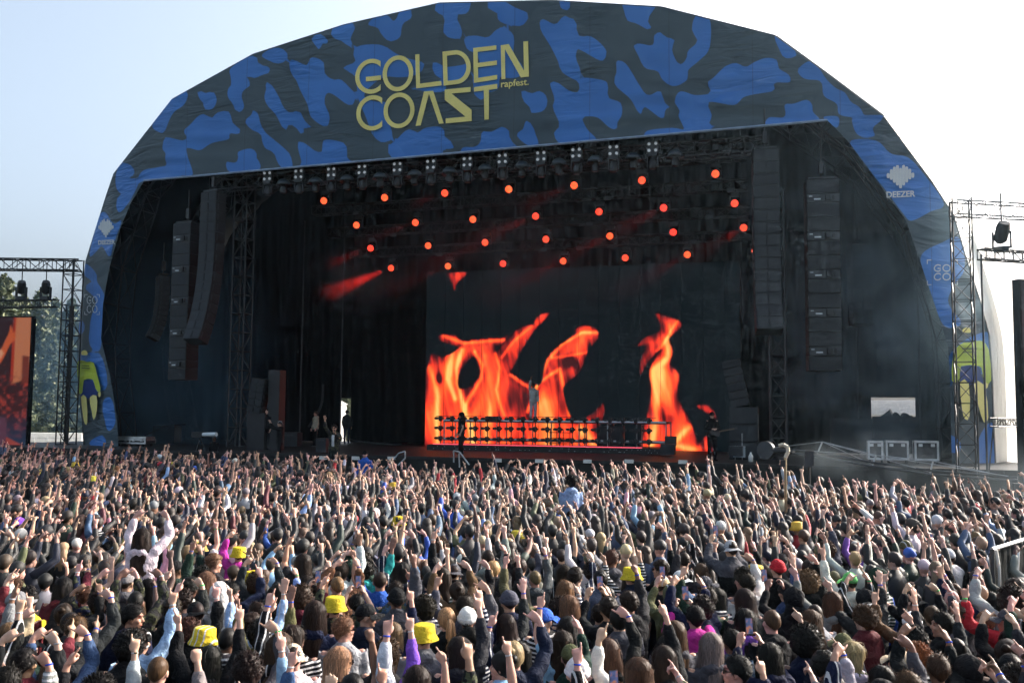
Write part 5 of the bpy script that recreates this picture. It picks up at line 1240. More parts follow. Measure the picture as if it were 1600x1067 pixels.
def remesh(V, Fs, vox, smooth, dec=1.0):
    me = bpy.data.meshes.new('tmp'); me.from_pydata([tuple(p) for p in V], [], Fs); me.update()
    o = bpy.data.objects.new('tmp', me); COL.objects.link(o)
    m = o.modifiers.new('r', 'REMESH'); m.mode = 'VOXEL'; m.voxel_size = vox; m.use_smooth_shade = True
    if smooth: s = o.modifiers.new('s', 'SMOOTH'); s.iterations = smooth; s.factor = 0.5
    if dec < 1: d = o.modifiers.new('d', 'DECIMATE'); d.ratio = dec
    dg = bpy.context.evaluated_depsgraph_get(); r = bpy.data.meshes.new_from_object(o.evaluated_get(dg))
    bpy.data.objects.remove(o); bpy.data.meshes.remove(me)
    r.polygons.foreach_set('use_smooth', [True]*len(r.polygons)); return r
def mesh_np(me):
    n = len(me.vertices); V = np.empty(n*3, np.float32); me.vertices.foreach_get('co', V); Nn = np.empty(n*3, np.float32); me.vertex_normals.foreach_get('vector', Nn); return V.reshape(-1, 3).astype(float), Nn.reshape(-1, 3).astype(float)
def set_tone(me, t): a = me.attributes.new('tone', 'FLOAT', 'POINT'); a.data.foreach_set('value', np.asarray(t, np.float32))
def displace(me, amp, sc, seed):
    V, Nn = mesh_np(me); d = vnoise(V, sc, seed)*amp+vnoise(V, sc*2.3, seed+1)*amp*0.5
    me.vertices.foreach_set('co', (V+Nn*d[:, None]).astype(np.float32).ravel()); me.update()

# materials driven by the colour of each object
def person_mat(name, kind):
    m, nt, b = newmat(name)
    oi = N(nt, 'ShaderNodeObjectInfo'); at = N(nt, 'ShaderNodeAttribute'); at.attribute_name = 'tone'
    tc = N(nt, 'ShaderNodeTexCoord'); nz = N(nt, 'ShaderNodeTexNoise')
    nt.links.new(tc.outputs['Object'], nz.inputs['Vector'])
    if kind == 'skin':
        nz.inputs['Scale'].default_value = 14; nz.inputs['Detail'].default_value = 4
        v = ramp(nt, nz.outputs[0], [(0.3, (0.90, 0.84, 0.82)), (0.7, (1.08, 1.05, 1.04))])
        c = mixc(nt, 1.0, oi.outputs['Color'], v, 'MULTIPLY'); t = ramp(nt, at.outputs['Fac'], [(0.0, (0.06, 0.05, 0.05)), (0.5, (0.85, 0.42, 0.40)), (1.0, (1, 1, 1))])
        c = mixc(nt, 1.0, c, t, 'MULTIPLY'); nt.links.new(c, b.inputs['Base Color']); b.inputs['Roughness'].default_value = 0.5; b.inputs['Specular IOR Level'].default_value = 0.4
        b.inputs['Subsurface Weight'].default_value = 0.0
    elif kind == 'hair':
        mp = N(nt, 'ShaderNodeMapping'); mp.inputs['Scale'].default_value = (60, 60, 9); nt.links.new(tc.outputs['Object'], mp.inputs[0]); nt.links.new(mp.outputs[0], nz.inputs['Vector'])
        nz.inputs['Scale'].default_value = 1.6; nz.inputs['Detail'].default_value = 5
        v = ramp(nt, nz.outputs[0], [(0.3, (0.45, 0.45, 0.45)), (0.7, (1.35, 1.3, 1.25))]); c = mixc(nt, 1.0, oi.outputs['Color'], v, 'MULTIPLY')
        t = ramp(nt, at.outputs['Fac'], [(0.0, (0.6, 0.6, 0.6)), (1.0, (1.35, 1.3, 1.25))]); c = mixc(nt, 1.0, c, t, 'MULTIPLY')
        nt.links.new(c, b.inputs['Base Color']); b.inputs['Roughness'].default_value = 0.5; b.inputs['Specular IOR Level'].default_value = 0.14
        bp = N(nt, 'ShaderNodeBump'); bp.inputs['Strength'].default_value = 0.5; bp.inputs['Distance'].default_value = 0.006; nt.links.new(nz.outputs[0], bp.inputs['Height']); nt.links.new(bp.outputs[0], b.inputs['Normal'])
    else:
        nz.inputs['Scale'].default_value = 9; nz.inputs['Detail'].default_value = 6
        v = ramp(nt, nz.outputs[0], [(0.3, (0.75, 0.75, 0.77)), (0.7, (1.15, 1.15, 1.13))]); c = mixc(nt, 1.0, oi.outputs['Color'], v, 'MULTIPLY')
        sx = N(nt, 'ShaderNodeSeparateXYZ'); nt.links.new(tc.outputs['Object'], sx.inputs[0])
        def band(lo, hi, fac):   # 1 where the garment's random number lies in lo..hi
            a_ = N(nt, 'ShaderNodeMath', operation='GREATER_THAN'); a_.inputs[1].default_value = lo; nt.links.new(oi.outputs['Random'], a_.inputs[0])
            b2 = N(nt, 'ShaderNodeMath', operation='LESS_THAN'); b2.inputs[1].default_value = hi; nt.links.new(oi.outputs['Random'], b2.inputs[0])
            m1 = N(nt, 'ShaderNodeMath', operation='MULTIPLY'); nt.links.new(a_.outputs[0], m1.inputs[0]); nt.links.new(b2.outputs[0], m1.inputs[1])
            m2 = N(nt, 'ShaderNodeMath', operation='MULTIPLY'); nt.links.new(m1.outputs[0], m2.inputs[0]); nt.links.new(fac, m2.inputs[1]); return m2.outputs[0]
        pp = N(nt, 'ShaderNodeMath', operation='PINGPONG'); pp.inputs[1].default_value = 0.02; nt.links.new(sx.outputs[2], pp.inputs[0])
        lt = N(nt, 'ShaderNodeMath', operation='LESS_THAN'); lt.inputs[1].default_value = 0.008; nt.links.new(pp.outputs[0], lt.inputs[0])
        c = mixc(nt, band(0.10, 0.15, lt.outputs[0]), c, (0.45, 0.45, 0.46))
        blk = N(nt, 'ShaderNodeMath', operation='GREATER_THAN'); blk.inputs[1].default_value = 1.31; nt.links.new(sx.outputs[2], blk.inputs[0])
        c = mixc(nt, band(0.30, 0.42, blk.outputs[0]), c, mixc(nt, 0.5, c, (0.10, 0.10, 0.12)))
        ax = N(nt, 'ShaderNodeMath', operation='ABSOLUTE'); nt.links.new(sx.outputs[0], ax.inputs[0]); p2_ = N(nt, 'ShaderNodeMath', operation='PINGPONG'); p2_.inputs[1].default_value = 0.03; nt.links.new(ax.outputs[0], p2_.inputs[0])
        l2 = N(nt, 'ShaderNodeMath', operation='LESS_THAN'); l2.inputs[1].default_value = 0.006; nt.links.new(p2_.outputs[0], l2.inputs[0])
        g2_ = N(nt, 'ShaderNodeMath', operation='MULTIPLY'); nt.links.new(l2.outputs[0], g2_.inputs[0]); nt.links.new(blk.outputs[0], g2_.inputs[1])
        c = mixc(nt, band(0.55, 0.62, g2_.outputs[0]), c, (0.5, 0.5, 0.5))
        vo = N(nt, 'ShaderNodeTexNoise'); vo.inputs['Scale'].default_value = 16; nt.links.new(tc.outputs['Object'], vo.inputs['Vector']); gt_ = N(nt, 'ShaderNodeMath', operation='GREATER_THAN'); gt_.inputs[1].default_value = 0.54; nt.links.new(vo.outputs[0], gt_.inputs[0])
        c = mixc(nt, band(0.80, 0.84, gt_.outputs[0]), c, (0.05, 0.055, 0.03))
        nt.links.new(c, b.inputs['Base Color'])
        b.inputs['Roughness'].default_value = 0.8; b.inputs['Specular IOR Level'].default_value = 0.12
        n2 = N(nt, 'ShaderNodeTexNoise'); n2.inputs['Scale'].default_value = 15; n2.inputs['Detail'].default_value = 5; n2.inputs['Distortion'].default_value = 1.2; nt.links.new(tc.outputs['Object'], n2.inputs['Vector'])
        bp = N(nt, 'ShaderNodeBump'); bp.inputs['Strength'].default_value = 0.8; bp.inputs['Distance'].default_value = 0.03; nt.links.new(n2.outputs[0], bp.inputs['Height']); nt.links.new(bp.outputs[0], b.inputs['Normal'])
    return m
PMAT = {k: person_mat('person_'+k, k) for k in ('skin', 'hair', 'cloth')}

def skin_tones(me, yaw=0.0):
    V, _ = mesh_np(me); t = np.ones(len(V)); Vr = rotz(V, -yaw)
    for s in (-1, 1):
        e = np.hypot((Vr[:, 0]-s*0.030)/0.017, (Vr[:, 2]-(HZ+0.010))/0.009); t = np.where((e < 1) & (Vr[:, 1] > 0.05), 0.05, t)
        e = np.hypot((Vr[:, 0]-s*0.032)/0.024, (Vr[:, 2]-(HZ+0.036))/0.006); t = np.where((e < 1) & (Vr[:, 1] > 0.05), 0.15, t)
    e = np.hypot(Vr[:, 0]/0.026, (Vr[:, 2]-(HZ-0.060))/0.009); t = np.where((e < 1) & (Vr[:, 1] > 0.06), 0.5, t)
    set_tone(me, t)
# ---- hair and hats, built round the head at the body's axis
HC = np.array([0, -0.008, HZ+0.022])
def dome(offset, back, front, side, seed, bump, nb=28, mb=16, bs=30, rx=0.074, ry=0.093, rz=0.098):
    """shell over the skull; lower border depends on the direction: back/front/side heights relative to HZ"""
    V = []; Fs = []
    for k in range(nb):
        th = 2*math.pi*k/nb; fy = math.sin(th)
        zl = (front if fy > 0 else back)*abs(fy)**1.5+side*(1-abs(fy)**1.5)
        ph1 = math.acos(max(-1, min(1, (zl-0.022)/rz)))
        for i in range(mb+1):
            ph = ph1*i/mb; e = 1.0 if i < mb-1 else (0.6 if i == mb-1 else -0.25)
            d = np.array([math.sin(ph)*math.cos(th), math.sin(ph)*math.sin(th), math.cos(ph)])
            V.append(HC+d*np.array([rx, ry, rz])+d*offset*e)
    for k in range(nb):
        j = (k+1) % nb
        for i in range(mb): Fs.append((k*(mb+1)+i, k*(mb+1)+i+1, j*(mb+1)+i+1, j*(mb+1)+i))
    V = np.array(V); d = V-HC; d /= np.linalg.norm(d, axis=1)[:, None]
    V = V+d*(vnoise(V, bs, seed)*bump+vnoise(V, bs*2.2, seed+3)*bump*0.5)[:, None]
    return V, Fs
def strands(r, n, length, offset, back, side, curl, width=0.009, spread=0.0):
    V = []; Fs = []; tone = []
    for _ in range(n):
        th = r.uniform(0, 2*math.pi); ph = math.acos(r.uniform(-0.1, 1.0)); fy = math.sin(th)
        if fy > 0.35 and ph > 1.0: continue
        d = np.array([math.sin(ph)*math.cos(th), math.sin(ph)*math.sin(th), math.cos(ph)])
        p = HC+d*(np.array([0.074, 0.093, 0.098])+offset*0.9)
        dn = np.array([0, -0.25, -1.0]); dn = nrm(dn-d*(dn @ d)+np.array([d[0], d[1], 0])*0.15+r.normal(size=3)*curl)
        L = length*r.uniform(0.55, 1.1); seg = 4; w = np.cross(dn, d); w = w/max(np.linalg.norm(w), 1e-6)*width*r.uniform(0.5, 1.3); o = len(V); t = r.random()
        for s in range(seg+1):
            V += [p-w*(1-s/seg*0.8), p+w*(1-s/seg*0.8)]; tone += [t, t]
            q = (p-HC)/np.array([0.074, 0.093, 0.098]); q[2] = max(q[2], -0.35); dd = nrm(q)
            dn = nrm(dn+np.array([0, -0.05, -0.6])+r.normal(size=3)*curl*0.8)
            p = p+dn*L/seg
            # keep outside the head and neck
            q = (p-HC)/(np.array([0.074, 0.093, 0.098])+offset); L_ = math.sqrt(q @ q)
            if p[2] > HZ-0.04: p = HC+(p-HC)/max(L_, 1e-3)*(1.0+(0.35*curl*r.random()))
            else:
                rr = math.hypot(p[0], p[1]+0.01); lim = 0.105+offset*0.5+0.03*min(1, (HZ-p[2])/0.3)
                if rr > lim or rr < 0.09: k_ = (lim if rr > lim else 0.09)/max(rr, 1e-4); p = np.array([p[0]*k_, (p[1]+0.01)*k_-0.01, p[2]])
                if p[1] > 0.02: p[1] = 0.02-0.3*(p[1]-0.02)
        for s in range(seg): Fs.append((o+2*s, o+2*s+1, o+2*s+3, o+2*s+2))
    return np.array(V), Fs, tone
def hair_mesh(kind, seed):
    r = np.random.default_rng(seed); parts = []; tones = []
    def addp(v, f, t=None):
        parts.append((v, f)); tones.append(np.array(t) if t is not None else 0.5+0.4*vnoise(v, 22, seed))
    if kind == 'short':
        addp(*dome(0.016, -0.075, 0.062, -0.015, seed, 0.006)); addp(*strands(r, 650, 0.050, 0.017, 0, 0, 0.30, 0.0035)); addp(*strands(r, 120, 0.06, 0.020, 0, 0, 0.9, 0.0025))
    elif kind == 'crop': addp(*dome(0.007, -0.06, 0.066, -0.005, seed, 0.003, bs=60))
    elif kind == 'quiff':
        addp(*dome(0.014, -0.07, 0.055, -0.010, seed, 0.006)); v, f = dome(0.034, 0.04, 0.050, 0.055, seed+1, 0.012); addp(v, f); addp(*strands(r, 600, 0.055, 0.027, 0, 0, 0.38, 0.0035))
    elif kind == 'curly':
        addp(*dome(0.034, -0.080, 0.045, -0.035, seed, 0.013, 64, 34, 42)); addp(*strands(r, 800, 0.028, 0.034, 0, 0, 0.7, 0.0035))
    elif kind == 'afro':
        addp(*dome(0.056, -0.085, 0.040, -0.05, seed, 0.012, 72, 38, 48)); addp(*strands(r, 900, 0.022, 0.056, 0, 0, 0.7, 0.0032))
    elif kind in ('long', 'wavy', 'ponytail', 'bun', 'bob'):
        addp(*dome(0.019, -0.095, 0.055, -0.055, seed, 0.005))
        low = {'long': 1.24, 'wavy': 1.20, 'bob': 1.50, 'ponytail': 1.60, 'bun': 1.60}[kind]
        if kind in ('long', 'wavy', 'bob'):
            zs = np.linspace(HZ+0.06, low, 12); pts = []; nb = 26; V = []; Fs = []
            for i, z in enumerate(zs):
                t = i/11; half = math.radians(118-38*t); sw = 0.102+0.030*t
                for k in range(nb):
                    a = -math.pi/2-half+2*half*k/(nb-1); wob = 1+0.10*vnoise(np.array([[k*0.55, z*6.0, 0]]), 1.0, seed)[0]
                    V.append((sw*math.cos(a)*wob*(1.0 if z > 1.5 else 1.12), -0.012+(sw+0.012)*math.sin(a)*wob*(1.0 if z > 1.52 else 1.08), z-0.05*t*vnoise(np.array([[k*0.9, 0, 0]]), 1.0, seed+2)[0]))
                V2 = len(V)
            for i in range(11):
                for k in range(nb-1): Fs.append((i*nb+k, i*nb+k+1, (i+1)*nb+k+1, (i+1)*nb+k))
            V = np.array(V)
            if kind == 'wavy': V = V+np.stack([vnoise(V, 16, seed)*0.014, vnoise(V, 16, seed+1)*0.014, 0*V[:, 0]], 1)
            addp(V, Fs)
            addp(*strands(r, 800, {'long': 0.42, 'wavy': 0.44, 'bob': 0.2}[kind], 0.024, 0, 0, 0.08 if kind != 'wavy' else 0.32, 0.0045)); addp(*strands(r, 140, 0.30, 0.026, 0, 0, 0.55, 0.003))
        else:
            addp(*strands(r, 200, 0.09, 0.019, 0, 0, 0.06, 0.006))
            if kind == 'ponytail':
                for q in range(26):
                    a = r.normal(size=2)*0.014; pts = [(a[0]*0.3, -0.105+a[1]*0.3, HZ+0.035), (a[0], -0.150+a[1], HZ+0.00), (a[0]*1.4, -0.150+a[1], HZ-0.10), (a[0]*1.5, -0.130+a[1], HZ-0.24-0.06*r.random())]
                    addp(*chain(pts, [0.012, 0.014, 0.012, 0.004], 5))
            else:
                v, f = ellipsoid((0, -0.100, HZ+0.075), (0.040, 0.040, 0.036), 12, 8); v = v+np.stack([vnoise(v, 50, seed)*0.008]*3, 1); addp(v, f)
    elif kind == 'bucket':
        prof = [(0.04, 0.134), (0.085, 0.131), (0.100, 0.122), (0.108, 0.06), (0.111, 0.035), (0.142, -0.012), (0.144, -0.018), (0.111, 0.022)]
        m = MB(); m.lathe(prof, (0, -0.008, HZ), 28); v = np.array(m.v); v[:, 2] += 0.003*vnoise(v, 14, seed); v[:, :2] *= (1+0.012*vnoise(v, 9, seed+1))[:, None]; v[:, 1] = (v[:, 1]+0.008)*1.10-0.008
        addp(v, m.f)
    elif kind in ('cap', 'cap_back'):
        v, f = dome(0.016, 0.0, 0.035, 0.012, seed, 0.002, bs=18); parts_ = [(v, f)]
        V = []; Fs = []
        nb = 13
        for k in range(nb):
            a = math.radians(18+144*k/(nb-1))
            for i, rr in enumerate((0.088, 0.13, 0.165)):
                e = rr*(0.80+0.30*math.sin(a)); V.append((rr*0.86*math.cos(a) if i else 0.088*math.cos(a), -0.008+0.106*math.sin(a)+(rr-0.088)*math.sin(a)*1.15, HZ+0.038-0.014*i+0.010*math.sin(a)*i-0.012*abs(math.cos(a))*i))
        for k in range(nb-1):
            for i in range(2): Fs.append((k*3+i, k*3+i+1, (k+1)*3+i+1, (k+1)*3+i))
        V = np.array(V); lo_ = V-np.array([0, 0, 0.006]); o = len(V)
        V = np.concatenate([V, lo_]); Fs = Fs+[tuple(i+o for i in q[::-1]) for q in Fs]
        parts_.append((V, Fs)); parts_.append(ellipsoid(HC+np.array([0, 0, 0.113]), (0.010, 0.010, 0.006), 8, 4))
        for v, f in parts_: addp(v if kind == 'cap' else rotz(v, math.pi), f)
        v, f = dome(0.007, -0.065, 0.03, -0.02, seed, 0.003); 
    elif kind == 'beanie':
        v, f = dome(0.022, -0.020, 0.042, 0.005, seed, 0.004, 30, 16, 24); addp(v, f)
        v, f = dome(0.030, -0.026, 0.036, -0.002, seed+1, 0.003, 30, 16, 24); keep = v[:, 2] < HZ+0.052; addp(np.where(keep[:, None], v, HC+(v-HC)*0.8), f)
    elif kind == 'hood':
        v, f = dome(0.040, -0.10, 0.085, -0.10, seed, 0.012, 34, 18, 13); v[:, 1] -= 0.012; addp(v, f)
        addp(*chain([(0, -0.05, HZ-0.16), (0, -0.045, HZ-0.08), (0, -0.03, HZ-0.02)], [(0.13, 0.10), (0.105, 0.095), (0.10, 0.085)], 18))
    V, Fs = join(parts); me = bpy.data.meshes.new('hair_'+kind); me.from_pydata([tuple(p) for p in V], [], Fs)
    me.polygons.foreach_set('use_smooth', [True]*len(Fs)); me.materials.append(PMAT['cloth'] if kind in ('bucket', 'cap', 'cap_back', 'beanie', 'hood') else PMAT['hair'])
    set_tone(me, np.clip(np.concatenate(tones), 0, 1)); me.update(); return me
HAIRK = ['short', 'crop', 'quiff', 'curly', 'afro', 'long', 'wavy', 'ponytail', 'bun', 'bob', 'bucket', 'cap', 'cap_back', 'beanie', 'hood']
HAIR = {k: [hair_mesh(k, 10*i+s) for s in range(2 if k in ('short', 'long', 'curly', 'wavy') else 1)] for i, k in enumerate(HAIRK)}

# ---- pose library (right arm, left arm)
POSES = {
 'r_up': ('up', 'down'), 'l_up': ('down', 'up'), 'r_side': ('side', 'down'), 'l_side': ('down', 'side'), 'both_up': ('up', 'out'), 'high': ('high', 'down'), 'mix': ('bent', 'side'), 'both_side': ('side', 'side'),
 'r_bent': ('bent', 'down'), 'l_bent': ('down', 'bent'), 'both_bent': ('bent', 'cross'), 'r_fist': ('fist', 'down'), 'l_out': ('down', 'out'), 'r_fwd': ('fwd', 'down'),
 'phone': ('phone', 'phone'), 'down': ('down', 'down'), 'open': ('open', 'out'), 'r_open': ('open', 'down')}
POSE_TXT = {'r_up': 'right arm pointing up', 'l_up': 'left arm pointing up', 'r_side': 'right hand pointing sideways', 'l_side': 'left hand pointing sideways', 'both_up': 'both arms pointing up', 'high': 'right arm straight overhead', 'mix': 'right forearm up, left pointing sideways',
 'both_side': 'both hands pointing inward', 'r_bent': 'right forearm raised', 'l_bent': 'left forearm raised', 'both_bent': 'both forearms raised', 'r_fist': 'right fist raised',
 'l_out': 'left arm raised outward', 'r_fwd': 'right arm stretched forward', 'phone': 'holding up a phone', 'down': 'arms down', 'open': 'open right hand, left pointing', 'r_open': 'open right palm raised'}
class Pose: pass
LIB = {}; TOPC = {}; TRC = {}
def build_pose(key, legs='stand', yaw=0.0, tag_=''):
    P = Pose(); pr, info = person_prims(*POSES[key], 1, legs)
    # turn of the head is baked in the body
    if yaw:
        hp = head_prims(18, 1); nh = len(hp)
        pr['skin'] = [(rotz(v, yaw), f) for v, f in pr['skin'][:nh]]+pr['skin'][nh:]
    P.info = info; P.yaw = yaw
    P.body = remesh(*join(pr['skin']), 0.0092, 1); P.body.materials.append(PMAT['skin']); skin_tones(P.body, yaw)
    P.top = {}
    ck = (POSES[key], legs)
    if ck in TOPC: P.top = TOPC[ck]
    for st, hood, puff in (('long', True, 0.004), ('short', False, 0.0), ('puffy', False, 0.016)):
        if ck in TOPC: break
        p2, _ = person_prims(*POSES[key], 1, legs, 'short' if st == 'short' else 'long', hood, puff)
        me = remesh(*join(p2['top']), 0.019, 1); displace(me, 0.012 if st != 'puffy' else 0.014, 11 if st != 'puffy' else 14, 3); me.materials.append(PMAT['cloth']); P.top[st] = me
    TOPC[ck] = P.top
    if legs not in TRC:
        me = remesh(*join(pr['trousers']), 0.022, 1); displace(me, 0.006, 10, 5); me.materials.append(PMAT['cloth']); TRC[legs] = me
    P.trousers = TRC[legs]
    wb = MB()
    P.band = {}
    for sx in (1, -1):
        S, E, W, dh, pn, g = info[sx]; d = nrm(W-E); v, f = chain([W-d*0.016, W-d*0.004], [0.0285, 0.0275], 12, cap=False); m = MB(); m.add(v, f); me = m.mesh('wristband', PMAT['cloth'], True); P.band[sx] = me
    return P
ARM['mic'] = ((0.35, 0.55, -0.45), (-0.66, -0.02, 0.72), (-0.5, 0.1, 0.75), (-0.6, 0.2, 0.5), 'grip')
ARM['strum'] = ((0.25, -0.05, -0.95), (-0.62, 0.70, 0.05), (-0.7, 0.6, 0.0), (0.0, -0.6, -0.7), 'grip')
POSES.update({'sing': ('open', 'mic'), 'guitar': ('strum', 'strum'), 'hero_up': ('up', 'down')})
YAWS = {'down': 0.0, 'r_up': 0.1, 'l_up': -0.25, 'r_side': -0.15, 'both_bent': 0.3, 'r_bent': -0.5, 'l_bent': 0.45, 'r_fist': 0.2, 'r_fwd': -0.2}
for k in POSES:
    if k in ('hero_up',): continue
    LIB[k] = build_pose(k, yaw=YAWS.get(k, 0.0))
LIB['look_l'] = build_pose('down', yaw=1.15); LIB['look_r'] = build_pose('down', yaw=-1.15); LIB['look_l_up'] = build_pose('r_up', yaw=0.95); LIB['look_r_up'] = build_pose('l_bent', yaw=-0.95)
POSE_TXT.update({'look_l': 'looking toward the trees', 'look_r': 'looking toward the sun', 'look_l_up': 'right arm up, looking aside', 'look_r_up': 'left forearm up, looking aside'})
for k in ('both_side', 'phone', 'down'): LIB['ride_'+k] = build_pose(k, 'ride')
SKIN = {'light': (0.46, 0.275, 0.205), 'tan': (0.36, 0.205, 0.14), 'pink': (0.50, 0.285, 0.23), 'brown': (0.19, 0.10, 0.065), 'dark': (0.085, 0.048, 0.034)}
HCOL = {'black': (0.006, 0.0056, 0.0055), 'dark brown': (0.018, 0.011, 0.008), 'brown': (0.055, 0.030, 0.017), 'light brown': (0.14, 0.085, 0.045), 'blond': (0.30, 0.20, 0.10), 'ginger': (0.22, 0.09, 0.03), 'grey': (0.16, 0.15, 0.14)}
TCOL = {'black': (0.0055, 0.006, 0.0075), 'charcoal': (0.018, 0.019, 0.022), 'navy': (0.006, 0.010, 0.030), 'dark green': (0.010, 0.026, 0.018), 'grey': (0.17, 0.17, 0.18), 'pale grey': (0.40, 0.40, 0.42), 'white': (0.54, 0.54, 0.55),
 'pale blue': (0.24, 0.38, 0.62), 'royal blue': (0.02, 0.08, 0.42), 'red': (0.42, 0.02, 0.028), 'magenta': (0.42, 0.03, 0.27), 'purple': (0.16, 0.06, 0.38), 'beige': (0.42, 0.34, 0.23), 'brown': (0.10, 0.055, 0.030), 'yellow': (0.55, 0.42, 0.025),
 'denim blue': (0.035, 0.068, 0.14), 'olive': (0.085, 0.085, 0.040), 'teal': (0.02, 0.24, 0.24), 'pink': (0.60, 0.28, 0.36), 'lime green': (0.10, 0.62, 0.10), 'maroon': (0.10, 0.015, 0.022)}
HTXT = {'short': 'short {} hair', 'crop': 'cropped {} hair', 'quiff': 'thick {} quiff', 'curly': 'curly {} hair', 'afro': '{} afro hair', 'long': 'long {} hair', 'wavy': 'long wavy {} hair', 'ponytail': '{} ponytail', 'bun': '{} hair bun', 'bob': '{} bob haircut',
 'bucket': '{} bucket hat', 'cap': '{} cap', 'cap_back': '{} backward cap', 'beanie': '{} beanie', 'hood': 'raised {} hood', 'bald': 'bald head'}
GTXT = {'long': ('hooded_jacket', '{} hoodie'), 'short': ('t_shirt', '{} T-shirt'), 'puffy': ('padded_jacket', '{} puffer jacket')}
HATS = ('bucket', 'cap', 'cap_back', 'beanie', 'hood')
used_labels = set()
rp = random.Random(11)
def col4(c, j=0.0): return tuple(max(0, x*(1+rp.uniform(-j, j))) for x in c)+(1.0,)
def make_label(hair, hcol, gar, tcol, pose, extra=''):
    h = HTXT[hair].format(hcol); return f"person with {h} in {GTXT[gar][1].format(tcol)}, {POSE_TXT.get(pose.replace('ride_', ''), pose)}{extra}"
def put_person(x, y, z=0.0, hair='short', hcol='dark brown', gar='long', tcol='black', pose='down', skin='light', s=1.0, rz=None, label=None, band=None, group='people in the crowd', glasses=False, trous='navy'):
    if rz is None: rz = math.atan2(x, -y)+rp.uniform(-0.28, 0.28)
    P = LIB[pose]
    t = empty('person', (x, y, z), rz, label, 'person', group); t.rotation_euler = (rp.gauss(0, 0.035) if group == 'people in the crowd' else 0, rp.gauss(0, 0.035) if group == 'people in the crowd' else 0, rz); t.scale = (s*rp.uniform(0.97, 1.05), s*rp.uniform(0.97, 1.05), s)
    o = link('body', P.body, t); o.color = col4(SKIN[skin], 0.08)
    o = link(GTXT[gar][0], P.top[gar], t); o.color = col4(TCOL[tcol], 0.12)
    o = link('trousers', P.trousers, t); o.color = col4(TCOL[trous], 0.1)
    if hair != 'bald':
        if hair in HATS:
            o = link({'bucket': 'bucket_hat', 'cap': 'cap', 'cap_back': 'cap', 'beanie': 'beanie', 'hood': 'hood'}[hair], HAIR[hair][0], t, (0, 0, 0)); o.rotation_euler = (0, 0, P.yaw); o.color = col4(TCOL[hcol], 0.05)
            if hair != 'hood':
                o = link('hair', HAIR['crop'][0], t); o.rotation_euler = (0, 0, P.yaw); o.color = col4(HCOL['dark brown'], 0.2)
        else:
            o = link('hair', rp.choice(HAIR[hair]), t); o.rotation_euler = (0, 0, P.yaw); o.color = col4(HCOL[hcol], 0.15)
    if band:
        sx = 1 if POSES.get(pose.replace('ride_', ''), ('up', 'down'))[0] != 'down' else -1
        o = link('wristband', P.band[sx], t); o.color = col4({'blue': (0.02, 0.07, 0.5), 'green': (0.03, 0.5, 0.12), 'white': (0.6, 0.6, 0.6)}[band])
    if glasses:
        o = link('sunglasses', ME_glass, t); o.rotation_euler = (0, 0, P.yaw)
    return t, P
gm = MB()
for s_ in (-1, 1):
    gm.box((s_*0.034, 0.092, HZ+0.010), (0.052, 0.012, 0.034)); gm.box((s_*0.078, 0.045, HZ+0.016), (0.006, 0.10, 0.008))
gm.box((0, 0.095, HZ+0.014), (0.02, 0.010, 0.008))
ME_glass = gm.mesh('sunglasses', simple('dark_glass', (0.01, 0.01, 0.012), 0.12, spec=0.6))
# phone
pm = MB(); pm.box((0, 0, 0), (0.072, 0.009, 0.150)); ME_phone_body = pm.mesh('phone_case', MT['dark_plastic'])
pm = MB(); pm.box((0, -0.0055, 0), (0.064, 0.002, 0.138)); 
def phone_mat():
    m, nt, b = newmat('phone_screen'); tc = N(nt, 'ShaderNodeTexCoord'); nz = N(nt, 'ShaderNodeTexNoise'); nz.inputs['Scale'].default_value = 18; nt.links.new(tc.outputs['Object'], nz.inputs['Vector'])
    c = ramp(nt, nz.outputs[0], [(0.35, (0.01, 0.02, 0.05)), (0.5, (0.05, 0.08, 0.2)), (0.62, (0.35, 0.12, 0.05))]); nt.links.new(c, b.inputs['Emission Color']); b.inputs['Emission Strength'].default_value = 0.35; b.inputs['Base Color'].default_value = (0.02, 0.02, 0.03, 1); b.inputs['Roughness'].default_value = 0.15; return m
ME_phone_scr = pm.mesh('phone_screen', phone_mat())
phones = []
def give_phone(t, P, label):
    rz = t.rotation_euler[2]; s = t.scale[2]; S, E, W, dh, pn, g = P.info[1]; S2, E2, W2, dh2, pn2, g2 = P.info[-1]
    c = (W+dh*0.13+W2+dh2*0.13)/2+np.array([0, 0.02, 0.02]); c = rotz(c[None, :]*np.array([t.scale[0], t.scale[1], s]), rz)[0]+np.array(t.location)
    ph = empty('phone', c, rz, label, 'phone', 'phones held up in the crowd'); ph.rotation_euler = (-0.15, 0, rz); link('case', ME_phone_body, ph); link('display', ME_phone_scr, ph); phones.append(ph)
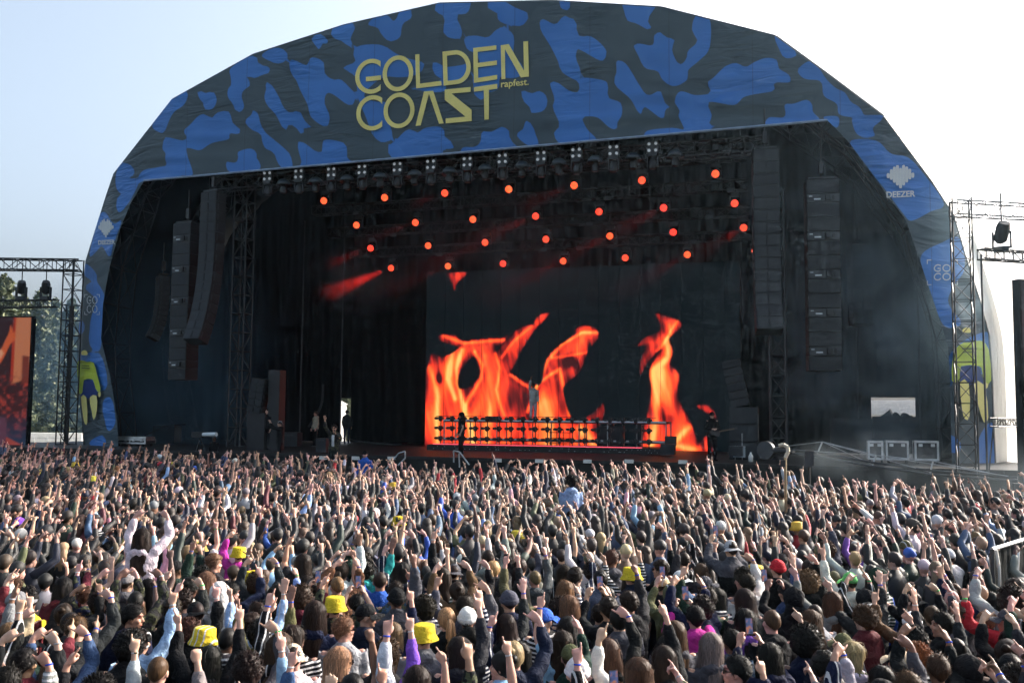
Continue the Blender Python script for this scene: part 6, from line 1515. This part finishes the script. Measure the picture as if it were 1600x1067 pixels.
# ---------------------------------------------------------------- the people one can pick out
HERO = [ # u, v(head), hair, hair colour, garment, colour, pose, skin, extra dict
 (26, 819, 'beanie', 'purple', 'long', 'navy', 'r_up', 'tan', {}), (158, 836, 'cap', 'black', 'long', 'black', 'r_side', 'light', {}), (194, 908, 'cap', 'grey', 'long', 'charcoal', 'down', 'light', {}),
 (182, 962, 'short', 'black', 'long', 'navy', 'look_r', 'tan', {}), (24, 911, 'short', 'brown', 'short', 'white', 'look_l', 'light', {}), (46, 934, 'curly', 'black', 'long', 'yellow', 'down', 'brown', {}), (127, 982, 'short', 'brown', 'long', 'charcoal', 'r_side', 'light', {'band': 'blue'}),
 (206, 998, 'cap_back', 'black', 'long', 'black', 'down', 'light', {}), (237, 1048, 'crop', 'brown', 'long', 'charcoal', 'down', 'light', {}), (356, 924, 'hood', 'white', 'long', 'white', 'down', 'light', {}),
 (313, 858, 'bucket', 'yellow', 'short', 'white', 'r_up', 'light', {'band': 'green'}), (365, 866, 'bucket', 'yellow', 'long', 'magenta', 'l_side', 'light', {}), (118, 906, 'long', 'dark brown', 'short', 'yellow', 'r_bent', 'light', {}), (322, 908, 'wavy', 'light brown', 'long', 'charcoal', 'down', 'light', {}),
 (275, 889, 'cap', 'black', 'long', 'dark green', 'r_bent', 'brown', {}), (45, 1036, 'short', 'black', 'long', 'maroon', 'r_fwd', 'tan', {}), (8, 1030, 'short', 'light brown', 'long', 'charcoal', 'look_r', 'light', {}), (95, 1046, 'bob', 'light brown', 'long', 'denim blue', 'both_side', 'light', {'band': 'blue'}),
 (625, 817, 'bucket', 'yellow', 'long', 'black', 'r_up', 'light', {}), (521, 948, 'bucket', 'yellow', 'long', 'black', 'l_bent', 'light', {}), (667, 993, 'bucket', 'yellow', 'long', 'grey', 'down', 'light', {}), (479, 1022, 'cap_back', 'beige', 'short', 'white', 'down', 'light', {}),
 (562, 958, 'cap', 'black', 'long', 'navy', 'look_r', 'tan', {}), (537, 976, 'short', 'light brown', 'long', 'pale grey', 'look_r', 'light', {'glasses': True}), (526, 1034, 'long', 'blond', 'long', 'black', 'look_r', 'light', {'glasses': True}), (477, 994, 'bob', 'dark brown', 'long', 'black', 'look_r_up', 'light', {'glasses': True}),
 (580, 1020, 'curly', 'brown', 'long', 'charcoal', 'down', 'light', {}), (617, 921, 'short', 'dark brown', 'puffy', 'denim blue', 'r_up', 'light', {'band': 'blue'}), (739, 996, 'short', 'black', 'long', 'navy', 'look_l_up', 'light', {}), (778, 1042, 'bun', 'black', 'long', 'pale blue', 'look_l', 'tan', {}),
 (732, 962, 'beanie', 'white', 'long', 'charcoal', 'r_side', 'light', {}), (704, 966, 'ponytail', 'blond', 'long', 'black', 'down', 'light', {'glasses': True}), (612, 1052, 'short', 'dark brown', 'long', 'purple', 'r_up', 'light', {'band': 'white'}), (697, 852, 'curly', 'brown', 'puffy', 'charcoal', 'down', 'tan', {}), (648, 1062, 'long', 'dark brown', 'long', 'white', 'l_up', 'light', {'band': 'blue'}),
 (807, 941, 'beanie', 'navy', 'long', 'navy', 'down', 'light', {}), (840, 966, 'cap_back', 'royal blue', 'long', 'black', 'down', 'light', {'rz': 2.7}), (907, 982, 'bob', 'black', 'long', 'charcoal', 'down', 'light', {}), (906, 1049, 'beanie', 'white', 'long', 'pale grey', 'down', 'light', {}), (814, 1026, 'bun', 'blond', 'long', 'navy', 'r_side', 'light', {}),
 (876, 921, 'wavy', 'light brown', 'long', 'black', 'down', 'light', {}), (1055, 1030, 'long', 'dark brown', 'long', 'black', 'r_up', 'light', {}), (1139, 1046, 'short', 'black', 'long', 'navy', 'look_l', 'light', {'glasses': True}), (1137, 1000, 'short', 'black', 'long', 'denim blue', 'down', 'brown', {}), (1092, 967, 'short', 'black', 'long', 'magenta', 'phone', 'tan', {}),
 (1098, 1008, 'long', 'grey', 'long', 'charcoal', 'down', 'light', {}), (1027, 888, 'quiff', 'dark brown', 'long', 'black', 'look_l_up', 'light', {'glasses': True}), (1046, 928, 'hood', 'olive', 'long', 'olive', 'phone', 'light', {}), (1070, 904, 'cap_back', 'white', 'puffy', 'denim blue', 'down', 'light', {}), (1184, 904, 'curly', 'dark brown', 'long', 'pale grey', 'look_l', 'tan', {}),
 (893, 1029, 'cap', 'olive', 'long', 'dark green', 'r_bent', 'light', {}), (958, 950, 'quiff', 'dark brown', 'long', 'black', 'phone', 'tan', {}), (882, 1005, 'wavy', 'dark brown', 'short', 'pale blue', 'l_up', 'light', {'band': 'blue'}), (1002, 1045, 'bob', 'brown', 'long', 'white', 'l_bent', 'light', {}), (940, 905, 'bun', 'black', 'puffy', 'denim blue', 'down', 'light', {}),
 (1422, 856, 'beanie', 'olive', 'long', 'denim blue', 'down', 'light', {}), (1486, 869, 'cap', 'white', 'short', 'white', 'phone', 'tan', {}), (1336, 909, 'cap', 'lime green', 'long', 'white', 'l_up', 'light', {}), (1361, 904, 'hood', 'dark green', 'long', 'dark green', 'down', 'light', {}), (1334, 1021, 'bob', 'blond', 'long', 'white', 'look_r', 'light', {}),
 (1290, 1044, 'quiff', 'black', 'long', 'charcoal', 'look_r', 'tan', {}), (1448, 1028, 'curly', 'ginger', 'long', 'black', 'down', 'light', {}), (1586, 1046, 'cap_back', 'black', 'long', 'black', 'down', 'brown', {}), (1476, 974, 'short', 'black', 'long', 'black', 'look_l', 'tan', {}), (1508, 938, 'bald', 'grey', 'long', 'charcoal', 'r_side', 'pink', {'band': 'blue'}),
 (1531, 927, 'bald', 'grey', 'long', 'navy', 'l_bent', 'tan', {'glasses': True}), (1577, 1000, 'wavy', 'black', 'long', 'black', 'look_l', 'light', {}), (1246, 1002, 'afro', 'black', 'long', 'navy', 'down', 'brown', {}), (1349, 968, 'curly', 'brown', 'long', 'maroon', 'down', 'light', {}), (1397, 1032, 'cap', 'beige', 'long', 'charcoal', 'down', 'light', {}), (1489, 1042, 'hood', 'black', 'long', 'black', 'down', 'light', {}),
 (1266, 910, 'afro', 'light brown', 'long', 'black', 'r_side', 'light', {}), (1225, 935, 'hood', 'black', 'long', 'black', 'phone', 'brown', {}), (1290, 860, 'curly', 'brown', 'puffy', 'navy', 'r_up', 'light', {}), (1205, 1030, 'wavy', 'black', 'long', 'navy', 'phone', 'tan', {}), (1530, 868, 'cap', 'black', 'long', 'black', 'look_l', 'light', {}),
 (430, 1010, 'wavy', 'brown', 'long', 'black', 'l_up', 'light', {'band': 'blue'}), (385, 1045, 'curly', 'dark brown', 'long', 'black', 'r_side', 'light', {'band': 'green'}), (310, 1030, 'long', 'black', 'long', 'black', 'both_up', 'light', {}), (560, 890, 'curly', 'black', 'long', 'teal', 'r_open', 'brown', {}), (1170, 968, 'wavy', 'black', 'long', 'purple', 'down', 'light', {})]
taken = []
edge_u = [-400, 0, 200, 400, 700, 1000, 1200, 1260, 1330, 1420, 1600, 1900]; edge_v = [688, 688, 693, 702, 710, 715, 720, 724, 732, 736, 736, 742]
def front_limit(u): return float(np.interp(u, edge_u, edge_v))
# barrier plane at right: crowd stays on its stage-left side
BA = at_z(1550, 858, G+2.05); BB = at_z(1680, 818, G+2.05)
def ok_place(x, y):
    if math.hypot(x-CAM[0], y-CAM[1]) < 4.6: return False
    (u, v), d = proj(np.array([x, y, gz(y)+2.12]))
    if d < 4.0: return False
    if y > -6.1 and -30 < x < 24: return False
    if v < front_limit(u): return False
    (uh, vh), d2 = proj(np.array([x, y, gz(y)+1.66])); m = 260/d*6+40
    if not (-m < uh < 1600+m): return False
    (uf, vf), _ = proj(np.array([x, y, gz(y)+2.2]))
    if vf > 1075: return False
    # keep clear of the barrier at the right
    e = BB[:2]-BA[:2]; w = np.array([x, y])-BA[:2]; t = min(1.0, max(0.0, (w @ e)/(e @ e))); q = w-e*t
    if q @ q < 0.16: return False
    return True
SGN = 1.0
_e = BB[:2]-BA[:2]; _n = np.array([-_e[1], _e[0]])/np.linalg.norm(_e); SGN = 1.0 if ((np.array([5, -20.0])-BA[:2]) @ _n) > 0 else -1.0
count_people = 0
for (u, v, hair, hc, gar, tc_, pose, skin, ex) in HERO:
    s = 1.0+0.03*math.sin(u*1.7); P3 = at_z(u, v, G+1.665*s)
    for _ in range(5): P3 = at_z(u, v, gz(P3[1])+1.665*s)
    x, y = P3[0], P3[1]; taken.append((x, y))
    lab = make_label(hair, hc, gar, tc_, pose)
    if lab in used_labels: lab = lab.replace(', ', ' nearer the bottom edge, ', 1)
    used_labels.add(lab)
    t, P = put_person(x, y, gz(y), hair, hc, gar, tc_, pose, skin, s, ex.get('rz'), lab, ex.get('band'), glasses=ex.get('glasses', False)); count_people += 1
    if pose == 'phone': give_phone(t, P, f'phone held up by the person with {HTXT[hair].format(hc)} in {tc_}')
# riders on shoulders
def rider(u, v, zhead, lab, kw, carrier_label):
    global count_people
    zb = zhead; P3 = at_z(u, v, zb+G)
    for _ in range(5): P3 = at_z(u, v, zb+gz(P3[1]))
    zhead = zb+gz(P3[1])
    z0 = zhead-1.665; P3 = at_z(u, v, zhead); x, y = P3[0], P3[1]; rz = math.atan2(x, -y)
    t, P = put_person(x, y, z0, rz=rz, label=lab, **kw); taken.append((x, y)); taken.append((x+0.35*math.sin(rz)*-1, y+0.3)); used_labels.add(lab)
    c, _ = put_person(x-math.sin(rz)*0.06, y+math.cos(rz)*0.06, gz(y), 'short', 'dark brown', 'long', 'black', 'down', 'light', 0.93, rz, carrier_label); count_people += 2
    return t, P
rider(222, 838, 2.16, 'person with long wavy dark hair sitting on shoulders, white sleeves, both raised hands pointing', dict(hair='wavy', hcol='dark brown', gar='long', tcol='white', pose='ride_both_side'), 'person in black carrying the white sleeved rider on the shoulders')
t, P = rider(1141, 857, 1.95, 'person with white backward cap in black jacket riding on shoulders, holding up a phone', dict(hair='cap_back', hcol='white', gar='puffy', tcol='black', pose='ride_phone'), 'person in black carrying the white capped rider on the shoulders')
give_phone(t, P, 'phone held up by the rider with the white cap')
rider(891, 752, 2.20, 'person with curly dark hair in pale blue jacket riding on shoulders near the stage', dict(hair='curly', hcol='black', gar='long', tcol='pale blue', pose='ride_down'), 'person carrying the pale blue jacketed rider near the stage')
# ---------------------------------------------------------------- everyone else
def sample_points():
    pts = list(taken); cell = {}
    def key(p): return (int(math.floor(p[0]/0.5)), int(math.floor(p[1]/0.5)))
    for p in pts: cell.setdefault(key(p), []).append(p)
    new = []
    r = np.random.default_rng(21)
    # wedge in front of the camera
    for _ in range(60000):
        d = 4.6+46*r.random()**0.62; u = r.uniform(-160, 1760)
        dirv = Fv*1.0+Rv*((u-800)/FOC); dirv[2] = 0; p = CAM+dirv*d/np.linalg.norm(dirv)*1.05; x, y = p[0], p[1]
        mind = 0.44 if d < 15 else 0.40
        if not ok_place(x, y): continue
        k = key((x, y)); bad = False
        for a in (-1, 0, 1):
            for b in (-1, 0, 1):
                for q in cell.get((k[0]+a, k[1]+b), ()):
                    if (q[0]-x)**2+(q[1]-y)**2 < mind*mind: bad = True; break
                if bad: break
            if bad: break
        if bad: continue
        cell.setdefault(k, []).append((x, y)); new.append((x, y))
    return new
rest = sample_points()
rest.sort(key=lambda p: (p[0]-CAM[0])**2+(p[1]-CAM[1])**2)
hair_w = [('short', 24), ('crop', 10), ('quiff', 9), ('curly', 9), ('afro', 3), ('long', 11), ('wavy', 7), ('ponytail', 5), ('bun', 5), ('bob', 4), ('beanie', 5), ('cap', 6), ('cap_back', 4), ('hood', 3), ('bucket', 1.3)]
tcol_w = [('black', 42), ('charcoal', 15), ('navy', 16), ('dark green', 4), ('grey', 4), ('pale grey', 2.5), ('white', 4), ('pale blue', 2), ('denim blue', 5), ('beige', 1.5), ('brown', 2), ('olive', 3), ('red', 1.2), ('royal blue', 1), ('purple', 0.3), ('maroon', 1.5), ('pink', 0.5)]
hcol_w = [('black', 36), ('dark brown', 38), ('brown', 16), ('light brown', 5), ('blond', 3.5), ('ginger', 1)]
hat_w = [('black', 40), ('white', 16), ('navy', 10), ('grey', 10), ('beige', 6), ('olive', 5), ('red', 2), ('royal blue', 2)]
pose_w = [('r_up', 7), ('l_up', 6), ('r_side', 7), ('l_side', 6), ('both_up', 3), ('both_side', 4), ('r_bent', 9), ('l_bent', 9), ('both_bent', 6), ('mix', 5), ('high', 2), ('r_fist', 3), ('l_out', 4), ('r_fwd', 6), ('phone', 2.6), ('down', 32), ('open', 2), ('r_open', 3), ('look_l', 5), ('look_r', 5), ('look_l_up', 3), ('look_r_up', 3)]
skin_w = [('light', 46), ('pink', 18), ('tan', 18), ('brown', 12), ('dark', 5)]
gar_w = [('long', 64), ('short', 16), ('puffy', 20)]
def pick(w): return rp.choices([a for a, b in w], [b for a, b in w])[0]
def random_look():
    hair = pick(hair_w); hc = 'yellow' if hair == 'bucket' else pick(hat_w) if hair in HATS else pick(hcol_w); gar = pick(gar_w); tc_ = pick(tcol_w)
    if hair == 'hood': gar = 'long'; hc = tc_
    return hair, hc, gar, tc_, pick(pose_w), pick(skin_w)
NEAR = 300
near_n = max(0, NEAR-count_people)
for (x, y) in rest[:near_n]:
    for _ in range(60):
        lk = random_look(); lab = make_label(*lk[:5])
        if lab not in used_labels: break
    used_labels.add(lab); hair, hc, gar, tc_, pose, skin = lk
    t, P = put_person(x, y, gz(y), hair, hc, gar, tc_, pose, skin, rp.uniform(0.92, 1.05), None, lab, rp.choice([None, None, None, 'blue', 'blue', None, 'green', 'white']) if pose not in ('down', 'look_l', 'look_r') else None)
    if pose == 'phone': give_phone(t, P, f'phone held up by the person with {HTXT[hair].format(hc)} in {tc_} {GTXT[gar][1].format("").strip()}')

# ---------------------------------------------------------------- the far mass of the crowd: one thing nobody could count
def low_hair(kind):
    if kind in ('bucket',):
        m = MB(); m.lathe([(0.06, 0.13), (0.105, 0.12), (0.118, 0.035), (0.168, -0.014)], (0, -0.008, HZ), 8); return np.array(m.v), m.f
    v, f = dome({'curly': 0.036, 'afro': 0.06, 'beanie': 0.028, 'hood': 0.05, 'cap': 0.018, 'cap_back': 0.018}.get(kind, 0.018), -0.08 if kind not in ('cap', 'cap_back', 'beanie') else -0.01, 0.05, -0.02, 3, 0.01, 9, 4)
    out = [(v, f)]
    if kind in ('long', 'wavy', 'ponytail', 'bob'): out.append(chain([(0, -0.055, HZ+0.03), (0, -0.085, HZ-0.1), (0, -0.12, HZ-0.30)], [(0.085, 0.05), (0.10, 0.05), (0.07, 0.02)], 6))
    if kind in ('cap',): out.append(chain([(0, 0.08, HZ+0.04), (0, 0.16, HZ+0.02)], [(0.07, 0.006), (0.05, 0.004)], 4, flat=(1, 0, 0)))
    return join(out)
LOWH = {k: low_hair(k) for k, _ in hair_w}
LOWP = {}
for k, _ in pose_w:
    kk_ = {'look_l': 'down', 'look_r': 'down', 'look_l_up': 'r_up', 'look_r_up': 'l_bent'}.get(k, k)
    for sl in ('long', 'short'):
        pr, _i = person_prims(*POSES[kk_], 0, sleeve=sl); LOWP[k, sl] = {r: join(p) for r, p in pr.items()}
def as_tris(Fs):
    o = []
    for f in Fs:
        for i in range(1, len(f)-1): o.append((f[0], f[i], f[i+1]))
    return np.array(o, np.int32)
LOWH = {k: (v[0], as_tris(v[1])) for k, v in LOWH.items()}; LOWP = {k: {r: (q[0], as_tris(q[1])) for r, q in v.items()} for k, v in LOWP.items()}
AV = []; AF = []; AC = []; base = 0
far = rest[near_n:]
pose_far = [(p, w*(2.0 if p not in ('down', 'look_l', 'look_r', 'phone') else 0.3)) for p, w in pose_w]
for (x, y) in far:
    hair, hc, gar, tc_, pose, skin = random_look(); pose = pick(pose_far); s = rp.uniform(0.86, 1.05); rz = math.atan2(x, -y)+rp.uniform(-0.5, 0.5)
    lp = LOWP[pose, 'short' if gar == 'short' else 'long']
    cs = {'skin': col4(SKIN[skin], 0.1), 'top': col4(TCOL[tc_], 0.15), 'trousers': col4(TCOL['navy'], 0.2), 'hair': col4(TCOL[hc] if hair in HATS else HCOL[hc], 0.15)}
    for reg, (v, f) in list(lp.items())+[('hair', LOWH[hair])]:
        w = rotz(v*s, rz)+np.array([x, y, gz(y)]); AV.append(w.astype(np.float32)); AF.append(f+base); AC.append(np.tile(np.array(cs[reg], np.float32), (len(v), 1))); base += len(v)
AV = np.concatenate(AV); AF = np.concatenate(AF); AC = np.concatenate(AC)
me = bpy.data.meshes.new('crowd'); me.vertices.add(len(AV)); me.vertices.foreach_set('co', AV.ravel())
me.loops.add(len(AF)*3); me.loops.foreach_set('vertex_index', AF.ravel()); me.polygons.add(len(AF)); me.polygons.foreach_set('loop_start', np.arange(0, len(AF)*3, 3, dtype=np.int32)); me.polygons.foreach_set('loop_total', np.full(len(AF), 3, np.int32))
me.polygons.foreach_set('use_smooth', np.ones(len(AF), bool))
a = me.attributes.new('tint', 'FLOAT_COLOR', 'POINT'); a.data.foreach_set('color', AC.ravel()); me.update(); me.validate()
cm, nt, b = newmat('crowd_tint'); at = N(nt, 'ShaderNodeAttribute'); at.attribute_name = 'tint'; nz = N(nt, 'ShaderNodeTexNoise'); nz.inputs['Scale'].default_value = 12; tcx = N(nt, 'ShaderNodeTexCoord'); nt.links.new(tcx.outputs['Object'], nz.inputs['Vector'])
v_ = ramp(nt, nz.outputs[0], [(0.3, (0.8, 0.8, 0.8)), (0.7, (1.12, 1.12, 1.12))]); nt.links.new(mixc(nt, 1.0, at.outputs['Color'], v_, 'MULTIPLY'), b.inputs['Base Color']); b.inputs['Roughness'].default_value = 0.65
me.materials.append(cm); tag(link('crowd', me), 'dense far crowd of raised pointing hands filling the ground up to the stage', 'crowd', kind='stuff')
print('PEOPLE near', near_n+count_people, 'far', len(far), 'tris far', len(AF))

# ---------------------------------------------------------------- people on the stage
def stage_person(u, vfeet, Y, z, lab, s=1.0, face=math.pi, **kw):
    P3 = at_y(u, vfeet, Y); t, P = put_person(P3[0], Y, z, s=s, rz=face, label=lab, group='people on the stage', **kw); return t, P
t, P = stage_person(521, 735, -4.7, 1.12, 'singer in dark suit on the apron, one hand raised and microphone at the mouth', 1.0, math.pi+0.15, hair='short', hcol='black', gar='long', tcol='charcoal', pose='sing', skin='light', glasses=True, trous='charcoal')
sh = MB(); v, f = chain([(0, 0.118, 1.02), (0, 0.128, 1.2), (0, 0.122, 1.40)], [(0.05, 0.02), (0.045, 0.02), (0.05, 0.02)], 10, flat=(1, 0, 0)); sh.add(v, f); o = sh.build('shirt_front', PMAT['cloth'], t, True); o.color = (0.65, 0.67, 0.7, 1)
W_, dh_ = P.info[-1][2], P.info[-1][3]; c = rotz((W_+dh_*0.10)[None, :], t.rotation_euler[2])[0]+np.array(t.location)
mi = empty('microphone', c, 0, 'small microphone held at the mouth of the suited singer', 'microphone'); m = MB(); m.tube((0, 0, -0.10), (0, 0.02, 0.03), 0.014, 8); m.build('handle', MT['black_metal'], mi); m = MB(); m.lathe([(0.016, 0.0), (0.026, 0.03), (0.012, 0.06)], (0, 0.02, 0.02), 10); m.build('grille', MT['dull_alu'], mi)
stage_person(541, 706, 11.0, DECK, 'person in dark clothes seen from behind in the bright doorway', 1.0, 0.2, hair='short', hcol='black', gar='long', tcol='charcoal', pose='down', skin='light')
t, P = stage_person(1113, 713, 0.3, DECK, 'guitarist in black with a cap at the sunny end of the flames', 1.0, math.pi+0.5, hair='cap', hcol='black', gar='long', tcol='black', pose='guitar', skin='light', trous='black')
rz = t.rotation_euler[2]; gt = empty('guitar', np.array(t.location)+rotz(np.array([[0.02, 0.22, 1.02]]), rz)[0], rz, 'dark electric guitar held by the guitarist in black', 'guitar')
m = MB(); P2 = smooth_poly([(-0.20, -0.10), (-0.22, 0.06), (-0.08, 0.10), (0.02, 0.05), (0.10, 0.12), (0.14, 0.03), (0.12, -0.08), (0.02, -0.07), (-0.08, -0.14)], 3); n = len(P2)
m.add([(p[0], -0.02, p[1]) for p in P2]+[(p[0], 0.025, p[1]) for p in P2], [tuple(range(n)), tuple(range(2*n-1, n-1, -1))]+[(i, i+n, (i+1) % n+n, (i+1) % n) for i in range(n)]); m.build('guitar_body', simple('guitar_lacquer', (0.03, 0.03, 0.035), 0.25), gt)
m = MB(); m.box((-0.48, 0.02, 0.10), (0.60, 0.025, 0.045), Matrix.Rotation(0.17, 3, 'Y')); m.build('neck', MT['bark'], gt); m = MB(); m.box((-0.82, 0.02, 0.16), (0.14, 0.02, 0.07), Matrix.Rotation(0.17, 3, 'Y')); m.build('headstock', MT['dark_plastic'], gt)
P3 = at_y(833, 652, RY+1.9); stage_person(833, 652, RY+1.9, DECK+zt+0.05, 'figure in pale grey on the riser platform with one arm straight up before the flames', 0.96, math.pi+0.6, hair='cap', hcol='black', gar='long', tcol='pale grey', pose='r_up', skin='brown', trous='pale grey')
stage_person(720, 712, 1.0, DECK, 'figure with big dark hair in black at the steps before the riser', 0.95, 2.2, hair='wavy', hcol='black', gar='short', tcol='black', pose='down', skin='light', trous='black')
stage_person(416, 708, 1.0, DECK, 'pale faced person in black under the leaning small speakers', 1.0, math.pi, hair='crop', hcol='black', gar='long', tcol='black', pose='down', skin='light', trous='black')
stage_person(436, 716, -1.0, DECK-0.5, 'dark clad camera operator standing beside the person in black', 1.0, 2.0, hair='beanie', hcol='black', gar='long', tcol='black', pose='phone', skin='tan', trous='black')
stage_person(492, 700, 7.0, DECK, 'person in grey in the gloom left of the bright doorway', 0.95, 2.6, hair='short', hcol='brown', gar='long', tcol='beige', pose='down', skin='light', trous='black')
stage_person(428, 700, 6.0, DECK, 'person in bright blue shirt behind the dark camera operator', 1.0, 2.6, hair='short', hcol='brown', gar='short', tcol='royal blue', pose='both_up', skin='light', trous='black')
stage_person(334, 712, -1.4, 0.95, 'camera operator crouched behind the broadcast camera', 0.75, 0.4, hair='short', hcol='brown', gar='long', tcol='black', pose='down', skin='tan', trous='black')
stage_person(1424, 676, 8.8, DECK+0.3, 'dark silhouetted person in the bright opening', 0.8, 2.8, hair='short', hcol='black', gar='long', tcol='black', pose='down', skin='tan', trous='black')
P3 = at_d(570, 742, 32.5); put_person(P3[0], P3[1], gz(P3[1])+0.2, 'cap_back', 'black', 'puffy', 'royal blue', 'down', 'light', 1.0, math.pi, 'person in bright blue jacket by the stage apron', group='people on the stage')

# ---------------------------------------------------------------- screened barrier at the right edge
Pa = at_z(1550, 858, G+2.05); Pb = at_z(1680, 818, G+2.05); Pa[2] = Pb[2] = G; d = Pb-Pa; L = np.linalg.norm(d); d /= L
Pa = Pa-d*0.0; n3 = np.array([-d[1], d[0], 0]); n3 = n3 if n3 @ (CAM-Pa) < 0 else -n3     # away from the viewer
SCR = sheet_mat('black_screen_cloth', (0.008, 0.011, 0.012), 0.5, 2.0); SCR.node_tree.nodes['Principled BSDF'].inputs['Specular IOR Level'].default_value = 0.08; SCR.node_tree.nodes['Principled BSDF'].inputs['Roughness'].default_value = 0.9
fb = empty('crowd_barrier', Pa, label='screened crowd barrier with slanting steel braces at the right edge of the crowd', cat='barrier')
HB = 2.05
nn = 24; Pm = []
for i in range(nn+1):
    s = i/nn*max(L, 3.0)
    for z in np.linspace(0.05, HB-0.06, 6): Pm.append(d*s+n3*(0.05+0.02*math.sin(i*1.3+z*3))+np.array([0, 0, z]))
link('mesh_screen', grid_mesh('mesh_screen', Pm, nn+1, 6, SCR), fb)
LL = max(L, 3.0)
for s in np.arange(0, LL+0.1, 0.95):
    m = MB(); m.tube(d*s, d*s+np.array([0, 0, HB]), 0.028, 8); m.build('post', MT['dull_alu'], fb)
m = MB(); m.tube(np.array([0, 0, HB]), d*LL+np.array([0, 0, HB]), 0.028, 8); m.build('top_rail', MT['steel'], fb)
for s in (0.55, 1.35, 2.2):
    m = MB(); m.tube(d*s-n3*0.02+np.array([0, 0, 0.1]), d*(s+0.55)-n3*0.02+np.array([0, 0, HB-0.1]), 0.030, 8); m.build('brace', MT['alu'], fb)
m = MB(); m.path([d*0.0-n3*0.05+np.array([0, 0, HB]), -n3*0.07+d*0.04+np.array([0, 0, HB-0.25]), -n3*0.05+d*0.10+np.array([0, 0, HB-0.5]), -n3*0.08+d*0.02+np.array([0, 0, HB-0.8])], 0.022, 6); m.build('loose_strap', MT['white_label'], fb)

# ================================================================== HAZE IN THE AIR
hz = MB(); hz.box((-20, 45, 12.5), (260, 190, 29))
hm = bpy.data.materials.new('haze_air'); hm.use_nodes = True; nt = hm.node_tree
for n in list(nt.nodes): nt.nodes.remove(n)
pv = nt.nodes.new('ShaderNodeVolumePrincipled'); mo = nt.nodes.new('ShaderNodeOutputMaterial')
pv.inputs['Color'].default_value = (0.55, 0.80, 1.0, 1); pv.inputs['Density'].default_value = 0.00032; pv.inputs['Anisotropy'].default_value = 0.75
nt.links.new(pv.outputs[0], mo.inputs['Volume'])
tag(hz.build('haze', hm), kind='stuff')

# ================================================================== STAGE SMOKE
def smoke(name, c, size, dens, seed, label, nscale=0.35, col=(0.75, 0.9, 1.0), aniso=0.3, thr=0.42):
    bm_ = bmesh.new(); bmesh.ops.create_icosphere(bm_, subdivisions=3, radius=1.0)
    for v in bm_.verts: v.co = v.co*(1+0.18*mnoise.noise(v.co*1.7+Vector((seed, 0, 0))))
    me = bpy.data.meshes.new(name); bm_.to_mesh(me); bm_.free()
    m = bpy.data.materials.new(name+'_air'); m.use_nodes = True; nt = m.node_tree
    for n in list(nt.nodes): nt.nodes.remove(n)
    pv = nt.nodes.new('ShaderNodeVolumePrincipled'); mo = nt.nodes.new('ShaderNodeOutputMaterial'); tc = nt.nodes.new('ShaderNodeTexCoord')
    ln = N(nt, 'ShaderNodeVectorMath', operation='LENGTH'); nt.links.new(tc.outputs['Object'], ln.inputs[0])
    fo = N(nt, 'ShaderNodeMapRange'); fo.inputs['From Min'].default_value = 1.0; fo.inputs['From Max'].default_value = 0.2; nt.links.new(ln.outputs['Value'], fo.inputs['Value'])
    geo = nt.nodes.new('ShaderNodeNewGeometry'); nz = N(nt, 'ShaderNodeTexNoise'); nz.inputs['Scale'].default_value = nscale; nz.inputs['Detail'].default_value = 4; nz.inputs['Distortion'].default_value = 0.8
    nt.links.new(geo.outputs['Position'], nz.inputs['Vector'])
    mr = N(nt, 'ShaderNodeMapRange'); mr.inputs['From Min'].default_value = thr; mr.inputs['From Max'].default_value = 0.75; nt.links.new(nz.outputs[0], mr.inputs['Value'])
    mu = N(nt, 'ShaderNodeMath', operation='MULTIPLY'); nt.links.new(fo.outputs[0], mu.inputs[0]); nt.links.new(mr.outputs[0], mu.inputs[1])
    m2 = N(nt, 'ShaderNodeMath', operation='MULTIPLY'); m2.inputs[1].default_value = dens; nt.links.new(mu.outputs[0], m2.inputs[0])
    nt.links.new(m2.outputs[0], pv.inputs['Density']); pv.inputs['Color'].default_value = (*col, 1); pv.inputs['Anisotropy'].default_value = aniso
    nt.links.new(pv.outputs[0], mo.inputs['Volume']); me.materials.append(m)
    o = link(name, me, None, tuple(map(float, c))); o.scale = size; tag(o, label, 'smoke', kind='stuff'); return o
smoke('smoke', at_y(1360, 470, 4.5), (6.5, 3.5, 8.5), 0.60, 3, 'pale smoke drifting in the dark wing beside the flight cases', col=(0.55, 0.80, 0.95))
smoke('smoke', at_y(235, 560, 6.0), (8.5, 4.0, 7.0), 0.36, 5, 'bluish smoke hanging in the dark wing on the tree side', 0.22, (0.36, 0.66, 0.92), thr=0.25)
smoke('smoke', at_y(560, 438, 6.0), (3.0, 2.6, 1.9), 0.16, 7, 'red lit smoke puff below the lowest row of lamps', 0.9, (0.9, 0.9, 0.9), thr=0.3)
smoke('smoke', at_d(1360, 715, 26.0), (2.2, 1.2, 0.9), 0.22, 9, 'thin smoke drifting over the crane before the flight cases', 0.8)
smoke('smoke', at_y(830, 380, 4.5), (10.0, 4.2, 3.6), 0.05, 11, 'thin smoke among the rows of red lamps', 0.4, (0.8, 0.85, 0.9), thr=0.3)
smoke('smoke', at_d(1575, 768, 22.0), (3.0, 1.6, 1.3), 0.10, 13, 'pale sunlit smoke over the crowd near the white tarpaulin', 0.6)
